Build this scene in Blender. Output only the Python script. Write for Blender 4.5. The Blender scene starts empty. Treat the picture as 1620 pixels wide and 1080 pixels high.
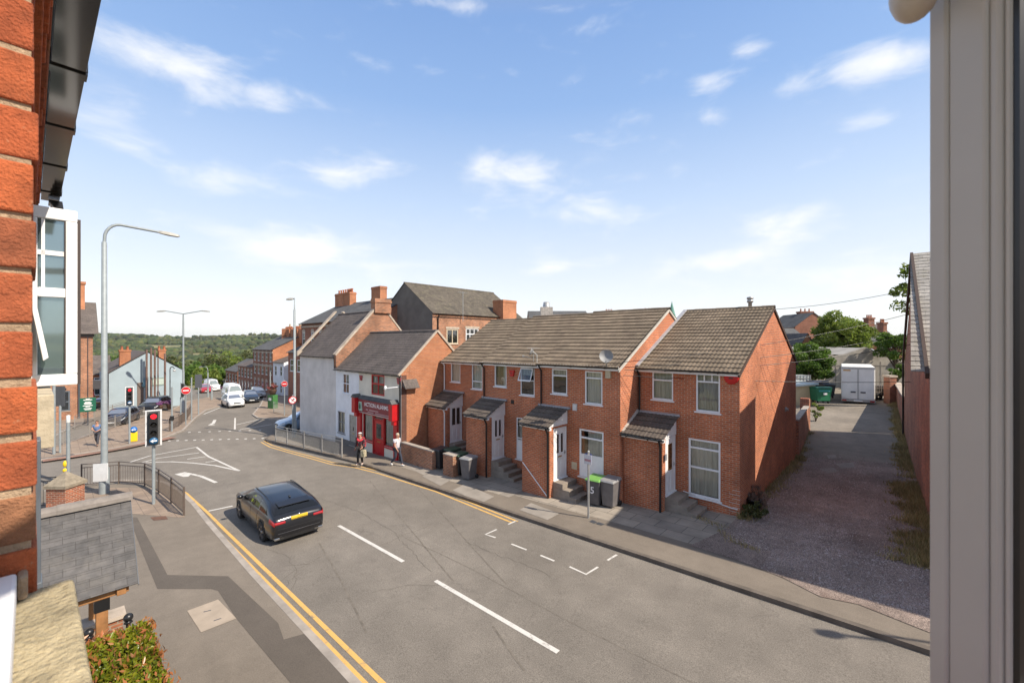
import bpy, bmesh, math, random
import numpy as np
from mathutils import Vector, Matrix, noise as mnoise
random.seed(7); RNG = np.random.default_rng(7)
SC = bpy.context.scene
PI = math.pi
# ---------------------------------------------------------------- camera (street frame: X along the street uphill, Y across it, Z up)
F = 675.0; H = 6.1
TH = math.asin(.6814)
cam = bpy.data.cameras.new('camera'); camo = bpy.data.objects.new('camera', cam); SC.collection.objects.link(camo)
cam.sensor_width = 36; cam.lens = 36 * F / 1620; cam.clip_start = .02; cam.clip_end = 9000
camo.location = (0, 0, H); camo.rotation_euler = (PI / 2, 0, TH)
cam.dof.use_dof = True; cam.dof.focus_distance = 14; cam.dof.aperture_fstop = 8
SC.camera = camo
# ---------------------------------------------------------------- light
SUN_EL = math.radians(44.2)
SUN_H = (.964, .267)
sun_rot = math.atan2(SUN_H[0], SUN_H[1])
sl = bpy.data.lights.new('sun', 'SUN'); sl.energy = 4.4; sl.angle = math.radians(.5); sl.color = (1, .90, .76)
so = bpy.data.objects.new('sun', sl); SC.collection.objects.link(so)
sd = Vector((SUN_H[0] * math.cos(SUN_EL), SUN_H[1] * math.cos(SUN_EL), math.sin(SUN_EL)))
so.rotation_euler = sd.to_track_quat('Z', 'Y').to_euler(); so.location = (20, -5, 40)
SC.view_settings.view_transform = 'Standard'; SC.view_settings.look = 'None'; SC.view_settings.exposure = .60; SC.view_settings.gamma = 1
SC.cycles.max_bounces = 6; SC.cycles.diffuse_bounces = 3; SC.cycles.transparent_max_bounces = 12

def pix(px, py, Y):
    X = (px - 810) / F * Y
    return (.7319 * X - .6814 * Y, .6814 * X + .7319 * Y, H + (540 - py) / F * Y)
def gz(u, v):
    z = .0333 * max(u, -32) + .02 * min(max(u + 32, -43), 0) + .06 * min(u + 75, 0)
    if u > -15: z += .045 * max(v - 30, 0)
    return z
def gp(px, py, dz=0.):
    X = (px - 810) / F; d = (540 - py) / F
    f = lambda t: (H + d * t) - gz(.7319 * X * t - .6814 * t, .6814 * X * t + .7319 * t) - dz
    t = 1.
    while f(t) > 0 and t < 3000: t *= 1.01
    a, b = t / 1.01, t
    for _ in range(40):
        m = (a + b) / 2
        if f(m) > 0: a = m
        else: b = m
    return pix(px, py, b)
def depth(p): return -.6814 * p[0] + .7319 * p[1]
def onv(px, py, v):
    X = (px - 810) / F; t = v / (.6814 * X + .7319); return pix(px, py, t)
def onu(px, py, u):
    X = (px - 810) / F; t = u / (.7319 * X - .6814); return pix(px, py, t)

# ---------------------------------------------------------------- world sky with clouds
W = bpy.data.worlds.new('World'); SC.world = W; W.use_nodes = True
class NT:
    def __init__(s, tree): s.t = tree; s.t.nodes.clear()
    def n(s, ty, ins=None, **pr):
        nd = s.t.nodes.new(ty)
        for k, v in pr.items(): setattr(nd, k, v)
        for k, v in (ins or {}).items():
            if isinstance(v, bpy.types.NodeSocket): s.t.links.new(v, nd.inputs[k])
            elif isinstance(v, bpy.types.Node): s.t.links.new(v.outputs[0], nd.inputs[k])
            else: nd.inputs[k].default_value = v
        return nd
    def m(s, op, a, b=0., c=0., clamp=False):
        return s.n('ShaderNodeMath', {0: a, 1: b, 2: c}, operation=op, use_clamp=clamp).outputs[0]
    def mix(s, f, a, b, bt='MIX'):
        nd = s.n('ShaderNodeMix', data_type='RGBA', blend_type=bt)
        for k, v in ((0, f), (6, a), (7, b)):
            if isinstance(v, bpy.types.NodeSocket): s.t.links.new(v, nd.inputs[k])
            else: nd.inputs[k].default_value = (*v, 1) if isinstance(v, tuple) and len(v) == 3 else v
        return nd.outputs[2]
    def ramp(s, f, stops, interp='LINEAR'):
        nd = s.n('ShaderNodeValToRGB', {0: f}); cr = nd.color_ramp; cr.interpolation = interp
        while len(cr.elements) < len(stops): cr.elements.new(.5)
        for e, (p, c) in zip(cr.elements, stops):
            e.position = p; e.color = (*c, 1) if isinstance(c, tuple) else (c, c, c, 1)
        return nd.outputs[0]
    def noise(s, vec, scale, detail=4., rough=.55, dist=0.):
        i = {'Scale': scale, 'Detail': detail, 'Roughness': rough, 'Distortion': dist}
        if vec is not None: i['Vector'] = vec
        return s.n('ShaderNodeTexNoise', i).outputs[0]
w = NT(W.node_tree)
sky = w.n('ShaderNodeTexSky', sky_type='NISHITA', sun_disc=False, sun_elevation=SUN_EL, sun_rotation=sun_rot, air_density=1.0, dust_density=1.0, ozone_density=2.0, altitude=100)
tc = w.n('ShaderNodeTexCoord')
sx = w.n('ShaderNodeSeparateXYZ', {0: tc.outputs['Generated']})
X_, Y_, Z_ = sx.outputs
az = w.m('ARCTAN2', w.m('MULTIPLY', X_, -1.), Y_)
el = w.m('ARCSINE', Z_)
def azel(px, py):
    p = pix(px, py, 1.); d = Vector((p[0], p[1], p[2] - H)).normalized()
    return math.atan2(-d.x, d.y), math.asin(d.z)
cl = [(265, 100, 150, 38, .9), (190, 215, 120, 36, .55), (530, 272, 90, 26, .75), (370, 290, 110, 24, .5), (820, 274, 105, 30, .95), (925, 335, 90, 24, .75),
      (500, 398, 150, 36, .9), (1250, 356, 95, 32, .85), (1400, 95, 130, 36, .8), (1260, 140, 90, 24, .6), (1180, 74, 40, 20, .7), (1122, 132, 42, 18, .6), (1138, 184, 42, 17, .65), (1372, 192, 60, 17, .55),
      (1120, 412, 130, 30, .75), (1360, 440, 130, 38, .8), (890, 420, 80, 18, .6), (715, 6, 70, 16, .6), (880, 12, 60, 12, .5), (420, 150, 60, 26, .6), (150, 150, 90, 60, .5)]
acc = None
for (px, py, pw, ph, st) in cl:
    a0, e0 = azel(px, py); a1, _ = azel(px + pw, py); _, e1 = azel(px, py - ph)
    da = w.m('MULTIPLY', w.m('SUBTRACT', az, a0), 1 / abs(a1 - a0)); de = w.m('MULTIPLY', w.m('SUBTRACT', el, e0), 1 / abs(e1 - e0))
    r2 = w.m('ADD', w.m('MULTIPLY', da, da), w.m('MULTIPLY', de, de))
    b = w.m('MULTIPLY', w.m('POWER', 2.718, w.m('MULTIPLY', r2, -1.1)), st)
    acc = b if acc is None else w.m('MAXIMUM', acc, b)
vec = w.n('ShaderNodeCombineXYZ', {0: w.m('MULTIPLY', az, 6.), 1: w.m('MULTIPLY', el, 15.), 2: 0.})
n1 = w.noise(vec.outputs[0], 1.15, 10., .58, .3)
n2 = w.noise(vec.outputs[0], .45, 4., .5)
dens = w.m('ADD', acc, w.m('MULTIPLY', w.m('SUBTRACT', n1, .5), 2.3))
dens = w.m('ADD', dens, w.m('MULTIPLY', w.m('SUBTRACT', n2, .55), .5))
cm = w.n('ShaderNodeMapRange', {0: dens, 1: .08, 2: 1.25, 3: 0., 4: .82}, interpolation_type='SMOOTHSTEP').outputs[0]
# milky summer air thickening towards the horizon; unseen zenith made neutral to warm the fill
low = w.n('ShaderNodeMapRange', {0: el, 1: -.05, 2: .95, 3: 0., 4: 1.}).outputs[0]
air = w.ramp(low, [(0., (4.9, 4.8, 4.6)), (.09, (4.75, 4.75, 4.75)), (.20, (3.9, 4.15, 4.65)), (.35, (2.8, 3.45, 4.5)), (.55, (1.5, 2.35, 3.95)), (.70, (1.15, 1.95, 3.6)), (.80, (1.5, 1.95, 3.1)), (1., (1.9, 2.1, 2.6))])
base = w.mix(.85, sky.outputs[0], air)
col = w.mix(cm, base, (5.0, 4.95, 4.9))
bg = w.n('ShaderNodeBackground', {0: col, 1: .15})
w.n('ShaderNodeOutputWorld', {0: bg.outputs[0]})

# ---------------------------------------------------------------- object helpers
XF = {}
def link(o): SC.collection.objects.link(o); return o
def tag(o, label=None, cat=None, group=None, kind=None):
    if label: o['label'] = label
    if cat: o['category'] = cat
    if group: o['group'] = group
    if kind: o['kind'] = kind
    return o
def thing(name, label, cat, loc=(0, 0, 0), rz=0., group=None):
    o = bpy.data.objects.new(name, None); link(o); o.location = loc; o.rotation_euler = (0, 0, rz); o.empty_display_size = .2
    XF[o.name] = (Vector(loc), rz); return tag(o, label, cat, group)
class MB:
    def __init__(s): s.v = []; s.f = []; s.mi = []; s.m = 0; s.sm = []
    def add(s, vs, fs, smooth=False):
        b = len(s.v); s.v += [tuple(p) for p in vs]
        for f in fs: s.f.append(tuple(i + b for i in f)); s.mi.append(s.m); s.sm.append(smooth)
        return s
    def box(s, x0, y0, z0, x1, y1, z1):
        x0, x1 = min(x0, x1), max(x0, x1); y0, y1 = min(y0, y1), max(y0, y1); z0, z1 = min(z0, z1), max(z0, z1)
        return s.add([(x0, y0, z0), (x1, y0, z0), (x1, y1, z0), (x0, y1, z0), (x0, y0, z1), (x1, y0, z1), (x1, y1, z1), (x0, y1, z1)],
                     [(3, 2, 1, 0), (4, 5, 6, 7), (0, 1, 5, 4), (1, 2, 6, 5), (2, 3, 7, 6), (3, 0, 4, 7)])
    def poly(s, pts): return s.add(pts, [tuple(range(len(pts)))])
    def bar(s, a, b, wx, wy, up=(0, 0, 1)):
        a = Vector(a); b = Vector(b); d = (b - a).normalized(); up = Vector(up)
        if abs(d.dot(up)) > .95: up = Vector((0, 1, 0))
        x = d.cross(up).normalized() * wx / 2; y = x.cross(d).normalized() * wy / 2
        vs = [a - x - y, a + x - y, a + x + y, a - x + y, b - x - y, b + x - y, b + x + y, b - x + y]
        return s.add(vs, [(3, 2, 1, 0), (4, 5, 6, 7), (0, 1, 5, 4), (1, 2, 6, 5), (2, 3, 7, 6), (3, 0, 4, 7)])
    def tube(s, pts, r, seg=8, cap=True):
        pts = [Vector(p) for p in pts]; n = len(pts); rs = r if isinstance(r, (list, tuple)) else [r] * n
        vs = []; fs = []; prev = None
        for i, p in enumerate(pts):
            d = ((pts[min(i + 1, n - 1)] - p).normalized() + (p - pts[max(i - 1, 0)]).normalized())
            d = d.normalized() if d.length > 1e-6 else Vector((0, 0, 1))
            if prev is None:
                u = Vector((0, 0, 1)) if abs(d.z) < .9 else Vector((1, 0, 0)); x = d.cross(u).normalized()
            else: x = (prev - d * prev.dot(d)).normalized()
            prev = x; y = d.cross(x)
            for k in range(seg):
                a = 2 * PI * k / seg; vs.append(p + (x * math.cos(a) + y * math.sin(a)) * rs[i])
        for i in range(n - 1):
            for k in range(seg):
                k2 = (k + 1) % seg; fs.append((i * seg + k, i * seg + k2, (i + 1) * seg + k2, (i + 1) * seg + k))
        s.add(vs, fs, True)
        if cap: s.add([vs[k] for k in range(seg)], [tuple(reversed(range(seg)))]); s.add([vs[(n - 1) * seg + k] for k in range(seg)], [tuple(range(seg))])
        return s
    def lathe(s, prof, c=(0, 0, 0), seg=16, axis='z'):
        vs = []; fs = []; n = len(prof)
        for (r, h) in prof:
            for k in range(seg):
                a = 2 * PI * k / seg; x, y = r * math.cos(a), r * math.sin(a)
                p = (x, y, h) if axis == 'z' else ((x, h, y) if axis == 'y' else (h, x, y)); vs.append((p[0] + c[0], p[1] + c[1], p[2] + c[2]))
        for i in range(n - 1):
            for k in range(seg):
                k2 = (k + 1) % seg; q = (i * seg + k, i * seg + k2, (i + 1) * seg + k2, (i + 1) * seg + k)
                fs.append(q if axis != 'y' else tuple(reversed(q)))
        return s.add(vs, fs, True)
    def sphere(s, c, r, seg=12, rings=8):
        r = r if isinstance(r, tuple) else (r, r, r)
        prof = [(max(math.sin(PI * i / rings), .001), -math.cos(PI * i / rings)) for i in range(rings + 1)]
        b = len(s.v); s.lathe(prof, (0, 0, 0), seg)
        for i in range(b, len(s.v)):
            p = s.v[i]; s.v[i] = (p[0] * r[0] + c[0], p[1] * r[1] + c[1], p[2] * r[2] + c[2])
        return s
    def prism(s, pts, vec):
        n = len(pts); vec = Vector(vec); a = [Vector(p) for p in pts]; b = [p + vec for p in a]
        s.add(a + b, [tuple(reversed(range(n))), tuple(range(n, 2 * n))] + [(i, (i + 1) % n, n + (i + 1) % n, n + i) for i in range(n)]); return s
    def build(s, name, mat, parent=None, world=True, bevel=0., norm=False):
        vs = s.v
        if parent is not None and world:
            loc, rz = XF[parent.name]
            if rz:
                c, sn = math.cos(-rz), math.sin(-rz)
                vs = [((x - loc.x) * c - (y - loc.y) * sn, (x - loc.x) * sn + (y - loc.y) * c, z - loc.z) for x, y, z in vs]
            else: vs = [(x - loc.x, y - loc.y, z - loc.z) for x, y, z in vs]
        me = bpy.data.meshes.new(name); me.from_pydata(vs, [], s.f)
        mats = mat if isinstance(mat, (list, tuple)) else [mat]
        for m in mats: me.materials.append(m)
        me.polygons.foreach_set('material_index', s.mi); me.polygons.foreach_set('use_smooth', s.sm)
        if name in ('wall', 'porch_wall'):
            bm = bmesh.new(); bm.from_mesh(me); bmesh.ops.remove_doubles(bm, verts=bm.verts, dist=1e-4); bm.to_mesh(me); bm.free()
        if norm:
            bm = bmesh.new(); bm.from_mesh(me); bmesh.ops.recalc_face_normals(bm, faces=bm.faces); bm.to_mesh(me); bm.free()
        me.update(); o = bpy.data.objects.new(name, me); link(o)
        if parent is not None: o.parent = parent; XF[o.name] = XF[parent.name]
        else: XF[o.name] = (Vector((0, 0, 0)), 0.)
        if bevel:
            b = o.modifiers.new('bevel', 'BEVEL'); b.width = bevel; b.segments = 2; b.limit_method = 'ANGLE'; b.angle_limit = math.radians(40)
        return o
def copy_thing(root, loc, rz, label=None, group=None):
    r = root.copy(); link(r); r.location = loc; r.rotation_euler = (0, 0, rz)
    if label: r['label'] = label
    if group: r['group'] = group
    for ch in root.children:
        c = ch.copy(); link(c); c.parent = r
        for g in ch.children:
            d = g.copy(); link(d); d.parent = c
    return r
def text_mesh(txt, size, name, mat, parent, M, bold=True, depth_=.004):
    cu = bpy.data.curves.new(name, 'FONT'); cu.body = txt; cu.size = size; cu.align_x = 'CENTER'; cu.align_y = 'CENTER'; cu.extrude = depth_; cu.offset = size * (.012 if bold else 0); cu.resolution_u = 3
    o = bpy.data.objects.new('tmp', cu); link(o); dg = bpy.context.evaluated_depsgraph_get(); dg.update()
    me = bpy.data.meshes.new_from_object(o.evaluated_get(dg)); bpy.data.objects.remove(o)
    me.name = name; me.materials.clear(); me.materials.append(mat); me.transform(M)
    t = bpy.data.objects.new(name, me); link(t); t.parent = parent
    loc, rz = XF[parent.name]; me.transform(Matrix.Rotation(-rz, 4, 'Z') @ Matrix.Translation(-loc)); return t

# ---------------------------------------------------------------- materials
def newmat(name):
    m = bpy.data.materials.new(name); m.use_nodes = True; t = NT(m.node_tree)
    t.out = t.n('ShaderNodeOutputMaterial'); t.tc = t.n('ShaderNodeTexCoord'); t.obj = t.tc.outputs['Object']
    return m, t
def fin(t, col, rough=.8, bump=None, bs=.3, bd=.02, **kw):
    i = {'Base Color': (*col, 1) if isinstance(col, tuple) else col, 'Roughness': rough}; i.update(kw)
    p = t.n('ShaderNodeBsdfPrincipled', i)
    if bump is not None:
        b = t.n('ShaderNodeBump', {'Height': bump, 'Strength': bs, 'Distance': bd}); t.t.links.new(b.outputs[0], p.inputs['Normal'])
    t.t.links.new(p.outputs[0], t.out.inputs[0]); return p
MC = {}
def plain(name, col, rough=.6, var=.12, scale=6., metal=0., spec=.5, coat=0., bump=0., bscale=80., cr=.1):
    if name in MC: return MC[name]
    m, t = newmat(name)
    n = t.noise(t.obj, scale, 5., .6)
    f = t.n('ShaderNodeMapRange', {0: n, 1: .3, 2: .7, 3: 1 - var, 4: 1 + var}).outputs[0]
    c = t.mix(1., (*col, 1), t.n('ShaderNodeCombineColor', {0: f, 1: f, 2: f}).outputs[0], 'MULTIPLY')
    fin(t, c, rough, t.noise(t.obj, bscale, 3.) if bump else None, bump, .01, Metallic=metal, **{'Specular IOR Level': spec, 'Coat Weight': coat, 'Coat Roughness': cr})
    MC[name] = m; return m
def brickmat(name, c1, c2, mortar, w_=.225, h_=.075, ms=.012, stain=.25, dirt=(.12, .09, .07), dirtamt=.3, bump=.5, nscale=.6):
    m, t = newmat(name)
    s = t.n('ShaderNodeSeparateXYZ', {0: t.obj}); x, y, z = s.outputs
    v = t.n('ShaderNodeCombineXYZ', {0: t.m('ADD', x, y), 1: z, 2: 0.}).outputs[0]
    b = t.n('ShaderNodeTexBrick', {'Vector': v, 'Color1': (*c1, 1), 'Color2': (*c2, 1), 'Mortar': (*mortar, 1), 'Scale': 1., 'Mortar Size': ms, 'Mortar Smooth': .2, 'Bias': 0., 'Brick Width': w_, 'Row Height': h_})
    n = t.noise(t.obj, nscale, 5., .6); n2 = t.noise(t.obj, 14., 3.)
    f = t.n('ShaderNodeMapRange', {0: n, 1: .3, 2: .7, 3: 1 - stain, 4: 1 + stain}).outputs[0]
    f2 = t.n('ShaderNodeMapRange', {0: n2, 1: .25, 2: .75, 3: .8, 4: 1.2}).outputs[0]
    f = t.m('MULTIPLY', f, f2)
    c = t.mix(1., b.outputs['Color'], t.n('ShaderNodeCombineColor', {0: f, 1: f, 2: f}).outputs[0], 'MULTIPLY')
    vn = t.n('ShaderNodeVectorMath', {0: t.obj, 1: (1.6, 1.6, .35)}, operation='MULTIPLY').outputs[0]
    d = t.n('ShaderNodeMapRange', {0: t.noise(vn, 1.1, 6., .65), 1: .55, 2: .75, 3: 0., 4: dirtamt}).outputs[0]
    c = t.mix(d, c, dirt)
    hgt = t.m('ADD', t.m('MULTIPLY', b.outputs['Fac'], -1.), t.m('MULTIPLY', n2, .4))
    fin(t, c, .88, hgt, bump, .01, **{'Specular IOR Level': .25}); return m
def tilemat(name, c1, c2, joint, w_, h_, ms=.004, moss=(.25, .22, .12), mossamt=.3, rough=.85, axis='x', slope=1.15):
    m, t = newmat(name)
    s = t.n('ShaderNodeSeparateXYZ', {0: t.obj}); x, y, z = s.outputs
    a, b_ = (x, y) if axis == 'x' else (y, x)
    v = t.n('ShaderNodeCombineXYZ', {0: a, 1: t.m('MULTIPLY', b_, slope), 2: 0.}).outputs[0]
    b = t.n('ShaderNodeTexBrick', {'Vector': v, 'Color1': (*c1, 1), 'Color2': (*c2, 1), 'Mortar': (*joint, 1), 'Scale': 1., 'Mortar Size': ms, 'Mortar Smooth': .1, 'Bias': 0., 'Brick Width': w_, 'Row Height': h_})
    n = t.noise(t.obj, .8, 6., .65); n2 = t.noise(t.obj, 9., 4., .6)
    f = t.m('MULTIPLY', t.n('ShaderNodeMapRange', {0: n, 1: .3, 2: .7, 3: .78, 4: 1.22}).outputs[0], t.n('ShaderNodeMapRange', {0: n2, 1: .25, 2: .75, 3: .75, 4: 1.25}).outputs[0])
    c = t.mix(1., b.outputs['Color'], t.n('ShaderNodeCombineColor', {0: f, 1: f, 2: f}).outputs[0], 'MULTIPLY')
    d = t.n('ShaderNodeMapRange', {0: t.noise(t.obj, 2.2, 7., .7), 1: .5, 2: .72, 3: 0., 4: mossamt}).outputs[0]
    c = t.mix(d, c, moss)
    fin(t, c, rough, t.m('ADD', t.m('MULTIPLY', b.outputs['Fac'], -1.), t.m('MULTIPLY', n2, .6)), .5, .012, **{'Specular IOR Level': .3}); return m
def asphaltmat(name, c, var=.2, speck=.25, scale=1., crack=0., streak=(.05, 1.1, 1.), patch=(.09, .085, .08), patchamt=0., pscale=.35):
    m, t = newmat(name)
    big = t.noise(t.obj, .22 * scale, 6., .62); mid = t.noise(t.obj, 1.7 * scale, 5., .6); fine = t.noise(t.obj, 45., 2., .7)
    ml = lambda n, a: t.n('ShaderNodeMapRange', {0: n, 1: .3, 2: .7, 3: 1 - a, 4: 1 + a}).outputs[0]
    f = t.m('MULTIPLY', t.m('MULTIPLY', ml(big, var), ml(mid, var * .6)), ml(fine, speck))
    # tyre-polished streaks along the street
    sv = t.n('ShaderNodeVectorMath', {0: t.obj, 1: streak}, operation='MULTIPLY').outputs[0]
    f = t.m('MULTIPLY', f, ml(t.noise(sv, 1., 4.), var * .45))
    cc = t.mix(1., (*c, 1), t.n('ShaderNodeCombineColor', {0: f, 1: f, 2: f}).outputs[0], 'MULTIPLY')
    if patchamt:
        d = t.n('ShaderNodeMapRange', {0: t.noise(t.obj, pscale, 7., .7), 1: .56, 2: .7, 3: 0., 4: patchamt}).outputs[0]
        cc = t.mix(d, cc, patch)
    if crack:
        wv = t.n('ShaderNodeVectorMath', {0: t.obj, 1: t.n('ShaderNodeVectorMath', {0: t.n('ShaderNodeTexNoise', {'Vector': t.obj, 'Scale': 1.3, 'Detail': 5.}).outputs[1], 3: 1.1}, operation='SCALE').outputs[0]}, operation='ADD').outputs[0]
        vo = t.n('ShaderNodeTexVoronoi', {'Vector': wv, 'Scale': .42}, feature='DISTANCE_TO_EDGE').outputs[0]
        line = t.n('ShaderNodeMapRange', {0: vo, 1: .004, 2: .014, 3: 1., 4: 0.}).outputs[0]
        msk = t.n('ShaderNodeMapRange', {0: t.noise(t.obj, .5, 3.), 1: .52, 2: .6, 3: 0., 4: crack}).outputs[0]
        cc = t.mix(t.m('MULTIPLY', line, msk), cc, (.055, .05, .047))
        dots = t.n('ShaderNodeMapRange', {0: t.noise(t.obj, 3.2, 6., .75), 1: .66, 2: .74, 3: 0., 4: .5}).outputs[0]
        cc = t.mix(dots, cc, (.09, .08, .072))
    fin(t, cc, .9, t.m('ADD', fine, t.m('MULTIPLY', mid, .5)), .35, .008, **{'Specular IOR Level': .3}); return m
def glassmat(name, tint=(.88, .9, .88), refl=.07, rough=.02):
    m, t = newmat(name)
    tr = t.n('ShaderNodeBsdfTransparent', {0: (*tint, 1)})
    wob = t.noise(t.obj, 1.3, 2.)
    bp = t.n('ShaderNodeBump', {'Height': wob, 'Strength': .08, 'Distance': .05})
    gl = t.n('ShaderNodeBsdfGlossy', {'Roughness': rough, 'Normal': bp.outputs[0]})
    fr = t.n('ShaderNodeFresnel', {'IOR': 1.5})
    mx = t.n('ShaderNodeMixShader', {0: t.m('ADD', fr.outputs[0], refl, clamp=True), 1: tr.outputs[0], 2: gl.outputs[0]})
    t.t.links.new(mx.outputs[0], t.out.inputs[0]); return m
def leafmat(name, cols, trans=.35, rough=.5):
    m, t = newmat(name)
    wn = t.n('ShaderNodeTexWhiteNoise', {'Vector': t.n('ShaderNodeVectorMath', {0: t.obj, 1: (.12, .12, .12)}, operation='SNAP').outputs[0]}, noise_dimensions='3D').outputs[0]
    gi = t.n('ShaderNodeNewGeometry'); rp = gi.outputs['Random Per Island']
    c = t.ramp(rp, [(i / max(1, len(cols) - 1), cc) for i, cc in enumerate(cols)])
    f = t.n('ShaderNodeMapRange', {0: t.noise(t.obj, .8, 3.), 1: .3, 2: .7, 3: .7, 4: 1.25}).outputs[0]
    c = t.mix(1., c, t.n('ShaderNodeCombineColor', {0: f, 1: f, 2: f}).outputs[0], 'MULTIPLY')
    p = t.n('ShaderNodeBsdfPrincipled', {'Base Color': c, 'Roughness': rough, 'Specular IOR Level': .4})
    tl = t.n('ShaderNodeBsdfTranslucent', {0: c}); mx = t.n('ShaderNodeMixShader', {0: trans, 1: p.outputs[0], 2: tl.outputs[0]})
    t.t.links.new(mx.outputs[0], t.out.inputs[0]); return m
def curtainmat(name, c):
    m, t = newmat(name)
    s = t.n('ShaderNodeSeparateXYZ', {0: t.obj}); q = t.m('ADD', s.outputs[0], s.outputs[1])
    wv = t.n('ShaderNodeCombineXYZ', {0: q, 1: t.m('MULTIPLY', s.outputs[2], .06), 2: 0.}).outputs[0]
    n = t.noise(wv, 14., 3.)
    f = t.n('ShaderNodeMapRange', {0: n, 1: .3, 2: .7, 3: .7, 4: 1.15}).outputs[0]
    fin(t, t.mix(1., (*c, 1), t.n('ShaderNodeCombineColor', {0: f, 1: f, 2: f}).outputs[0], 'MULTIPLY'), .9, n, .8, .03); return m
def emitmat(name, col, s):
    m, t = newmat(name); e = t.n('ShaderNodeEmission', {0: (*col, 1), 1: s}); t.t.links.new(e.outputs[0], t.out.inputs[0]); return m

BR = brickmat('terrace_brick', (.52, .148, .06), (.37, .098, .045), (.42, .275, .185), ms=.012, dirtamt=.35, stain=.3)
BR2 = brickmat('old_brick', (.44, .16, .075), (.22, .08, .045), (.33, .25, .18), ms=.014, stain=.35)
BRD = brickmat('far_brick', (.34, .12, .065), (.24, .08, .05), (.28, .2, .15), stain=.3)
BRO = brickmat('orange_brick', (.48, .17, .07), (.38, .12, .055), (.40, .26, .17))
BRL = brickmat('lane_brick', (.46, .125, .055), (.19, .058, .036), (.37, .25, .18), ms=.016, stain=.3, dirtamt=.25)
BRN = brickmat('near_brick', (.60, .145, .045), (.46, .11, .04), (.42, .30, .19), h_=.075, ms=.011, stain=.18, dirt=(.28, .12, .07), dirtamt=.5, bump=1., nscale=5.)
TILE = tilemat('concrete_tile', (.205, .158, .112), (.148, .114, .081), (.12, .10, .075), .3, .34, moss=(.145, .12, .08), mossamt=.4)
TILEP = tilemat('porch_tile', (.13, .105, .085), (.10, .082, .07), (.07, .06, .05), .3, .34, moss=(.07, .065, .05), mossamt=.5)
SLATE = tilemat('slate_brown', (.135, .112, .10), (.11, .092, .085), (.06, .055, .05), .26, .19, moss=(.15, .13, .10), mossamt=.35)
SLATEG = tilemat('slate_grey', (.115, .115, .115), (.09, .09, .092), (.05, .05, .05), .3, .22, moss=(.17, .16, .13), mossamt=.3, axis='x')
SLATEM = tilemat('slate_mossy', (.12, .102, .082), (.088, .075, .06), (.05, .045, .04), .3, .2, moss=(.20, .178, .12), mossamt=.75, axis='y')
SLATEN = tilemat('slate_near', (.10, .094, .092), (.07, .067, .067), (.055, .05, .048), .30, .142, ms=.004, moss=(.17, .15, .125), mossamt=.4, rough=.6, axis='y', slope=1.414)
WHT = plain('white_plastic', (.78, .78, .78), .35, .04)
WHTP = plain('white_paint', (.76, .77, .80), .8, .1, 1.2, bump=.15)
CREAM = plain('cream_render', (.68, .63, .53), .9, .1, 1.0, bump=.2)
GREYR = plain('grey_render', (.62, .585, .56), .9, .14, .8, bump=.25)
DARKR = plain('dark_render', (.14, .125, .11), .95, .22, .7, bump=.4, bscale=25.)
BLUEW = plain('pale_blue_render', (.33, .405, .445), .9, .08, .7)
BLACK = plain('black_plastic', (.015, .015, .016), .35, .1)
DGREY = plain('dark_grey_metal', (.07, .075, .085), .4, .1)
LGREY = plain('grey_steel', (.27, .30, .31), .55, .12, metal=.1)
GALV = plain('galvanised_steel', (.40, .40, .39), .45, .18, 9., metal=.5)
BROWNP = plain('brown_railing_paint', (.10, .075, .06), .5, .2)
STONE = plain('stone', (.44, .38, .28), .9, .25, 9., bump=.5, bscale=40.)
STONEL = plain('coping_stone', (.42, .35, .28), .9, .2, 3., bump=.4)
CONC = plain('concrete', (.27, .24, .205), .9, .18, 1.5, bump=.3)
KERB = plain('kerb_stone', (.33, .29, .25), .9, .22, 2.2, bump=.3)
RED = plain('red_gloss_paint', (.46, .014, .018), .35, .12)
MAROON = plain('maroon_board', (.22, .028, .04), .4, .1)
LETT = plain('white_lettering', (.8, .78, .78), .5, .02)
GLASS = glassmat('window_glass'); GLASSC = glassmat('clear_sash_glass', (.97, .97, .97), .0)
GLASSD = plain('dark_glass', (.02, .024, .028), .06, .1, spec=.8)
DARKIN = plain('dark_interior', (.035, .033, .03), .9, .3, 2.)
NET = curtainmat('net_curtain', (.72, .70, .62))
BLIND = curtainmat('pale_blind', (.52, .51, .48))
TAN = curtainmat('tan_curtain', (.40, .27, .14))
WOODB = plain('oak_timber', (.30, .14, .05), .7, .25, 7., bump=.2)
LEAD = plain('lead_flashing', (.33, .33, .35), .6, .15)
YELP = plain('yellow_plastic', (.75, .52, .01), .45, .06)
GREENP = plain('green_plastic', (.02, .16, .075), .5, .12)
MORTAR = plain('mortar_fillet', (.48, .45, .40), .9, .15)
def grade(): pass
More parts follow.
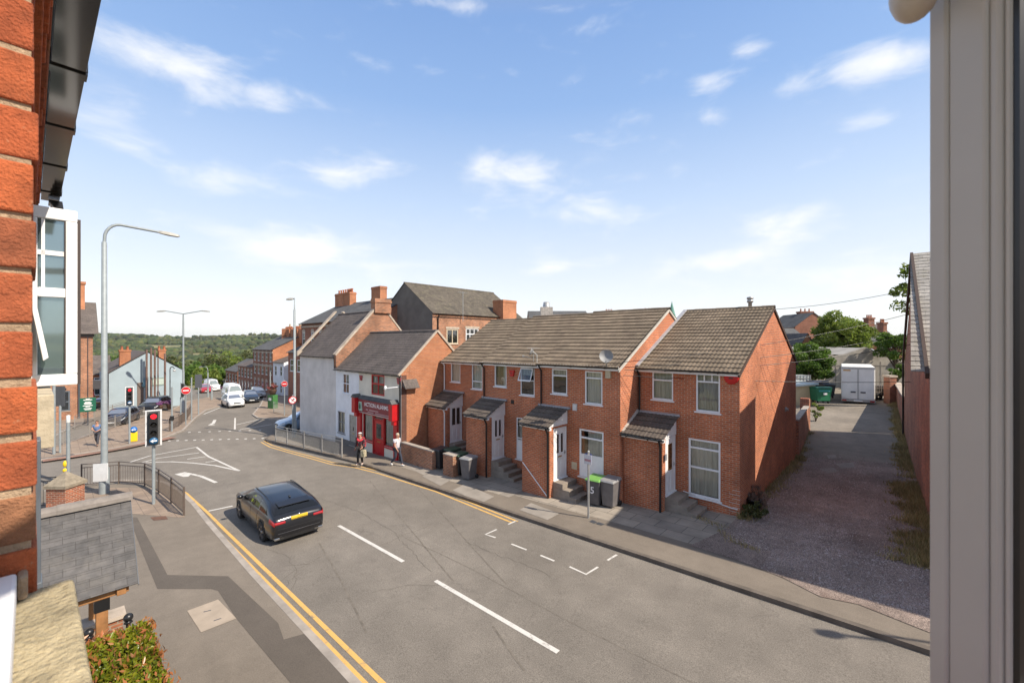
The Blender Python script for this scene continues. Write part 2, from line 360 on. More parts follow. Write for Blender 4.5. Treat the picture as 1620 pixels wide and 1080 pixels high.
# ================================================================ SETTING
def struct(o, label=None): o['kind'] = 'structure'; return o
def sheet(name, pts, dz, mat, skirt=0.):
    """a paved sheet that follows the lie of the land; pts in street coordinates"""
    bm = bmesh.new(); vs = [bm.verts.new((p[0], p[1], 0)) for p in pts]
    es = [bm.edges.new((vs[i], vs[(i + 1) % len(vs)])) for i in range(len(vs))]
    bmesh.ops.triangle_fill(bm, use_beauty=True, use_dissolve=False, edges=es, normal=(0, 0, 1))
    for co, no in (((-32, 0, 0), (1, 0, 0)), ((-75, 0, 0), (1, 0, 0)), ((0, 30, 0), (0, 1, 0)), ((-15, 0, 0), (1, 0, 0))):
        bmesh.ops.bisect_plane(bm, geom=bm.verts[:] + bm.edges[:] + bm.faces[:], plane_co=co, plane_no=no)
    for v in bm.verts: v.co.z = gz(v.co.x, v.co.y) + dz
    bmesh.ops.recalc_face_normals(bm, faces=bm.faces)
    if bm.faces and bm.faces[:][0].normal.z < 0: bmesh.ops.reverse_faces(bm, faces=bm.faces)
    if skirt:
        r = bmesh.ops.extrude_face_region(bm, geom=[e for e in bm.edges if e.is_boundary])
        for v in r['geom']:
            if isinstance(v, bmesh.types.BMVert): v.co.z -= skirt
    me = bpy.data.meshes.new(name); bm.to_mesh(me); bm.free(); me.materials.append(mat)
    o = bpy.data.objects.new(name, me); link(o); o['kind'] = 'structure'; XF[o.name] = (Vector((0, 0, 0)), 0.); return o
def P2(l, dz=0.): return [gp(x, y, dz)[:2] for x, y in l]
def ribbon_pts(pts, wdt, off=0.):
    L = []; R = []
    for i, p in enumerate(pts):
        a = Vector(pts[max(i - 1, 0)][:2]); b = Vector(pts[min(i + 1, len(pts) - 1)][:2]); d = (b - a).normalized(); n = Vector((-d.y, d.x)); q = Vector(p[:2])
        L.append(q + n * (off + wdt / 2)); R.append(q + n * (off - wdt / 2))
    return L, R
def ribbon(mb, pts, wdt, dz, off=0.):
    L, R = ribbon_pts(pts, wdt, off)
    for i in range(len(pts) - 1):
        q = [R[i], R[i + 1], L[i + 1], L[i]]; mb.poly([(p.x, p.y, gz(p.x, p.y) + dz) for p in q])
def dens(pts, step=1.2):
    out = []
    for a, b in zip(pts[:-1], pts[1:]):
        a = Vector(a[:2]); b = Vector(b[:2]); n = max(1, int((b - a).length / step))
        out += [tuple(a.lerp(b, i / n)) for i in range(n)]
    return out + [tuple(pts[-1][:2])]
def kerb(name, pts, top=.105, wdt=.16, mat=None):
    mb = MB(); pts = dens(pts); L, R = ribbon_pts(pts, wdt)
    for i in range(len(pts) - 1):
        q = [R[i], R[i + 1], L[i + 1], L[i]]
        t = [(p.x, p.y, gz(p.x, p.y) + top) for p in q]; b = [(p.x, p.y, gz(p.x, p.y) - .05) for p in q]
        mb.add(t + b, [(0, 1, 2, 3), (0, 4, 5, 1), (2, 6, 7, 3), (1, 5, 6, 2), (3, 7, 4, 0)])
    return struct(mb.build(name, mat or KERB, norm=True))

ASPH = asphaltmat('road_asphalt', (.19, .168, .142), .15, .34, crack=.22, patch=(.15, .13, .112), patchamt=.55)
TARM = asphaltmat('pavement_tarmac', (.19, .16, .128), .12, .15, scale=1.4)
TARMD = asphaltmat('trench_tarmac', (.115, .097, .08), .12, .15)
GRAV = asphaltmat('lane_gravel', (.235, .185, .158), .34, .85, scale=1.6, streak=(1.0, .12, 1.), patch=(.14, .09, .07), patchamt=.75, pscale=.55)
SLAB = brickmat('paving_slabs', (.33, .285, .23), (.26, .225, .185), (.15, .13, .105), .75, .6, .012, stain=.2, dirtamt=.2, bump=.2)
def slabmat():
    m, t = newmat('flag_paving')
    s = t.n('ShaderNodeSeparateXYZ', {0: t.obj}); v = t.n('ShaderNodeCombineXYZ', {0: s.outputs[0], 1: s.outputs[1], 2: 0.}).outputs[0]
    b = t.n('ShaderNodeTexBrick', {'Vector': v, 'Color1': (.33, .285, .23, 1), 'Color2': (.25, .22, .185, 1), 'Mortar': (.12, .105, .09, 1), 'Scale': 1., 'Mortar Size': .012, 'Brick Width': .9, 'Row Height': .6})
    n = t.noise(t.obj, 1.2, 6., .65); f = t.n('ShaderNodeMapRange', {0: n, 1: .3, 2: .7, 3: .75, 4: 1.2}).outputs[0]
    fin(t, t.mix(1., b.outputs['Color'], t.n('ShaderNodeCombineColor', {0: f, 1: f, 2: f}).outputs[0], 'MULTIPLY'), .9, t.m('MULTIPLY', b.outputs['Fac'], -1.), .4, .01); return m
FLAG = slabmat()
def blockmat():
    m, t = newmat('block_paving')
    s = t.n('ShaderNodeSeparateXYZ', {0: t.obj}); v = t.n('ShaderNodeCombineXYZ', {0: s.outputs[0], 1: s.outputs[1], 2: 0.}).outputs[0]
    b = t.n('ShaderNodeTexBrick', {'Vector': v, 'Color1': (.30, .225, .165, 1), 'Color2': (.25, .19, .145, 1), 'Mortar': (.17, .13, .10, 1), 'Scale': 1., 'Mortar Size': .01, 'Brick Width': .4, 'Row Height': .4})
    n = t.noise(t.obj, .9, 5., .6); f = t.n('ShaderNodeMapRange', {0: n, 1: .3, 2: .7, 3: .8, 4: 1.2}).outputs[0]
    fin(t, t.mix(1., b.outputs['Color'], t.n('ShaderNodeCombineColor', {0: f, 1: f, 2: f}).outputs[0], 'MULTIPLY'), .9); return m
BLOCK = blockmat()
def paintmat(name, c, wear=.35):
    m, t = newmat(name)
    n = t.noise(t.obj, 5., 8., .75); f = t.n('ShaderNodeMapRange', {0: n, 1: .54, 2: .68, 3: 0., 4: wear}).outputs[0]
    n2 = t.noise(t.obj, 50., 2.); f2 = t.n('ShaderNodeMapRange', {0: n2, 1: .6, 2: .7, 3: 0., 4: wear * .8}).outputs[0]
    fin(t, t.mix(t.m('MAXIMUM', f, f2), (*c, 1), (.20, .175, .15, 1)), .75); return m
PWHITE = paintmat('white_road_paint', (.60, .575, .53), .75)
PYEL = paintmat('yellow_road_paint', (.64, .385, .11), .8)

# road
sheet('road', [(24, -3), (24, 11.6), (24, 13.5), (-36.2, 13.5), (-36.2, 44), (-46, 44), (-60, 40), (-140, 45), (-140, -14), (-60, -40), (-30, -34), (-22, -6)], 0., ASPH)
K1 = [(24, 11.65), (-5, 11.65), (-22.5, 11.65)] + P2([(507.8, 715.5), (481, 709), (454, 703), (436, 699.5), (425, 697), (421, 694), (425, 690), (436, 686)], .1) + [(-36.2, 13.0)]
sheet('pavement', K1 + [(-36.2, 30), (-25, 30), (-25, 19), (24, 19)], .1, TARM)
kerb('kerb', K1, .112, .15, plain('shade_toned_kerb', (.13, .108, .088), .9, .3, 2.5, bump=.3))  # whole kerb darkened: shade of its road face put into the colour
sheet('paved_forecourt', [(-4.35, 13.25), (-12, 13.05), (-12, 16.9), (-4.35, 16.9)], .104, FLAG)
sheet('paved_forecourt', [(-12.05, 12.75), (-20.5, 12.5), (-20.5, 17), (-12.05, 17)], .104, FLAG)
for i, pl in enumerate([[(640, 720), (690, 742), (672, 752), (622, 728)], [(690, 742), (716, 757), (697, 768), (668, 753)], [(735, 765), (782, 785), (762, 795), (716, 775)], [(840, 795), (885, 812), (866, 822), (822, 806)]]):
    sheet('concrete_patch', P2(pl, .11), .109, CONC)
sheet('lane', P2([(1092, 863), (1166, 886), (1239, 914), (1298, 944), (1358, 956), (1469, 1000)], .1) + [(14, 13.1), (14, 80), (-24, 80), (-24, 26.6), (-4.4, 26.6), (-4.4, 15)], .113, GRAV)
WORN = asphaltmat('worn_asphalt', (.215, .185, .15), .2, .3, scale=1.5, streak=(1., .2, 1.))
sheet('lane_tarmac', [(-4.2, 27), (2, 29), (2, 60), (-14, 60), (-14, 31)], .119, WORN)
# left pavement in front of our building
kl = P2([(563, 1080), (400, 906), (330, 826), (306, 796), (284, 775), (262, 763), (240, 758), (180, 760), (130, 766), (70, 776)], .1)
K2 = [(20, kl[0][1])] + kl
sheet('left_pavement', K2 + [(kl[-1][0] - 4, kl[-1][1] - 4.5), (-34, -9), (-20, -9), (20, -3)], .1, TARM)
kerb('left_kerb', K2)
sheet('corner_paving', [p for p in P2([(293, 818), (262, 784), (240, 772), (180, 771), (132, 777), (75, 800), (75, 812), (205, 812), (280, 818)], .1)], .106, BLOCK)
sheet('trench_patch', P2([(204, 818), (217, 818), (265, 909), (361, 911), (440, 985), (449, 1011), (481, 1002), (566, 1088), (470, 1092), (374, 978), (345, 934), (334, 931), (249, 931), (226, 875)], .1), .1045, TARMD)
# island between the two roads on the left
ki = P2([(20, 735), (65, 726), (120, 718), (187, 707), (262, 691), (289, 680), (309, 660), (326, 648), (351, 641), (372, 634), (368, 632), (330, 628), (298, 634), (275, 646), (182, 668), (120, 695), (60, 712), (20, 722)], .1)
sheet('traffic_island', ki, .1, BLOCK)
kerb('island_kerb', ki + ki[:1])
REDB = brickmat('red_paving', (.36, .20, .15), (.32, .18, .14), (.24, .16, .12), .2, .1)
mb = MB(); ribbon(mb, dens(ki[1:5]), .8, .107, -.65); struct(mb.build('tactile_paving', REDB))
# pub pavement
kp = P2([(40, 706), (75, 696), (104, 679), (150, 662), (225, 643), (262, 633)], .1)
sheet('far_pavement', kp + [(kp[-1][0] - 14, kp[-1][1] - 9), (-60, -38), (-40, -30)], .1, BLOCK)
kerb('far_kerb', kp)
# far side of the side road
kf = P2([(470, 668), (452, 664), (408, 660), (400, 655), (412, 641), (417, 630), (418, 618)], .1)
sheet('street_pavement', kf + [(-120, 25.5), (-120, 45), (-50, 45), (-48, 28)], .1, BLOCK)
kerb('street_kerb', kf)

# markings
def marking(name, lines, mat, wdt, dz=.005, off=0.):
    mb = MB()
    for l in lines: ribbon(mb, dens(l, 1.0), wdt, dz, off)
    return struct(mb.build(name, mat))
def shift(pts, o):
    L, R = ribbon_pts(pts, 2 * o); return [tuple(p) for p in L]
yl = [(6, 4.16), (-7.2, 4.16), (-18, 4.14)] + P2([(330, 812), (295, 780)]) + P2([(270, 766), (248, 761), (180, 764), (120, 772)])
marking('double_yellow_line', [yl, [(6, 3.94), (-7.2, 3.94), (-18, 3.93)] + P2([(320, 813), (288, 783)]) + P2([(266, 770), (247, 766)])], PYEL, .1)
yr = [gp(819, 824.5)[:2], gp(690, 773)[:2]] + P2([(600, 745), (560, 735.5), (525, 731), (490, 721), (455, 712), (430, 704), (417, 697)])
yr2 = [gp(809, 826)[:2], gp(690, 777.5)[:2]] + P2([(600, 749), (560, 739), (525, 734.5), (490, 724.5), (455, 715), (427, 707), (413, 699)])
marking('double_yellow_line', [yr, yr2], PYEL, .09)
marking('centre_line', [P2([(536, 831), (638, 888)]), P2([(689, 918), (883, 1031)]), [(-3.2, 6.95), (.8, 6.95)], P2([(330, 808), (368, 800)])], PWHITE, .12)
marking('parking_bay_marking', [P2(l) for l in ([(804, 829), (818, 823)], [(784, 850), (768, 845), (786, 837)], [(809, 860), (833, 869.5)], [(855, 878), (877, 887)], [(901, 896), (927, 908), (946, 896.5)], [(961, 886), (976, 877)])], PWHITE, .07)
marking('chevron_marking', [P2(l) for l in ([(311, 707), (330, 722), (379, 744.5)], [(311, 707), (236, 721), (205, 731)], [(379, 744.5), (340, 736), (305, 732), (270, 730), (230, 731.5)], [(315, 716), (250, 724.5), (225, 731)], [(325, 722), (296, 726)], [(341, 729), (325, 731)])], PWHITE, .12)
mb = MB()
a = P2([(342, 763), (318, 753), (303, 749.5), (288, 750)]); ribbon(mb, a[:3], .16, .005)
mb.poly([(p[0], p[1], gz(*p) + .005) for p in P2([(304, 748.5), (292, 746.5), (276, 750), (290, 754), (298, 753.5)])][::-1])
struct(mb.build('lane_arrow', PWHITE))
mb = MB()
ribbon(mb, P2([(340, 664), (337, 670)]), .25, .005); mb.poly([(p[0], p[1], gz(*p) + .005) for p in P2([(334, 669.5), (329, 672.5), (340, 672)])]); struct(mb.build('lane_arrow', PWHITE))
marking('junction_line', [P2(l) for l in ([(372, 661), (371.5, 679)], [(374, 671.5), (412, 663)], [(380, 679), (430, 671)], [(352, 643), (322, 655)], [(470, 691), (455, 697)])], PWHITE, .13)
marking('stud_line', [[(x, y), (x - .3, y + .02)] for i in range(12) for x, y in P2([(268 + i * 13.5, 697.5 - i * .35)])] + [[(x, y), (x - .3, y + .02)] for i in range(8) for x, y in P2([(300 + i * 16, 684 - i * .5)])], PWHITE, .16)
def jag(pts, amp, step):
    q = dens(pts, step); return [(x + random.uniform(-amp, amp), y + random.uniform(-amp, amp)) for x, y in q]
mb = MB()
for l in ([(500, 786), (567, 808), (622, 841), (681, 904)], [(600, 863), (637, 847), (681, 832)], [(737, 856), (789, 878), (830, 893), (874, 912)], [(480, 905), (455, 918), (445, 945)], [(420, 868), (455, 880), (470, 905), (462, 930)], [(450, 895), (490, 893)], [(430, 930), (470, 900), (510, 880)], [(700, 925), (650, 925), (590, 935)]): ribbon(mb, jag(P2(l), .05, .16), .013, .0035)
struct(mb.build('road_crack', plain('crack_tar', (.115, .10, .082), .9, .3)))
mb = MB()
for l, w_ in (([(640, 850), (733, 893), (892, 978), (1000, 1032), (1100, 1082)], .035), ([(585, 760), (640, 826), (718, 919)], .06), ([(660, 770), (740, 857), (800, 923)], .06), ([(505, 858), (540, 920), (580, 1000)], .07), ([(780, 990), (830, 1060)], .07)): ribbon(mb, jag(P2(l), .012, .5), w_ * .7, .003)
struct(mb.build('road_seam', plain('seam_tar', (.155, .134, .109), .9, .3)))
# iron covers and the pale slab in the left pavement
def cover(name, px, mat, dz=.108): return sheet(name, P2(px, .1), dz, mat)
mb = MB()
for l in ([(322, 968), (334, 965)], [(338, 982), (350, 978)]): ribbon(mb, P2(l, .1), .03, .112)
struct(mb.build('cover_slot', DGREY))
CONW = plain('weathered_concrete', (.37, .30, .23), .9, .12, 2.5, bump=.2)
cover('concrete_cover', [(296, 966), (345, 948), (374, 978), (318, 1000)], CONW)
cover('iron_cover', [(238, 818), (262, 816), (266, 821), (243, 823)], plain('rusty_iron', (.14, .07, .045), .8, .3))
cover('iron_cover', [(937, 822), (945, 825.5), (940, 828), (932, 824.5)], DGREY)
cover('iron_cover', [(947, 825.5), (957, 829), (951, 831), (942, 828)], DGREY)

for pl in ([(1296, 741), (1318, 739), (1328, 746), (1308, 749)], [(1322, 733), (1350, 731), (1352, 739), (1330, 741)], [(1308, 720), (1322, 719), (1324, 724), (1311, 725)]): sheet('broken_slab', P2(pl, .12), .124, CONC)
# loose stones on the lane
bv, bf = ico(1) if False else (np.array([(1, 0, -.5), (-.5, .87, -.5), (-.5, -.87, -.5), (0, 0, .8)]), np.array([(0, 1, 3), (1, 2, 3), (2, 0, 3)]))
n = 26000; Q = np.stack([RNG.uniform(-4.2, 1.2, n), 12.9 + 16 * RNG.uniform(0, 1, n) ** 1.3, np.zeros(n)], 1); kp = [not (p[0] < -2.9 and p[1] < 14.2) and (mnoise.noise((p[0] * .7, p[1] * .45, 4)) > -.25 or random.random() < .25) for p in Q]; Q = Q[np.array(kp)]; n = len(Q)
Q[:, 2] = [gz(p[0], p[1]) + .118 for p in Q]; an = RNG.uniform(0, 6.28, n); ca, sa = np.cos(an), np.sin(an); sz = (RNG.uniform(.012, .032, n) * (1 + (RNG.uniform(0, 1, n) > .97) * 1.3))[:, None]
V = np.stack([np.stack([(bv[k, 0] * ca - bv[k, 1] * sa), (bv[k, 0] * sa + bv[k, 1] * ca), np.full(n, bv[k, 2] * .8)], 1) * sz + Q for k in range(4)], 1).reshape(-1, 3)
Fg = (np.arange(n)[:, None, None] * 4 + bf[None]).reshape(-1, 3)
GSM = leafmat('gravel_stone', [(.17, .13, .12), (.36, .30, .28), (.25, .17, .15), (.46, .40, .37), (.29, .23, .21)], .0, .9)
# ---------------------------------------------------------------- land out to the horizon
PROF = [(0, 0), (110, -2.6), (160, -8), (300, -22), (600, -36), (1000, -36), (1500, -22), (2000, 0), (2500, 20), (3000, 26), (5000, 24), (8000, 20)]
def hill(u, v):
    D = math.hypot(u, v); base = gz(u, v) if D < 130 else gz(u * 130 / D, v * 130 / D)
    z = np.interp(D, [p[0] for p in PROF], [p[1] for p in PROF]); k = min(1, max(0, (D - 110) / 70)); k = k * k * (3 - 2 * k)
    if D > 300: z += mnoise.noise((u / 420, v / 420, 0)) * 14 * min(1, D / 1200) + mnoise.noise((u / 520, v / 520, 3)) * 34 * min(1, max(0, (D - 1500) / 1200))
    return (base - .07) * (1 - k) + z * k
rs = [0] + [4 * i for i in range(1, 28)] + [110 * 1.085 ** i for i in range(1, 54)]
NA = 180; vs = []; fs = []
for r in rs:
    for k in range(NA):
        a = 2 * PI * k / NA; u, v = r * math.cos(a), r * math.sin(a); vs.append((u, v, hill(u, v)))
for i in range(len(rs) - 1):
    for k in range(NA):
        k2 = (k + 1) % NA; fs.append((i * NA + k, (i + 1) * NA + k, (i + 1) * NA + k2, i * NA + k2))
m, t = newmat('land')
nb = t.noise(t.obj, .0045, 5., .6); nm = t.noise(t.obj, .03, 5., .6)
c = t.ramp(nb, [(.35, (.045, .065, .022)), (.48, (.07, .085, .03)), (.56, (.36, .29, .12)), (.62, (.16, .18, .06)), (.7, (.05, .07, .025))])
fin(t, t.mix(t.n('ShaderNodeMapRange', {0: nm, 1: .4, 2: .6, 3: 0., 4: .5}).outputs[0], c, (.05, .06, .025)), .95)
mb = MB(); mb.add(vs, fs, True); struct(mb.build('ground', m))

def ico(sub):
    bm = bmesh.new(); bmesh.ops.create_icosphere(bm, subdivisions=sub, radius=1); v = np.array([x.co[:] for x in bm.verts]); f = np.array([[q.index for q in p.verts] for p in bm.faces]); bm.free(); return v, f
def npmesh(name, v, f, mat, smooth=False):
    me = bpy.data.meshes.new(name); n = len(f); k = f.shape[1]
    me.vertices.add(len(v)); me.vertices.foreach_set('co', v.astype(np.float32).ravel())
    me.loops.add(n * k); me.loops.foreach_set('vertex_index', f.astype(np.int32).ravel())
    me.polygons.add(n); me.polygons.foreach_set('loop_start', np.arange(0, n * k, k, dtype=np.int32))
    if smooth: me.polygons.foreach_set('use_smooth', np.ones(n, dtype=bool))
    me.update(calc_edges=True); me.validate(); me.materials.append(mat); o = bpy.data.objects.new(name, me); link(o); XF[o.name] = (Vector((0, 0, 0)), 0.); return o
o = npmesh('loose_gravel', V, Fg, GSM); o['kind'] = 'stuff'; o['label'] = 'loose pinkish grey gravel scattered over the lane'
def woodland(name, n, d0, d1, px0, px1, r0, r1, mat, gap=.5, power=1.):
    bv, bf = ico(2); V = []; Fc = []; c = 0; tries = 0
    while c < n and tries < n * 8:
        tries += 1
        D = d0 + (d1 - d0) * random.random() ** power; px = random.uniform(px0, px1); p = pix(px, 540, 1); q = math.hypot(p[0], p[1]); u, v = p[0] / q * D, p[1] / q * D
        if mnoise.noise((u / 170, v / 170, 9)) + .5 * mnoise.noise((u / 55, v / 55, 2)) < gap - .5: continue
        r = random.uniform(r0, r1); z = hill(u, v)
        sc = np.array([r * random.uniform(.9, 1.3), r * random.uniform(.9, 1.3), r * random.uniform(.8, 1.15)])
        dis = 1 + RNG.uniform(-.22, .22, (len(bv), 1))
        V.append(bv * dis * sc + np.array([u, v, z + r * .55])); Fc.append(bf + c * len(bv)); c += 1
    o = npmesh(name, np.concatenate(V), np.concatenate(Fc), mat); o['kind'] = 'stuff'; o['label'] = 'wooded hillside of mixed green trees on the skyline across the valley'; return o
m, t = newmat('far_foliage'); rp = t.n('ShaderNodeNewGeometry').outputs['Random Per Island']
nb = t.noise(t.obj, .007, 4., .6); c1 = t.ramp(rp, [(0, (.014, .024, .009)), (.4, (.028, .036, .012)), (.75, (.045, .05, .018)), (1, (.075, .07, .028))]); c2 = t.ramp(rp, [(0, (.03, .05, .014)), (.5, (.055, .08, .02)), (1, (.10, .11, .03))])
fin(t, t.mix(t.n('ShaderNodeMapRange', {0: nb, 1: .42, 2: .58, 3: 0., 4: 1.}).outputs[0], c1, c2), .9); WOODM = m
wo = woodland('woodland', 5200, 330, 2900, 40, 560, 4.0, 9.5, WOODM, .42, .8)
# ================================================================ BUILDING HELPERS
def wall_front(mb, u0, u1, z0, z1, v, ops, reveal=.09, sgn=-1):
    """wall in the plane y=v with rectangular openings and their reveals (sgn=-1: faces the street)"""
    us = sorted({u0, u1} | {o[i] for o in ops for i in (0, 1)}); zs = sorted({z0, z1} | {o[i] for o in ops for i in (2, 3)})
    for a, b in zip(us[:-1], us[1:]):
        for c, d in zip(zs[:-1], zs[1:]):
            if any(o[0] <= (a + b) / 2 <= o[1] and o[2] <= (c + d) / 2 <= o[3] for o in ops): continue
            q = [(a, v, c), (b, v, c), (b, v, d), (a, v, d)]; mb.poly(q if sgn < 0 else q[::-1])
    w = v - sgn * reveal
    for (a, b, c, d) in [o[:4] for o in ops]:
        for q in ([(a, v, c), (a, v, d), (a, w, d), (a, w, c)], [(b, v, d), (b, v, c), (b, w, c), (b, w, d)], [(a, v, d), (b, v, d), (b, w, d), (a, w, d)], [(b, v, c), (a, v, c), (a, w, c), (b, w, c)]): mb.poly(q)
def wall_side(mb, v0, v1, z0, z1, u, ops, reveal=.09):
    m2 = MB(); wall_front(m2, v0, v1, z0, z1, 0, ops, reveal)
    # x->y, facing +x: (a, y, z) -> (u - y*-1...)
    for f in m2.f: mb.poly([(u - m2.v[i][1], m2.v[i][0], m2.v[i][2]) for i in f])
class Side:
    """maps window coordinates (a along the wall, n outward, z) to the world"""
    def __init__(s, kind, plane): s.k = kind; s.p = plane
    def __call__(s, a, n, z): return (a, s.p - n, z) if s.k == 'front' else (s.p + n, a, z)
def sbox(mb, S, a0, n0, z0, a1, n1, z1):
    p = S(a0, n0, z0); q = S(a1, n1, z1); mb.box(*p, *q)
def window(parent, S, a0, a1, z0, z1, bars=(), vbars=(), frame=None, sill=True, curtain=None, glass=None, fw=.055, inset=.05, panel=0., sillmat=None, room=.5):
    frame = frame or WHT; mb = MB(); n1 = -inset + .035; n0 = -inset - .03
    sbox(mb, S, a0, n0, z0, a0 + fw, n1, z1); sbox(mb, S, a1 - fw, n0, z0, a1, n1, z1)
    sbox(mb, S, a0 + fw, n0, z0, a1 - fw, n1, z0 + fw); sbox(mb, S, a0 + fw, n0, z1 - fw, a1 - fw, n1, z1)
    for b in bars: zz = z0 + (z1 - z0) * b; sbox(mb, S, a0 + fw, n0, zz - fw * .5, a1 - fw, n1 - .004, zz + fw * .5)
    for b in vbars:
        b, lo, hi = b if isinstance(b, tuple) else (b, 0, 1)
        aa = a0 + (a1 - a0) * b; sbox(mb, S, aa - fw * .4, n0, z0 + (z1 - z0) * lo + fw * .6, aa + fw * .4, n1 - .007, z0 + (z1 - z0) * hi - fw * .6)
    f = mb.build('window', frame, parent)
    zp = z0 + (z1 - z0) * panel
    g = MB(); g.poly([S(a0 + fw * .5, -inset, zp + fw * .4), S(a1 - fw * .5, -inset, zp + fw * .4), S(a1 - fw * .5, -inset, z1 - fw * .5), S(a0 + fw * .5, -inset, z1 - fw * .5)]); g.build('pane', glass or GLASS, f)
    if panel: p = MB(); sbox(p, S, a0 + fw * .6, n0 + .01, z0 + fw * .6, a1 - fw * .6, n1 - .012, zp); p.build('panel', frame, f)
    if glass is None:
        r = MB(); d = inset + room; r.poly([S(a0 - .3, -d, z0 - .3), S(a1 + .3, -d, z0 - .3), S(a1 + .3, -d, z1 + .3), S(a0 - .3, -d, z1 + .3)]); r.build('dark_backing', DARKIN, f)  # near-black sheet stands in for the unlit room behind the glass
        if curtain:
            for (cm_, x0, x1, y0, y1) in curtain:
                c = MB(); A0, A1 = a0 + (a1 - a0) * x0, a0 + (a1 - a0) * x1; N = max(6, int((A1 - A0) / .03)); zz0, zz1 = z0 + (z1 - z0) * y0, z0 + (z1 - z0) * y1
                vs = []
                for i in range(N + 1):
                    a = A0 + (A1 - A0) * i / N; n = -inset - .09 - .02 * math.sin(a * 70) - .01 * math.sin(a * 31 + 1); vs += [S(a, n, zz0), S(a, n, zz1)]
                c.add(vs, [(2 * i, 2 * i + 2, 2 * i + 3, 2 * i + 1) for i in range(N)], True); c.build('curtain', cm_, f)
    if sill:
        s_ = MB(); sbox(s_, S, a0 - .05, -inset, z0 - .05, a1 + .05, .06, z0 - .003); s_.build('sill', sillmat or frame, f)
    return f
def tiles(mb, u0, u1, ve, ze, vr, zr, gauge=.33, roll=.15, amp=.020, butt=.036, spr=4):
    """interlocking tile roof from eave (ve,ze) up to ridge (vr,zr), courses stepped and rolled"""
    dv, dz_ = vr - ve, zr - ze; L = math.hypot(dv, dz_); n = max(1, round(L / gauge)); nx, nz = -dz_ / L * (1 if dv > 0 else -1), abs(dv) / L
    if dv < 0: nx = -dz_ / L * -1
    ny_ = -dz_ / L if dv > 0 else dz_ / L
    nu = max(1, int((u1 - u0) / roll * spr)) if amp else 1
    us = [u0 + (u1 - u0) * i / nu for i in range(nu + 1)]
    vs = []; fs = []
    for c in range(n):
        for (tt, off) in ((c / n, -.01), (c / n, butt), (min(1, (c + 1.06) / n), .002)):
            for u in us:
                o = off + (amp * (.5 + .5 * math.cos(2 * PI * u / roll)) if amp else 0)
                vs.append((u, ve + dv * tt + ny_ * o, ze + dz_ * tt + nz * o))
    w = nu + 1
    for c in range(n):
        for r in range(2):
            b = (c * 3 + r) * w
            for i in range(nu):
                q = (b + i, b + i + 1, b + w + i + 1, b + w + i); fs.append(q if dv > 0 else q[::-1])
    mb.add(vs, fs, False)
def tiles_v(mb, v0, v1, ue, ze, ur, zr, **k):
    m2 = MB(); tiles(m2, v0, v1, ue, ze, ur, zr, **k)
    mb.add([(p[1], p[0], p[2]) for p in m2.v], [f[::-1] for f in m2.f])
def ridge(mb, a, b, r=.11, step=.45):
    a = Vector(a); b = Vector(b); n = max(1, int((b - a).length / step)); d = (b - a) / n; x = d.cross(Vector((0, 0, 1))).normalized()
    for i in range(n):
        p, q = a + d * i, a + d * (i + 1.04); k = 1 + .06 * (i % 2); vs = []
        for pt, kk in ((p, k), (q, k * .96)):
            for j in range(7):
                an = PI * (-.05 + 1.1 * j / 6); vs.append(pt + (x * math.cos(an) + Vector((0, 0, 1)) * math.sin(an)) * r * kk - Vector((0, 0, .04)))
        mb.add(vs, [(j, j + 7, j + 8, j + 1) for j in range(6)] + [tuple(range(7))])
def chimney(parent, x0, y0, z0, x1, y1, z1, pots=2, mat=None, pot=None, axis='x'):
    mb = MB(); mb.box(x0, y0, z0, x1, y1, z1 - .28)
    mb.box(x0 - .05, y0 - .05, z1 - .28, x1 + .05, y1 + .05, z1 - .14); mb.box(x0 - .02, y0 - .02, z1 - .14, x1 + .02, y1 + .02, z1)
    c = mb.build('chimney', mat or BRO, parent)
    if pots:
        for i in range(pots):
            p = MB(); t_ = (i + .5) / pots; x = x0 + (x1 - x0) * t_ if axis == 'x' else (x0 + x1) / 2; y = y0 + (y1 - y0) * t_ if axis == 'y' else (y0 + y1) / 2
            p.lathe([(.13, z1), (.12, z1 + .1), (.10, z1 + .38), (.14, z1 + .42), (.13, z1 + .5), (.09, z1 + .5)], (x, y, 0), 10); p.build('chimney_pot', pot or plain('terracotta', (.40, .15, .08), .85), c)
    return c
def downpipe(parent, pts, mat=None, r=.037, name='downpipe'):
    mb = MB(); mb.tube(pts, r, 8)
    for p in pts[1:-1]: mb.sphere(p, r * 1.25, 8, 6)
    return mb.build(name, mat or BLACK, parent)
def gutter(parent, a, b, mat=None, r=.06):
    a = Vector(a); b = Vector(b); d = (b - a).normalized(); x = d.cross(Vector((0, 0, 1))).normalized(); mb = MB(); vs = []
    for p in (a, b):
        for rr in (r, r - .008):
            for j in range(7):
                an = PI + PI * j / 6; vs.append(p + (x * math.cos(an) + Vector((0, 0, 1)) * math.sin(an)) * rr)
    fs = [(j, j + 1, j + 15, j + 14) for j in range(6)] + [(j + 7, j + 21, j + 22, j + 8) for j in range(6)] + [tuple(range(7)) + tuple(range(13, 6, -1)), tuple(range(14, 21)) + tuple(range(27, 20, -1))]
    fs += [(0, 14, 21, 7), (6, 13, 27, 20)]
    n = int((b - a).length / 1.)
    mb.add(vs, fs, False)
    for i in range(n + 1):
        p = a.lerp(b, (i + .3) / (n + 1)); mb.bar(p + Vector((0, 0, -.066)) - d * .02, p + Vector((0, 0, -.066)) + d * .02, .1, .012)
    return mb.build('gutter', mat or BLACK, parent, norm=True)
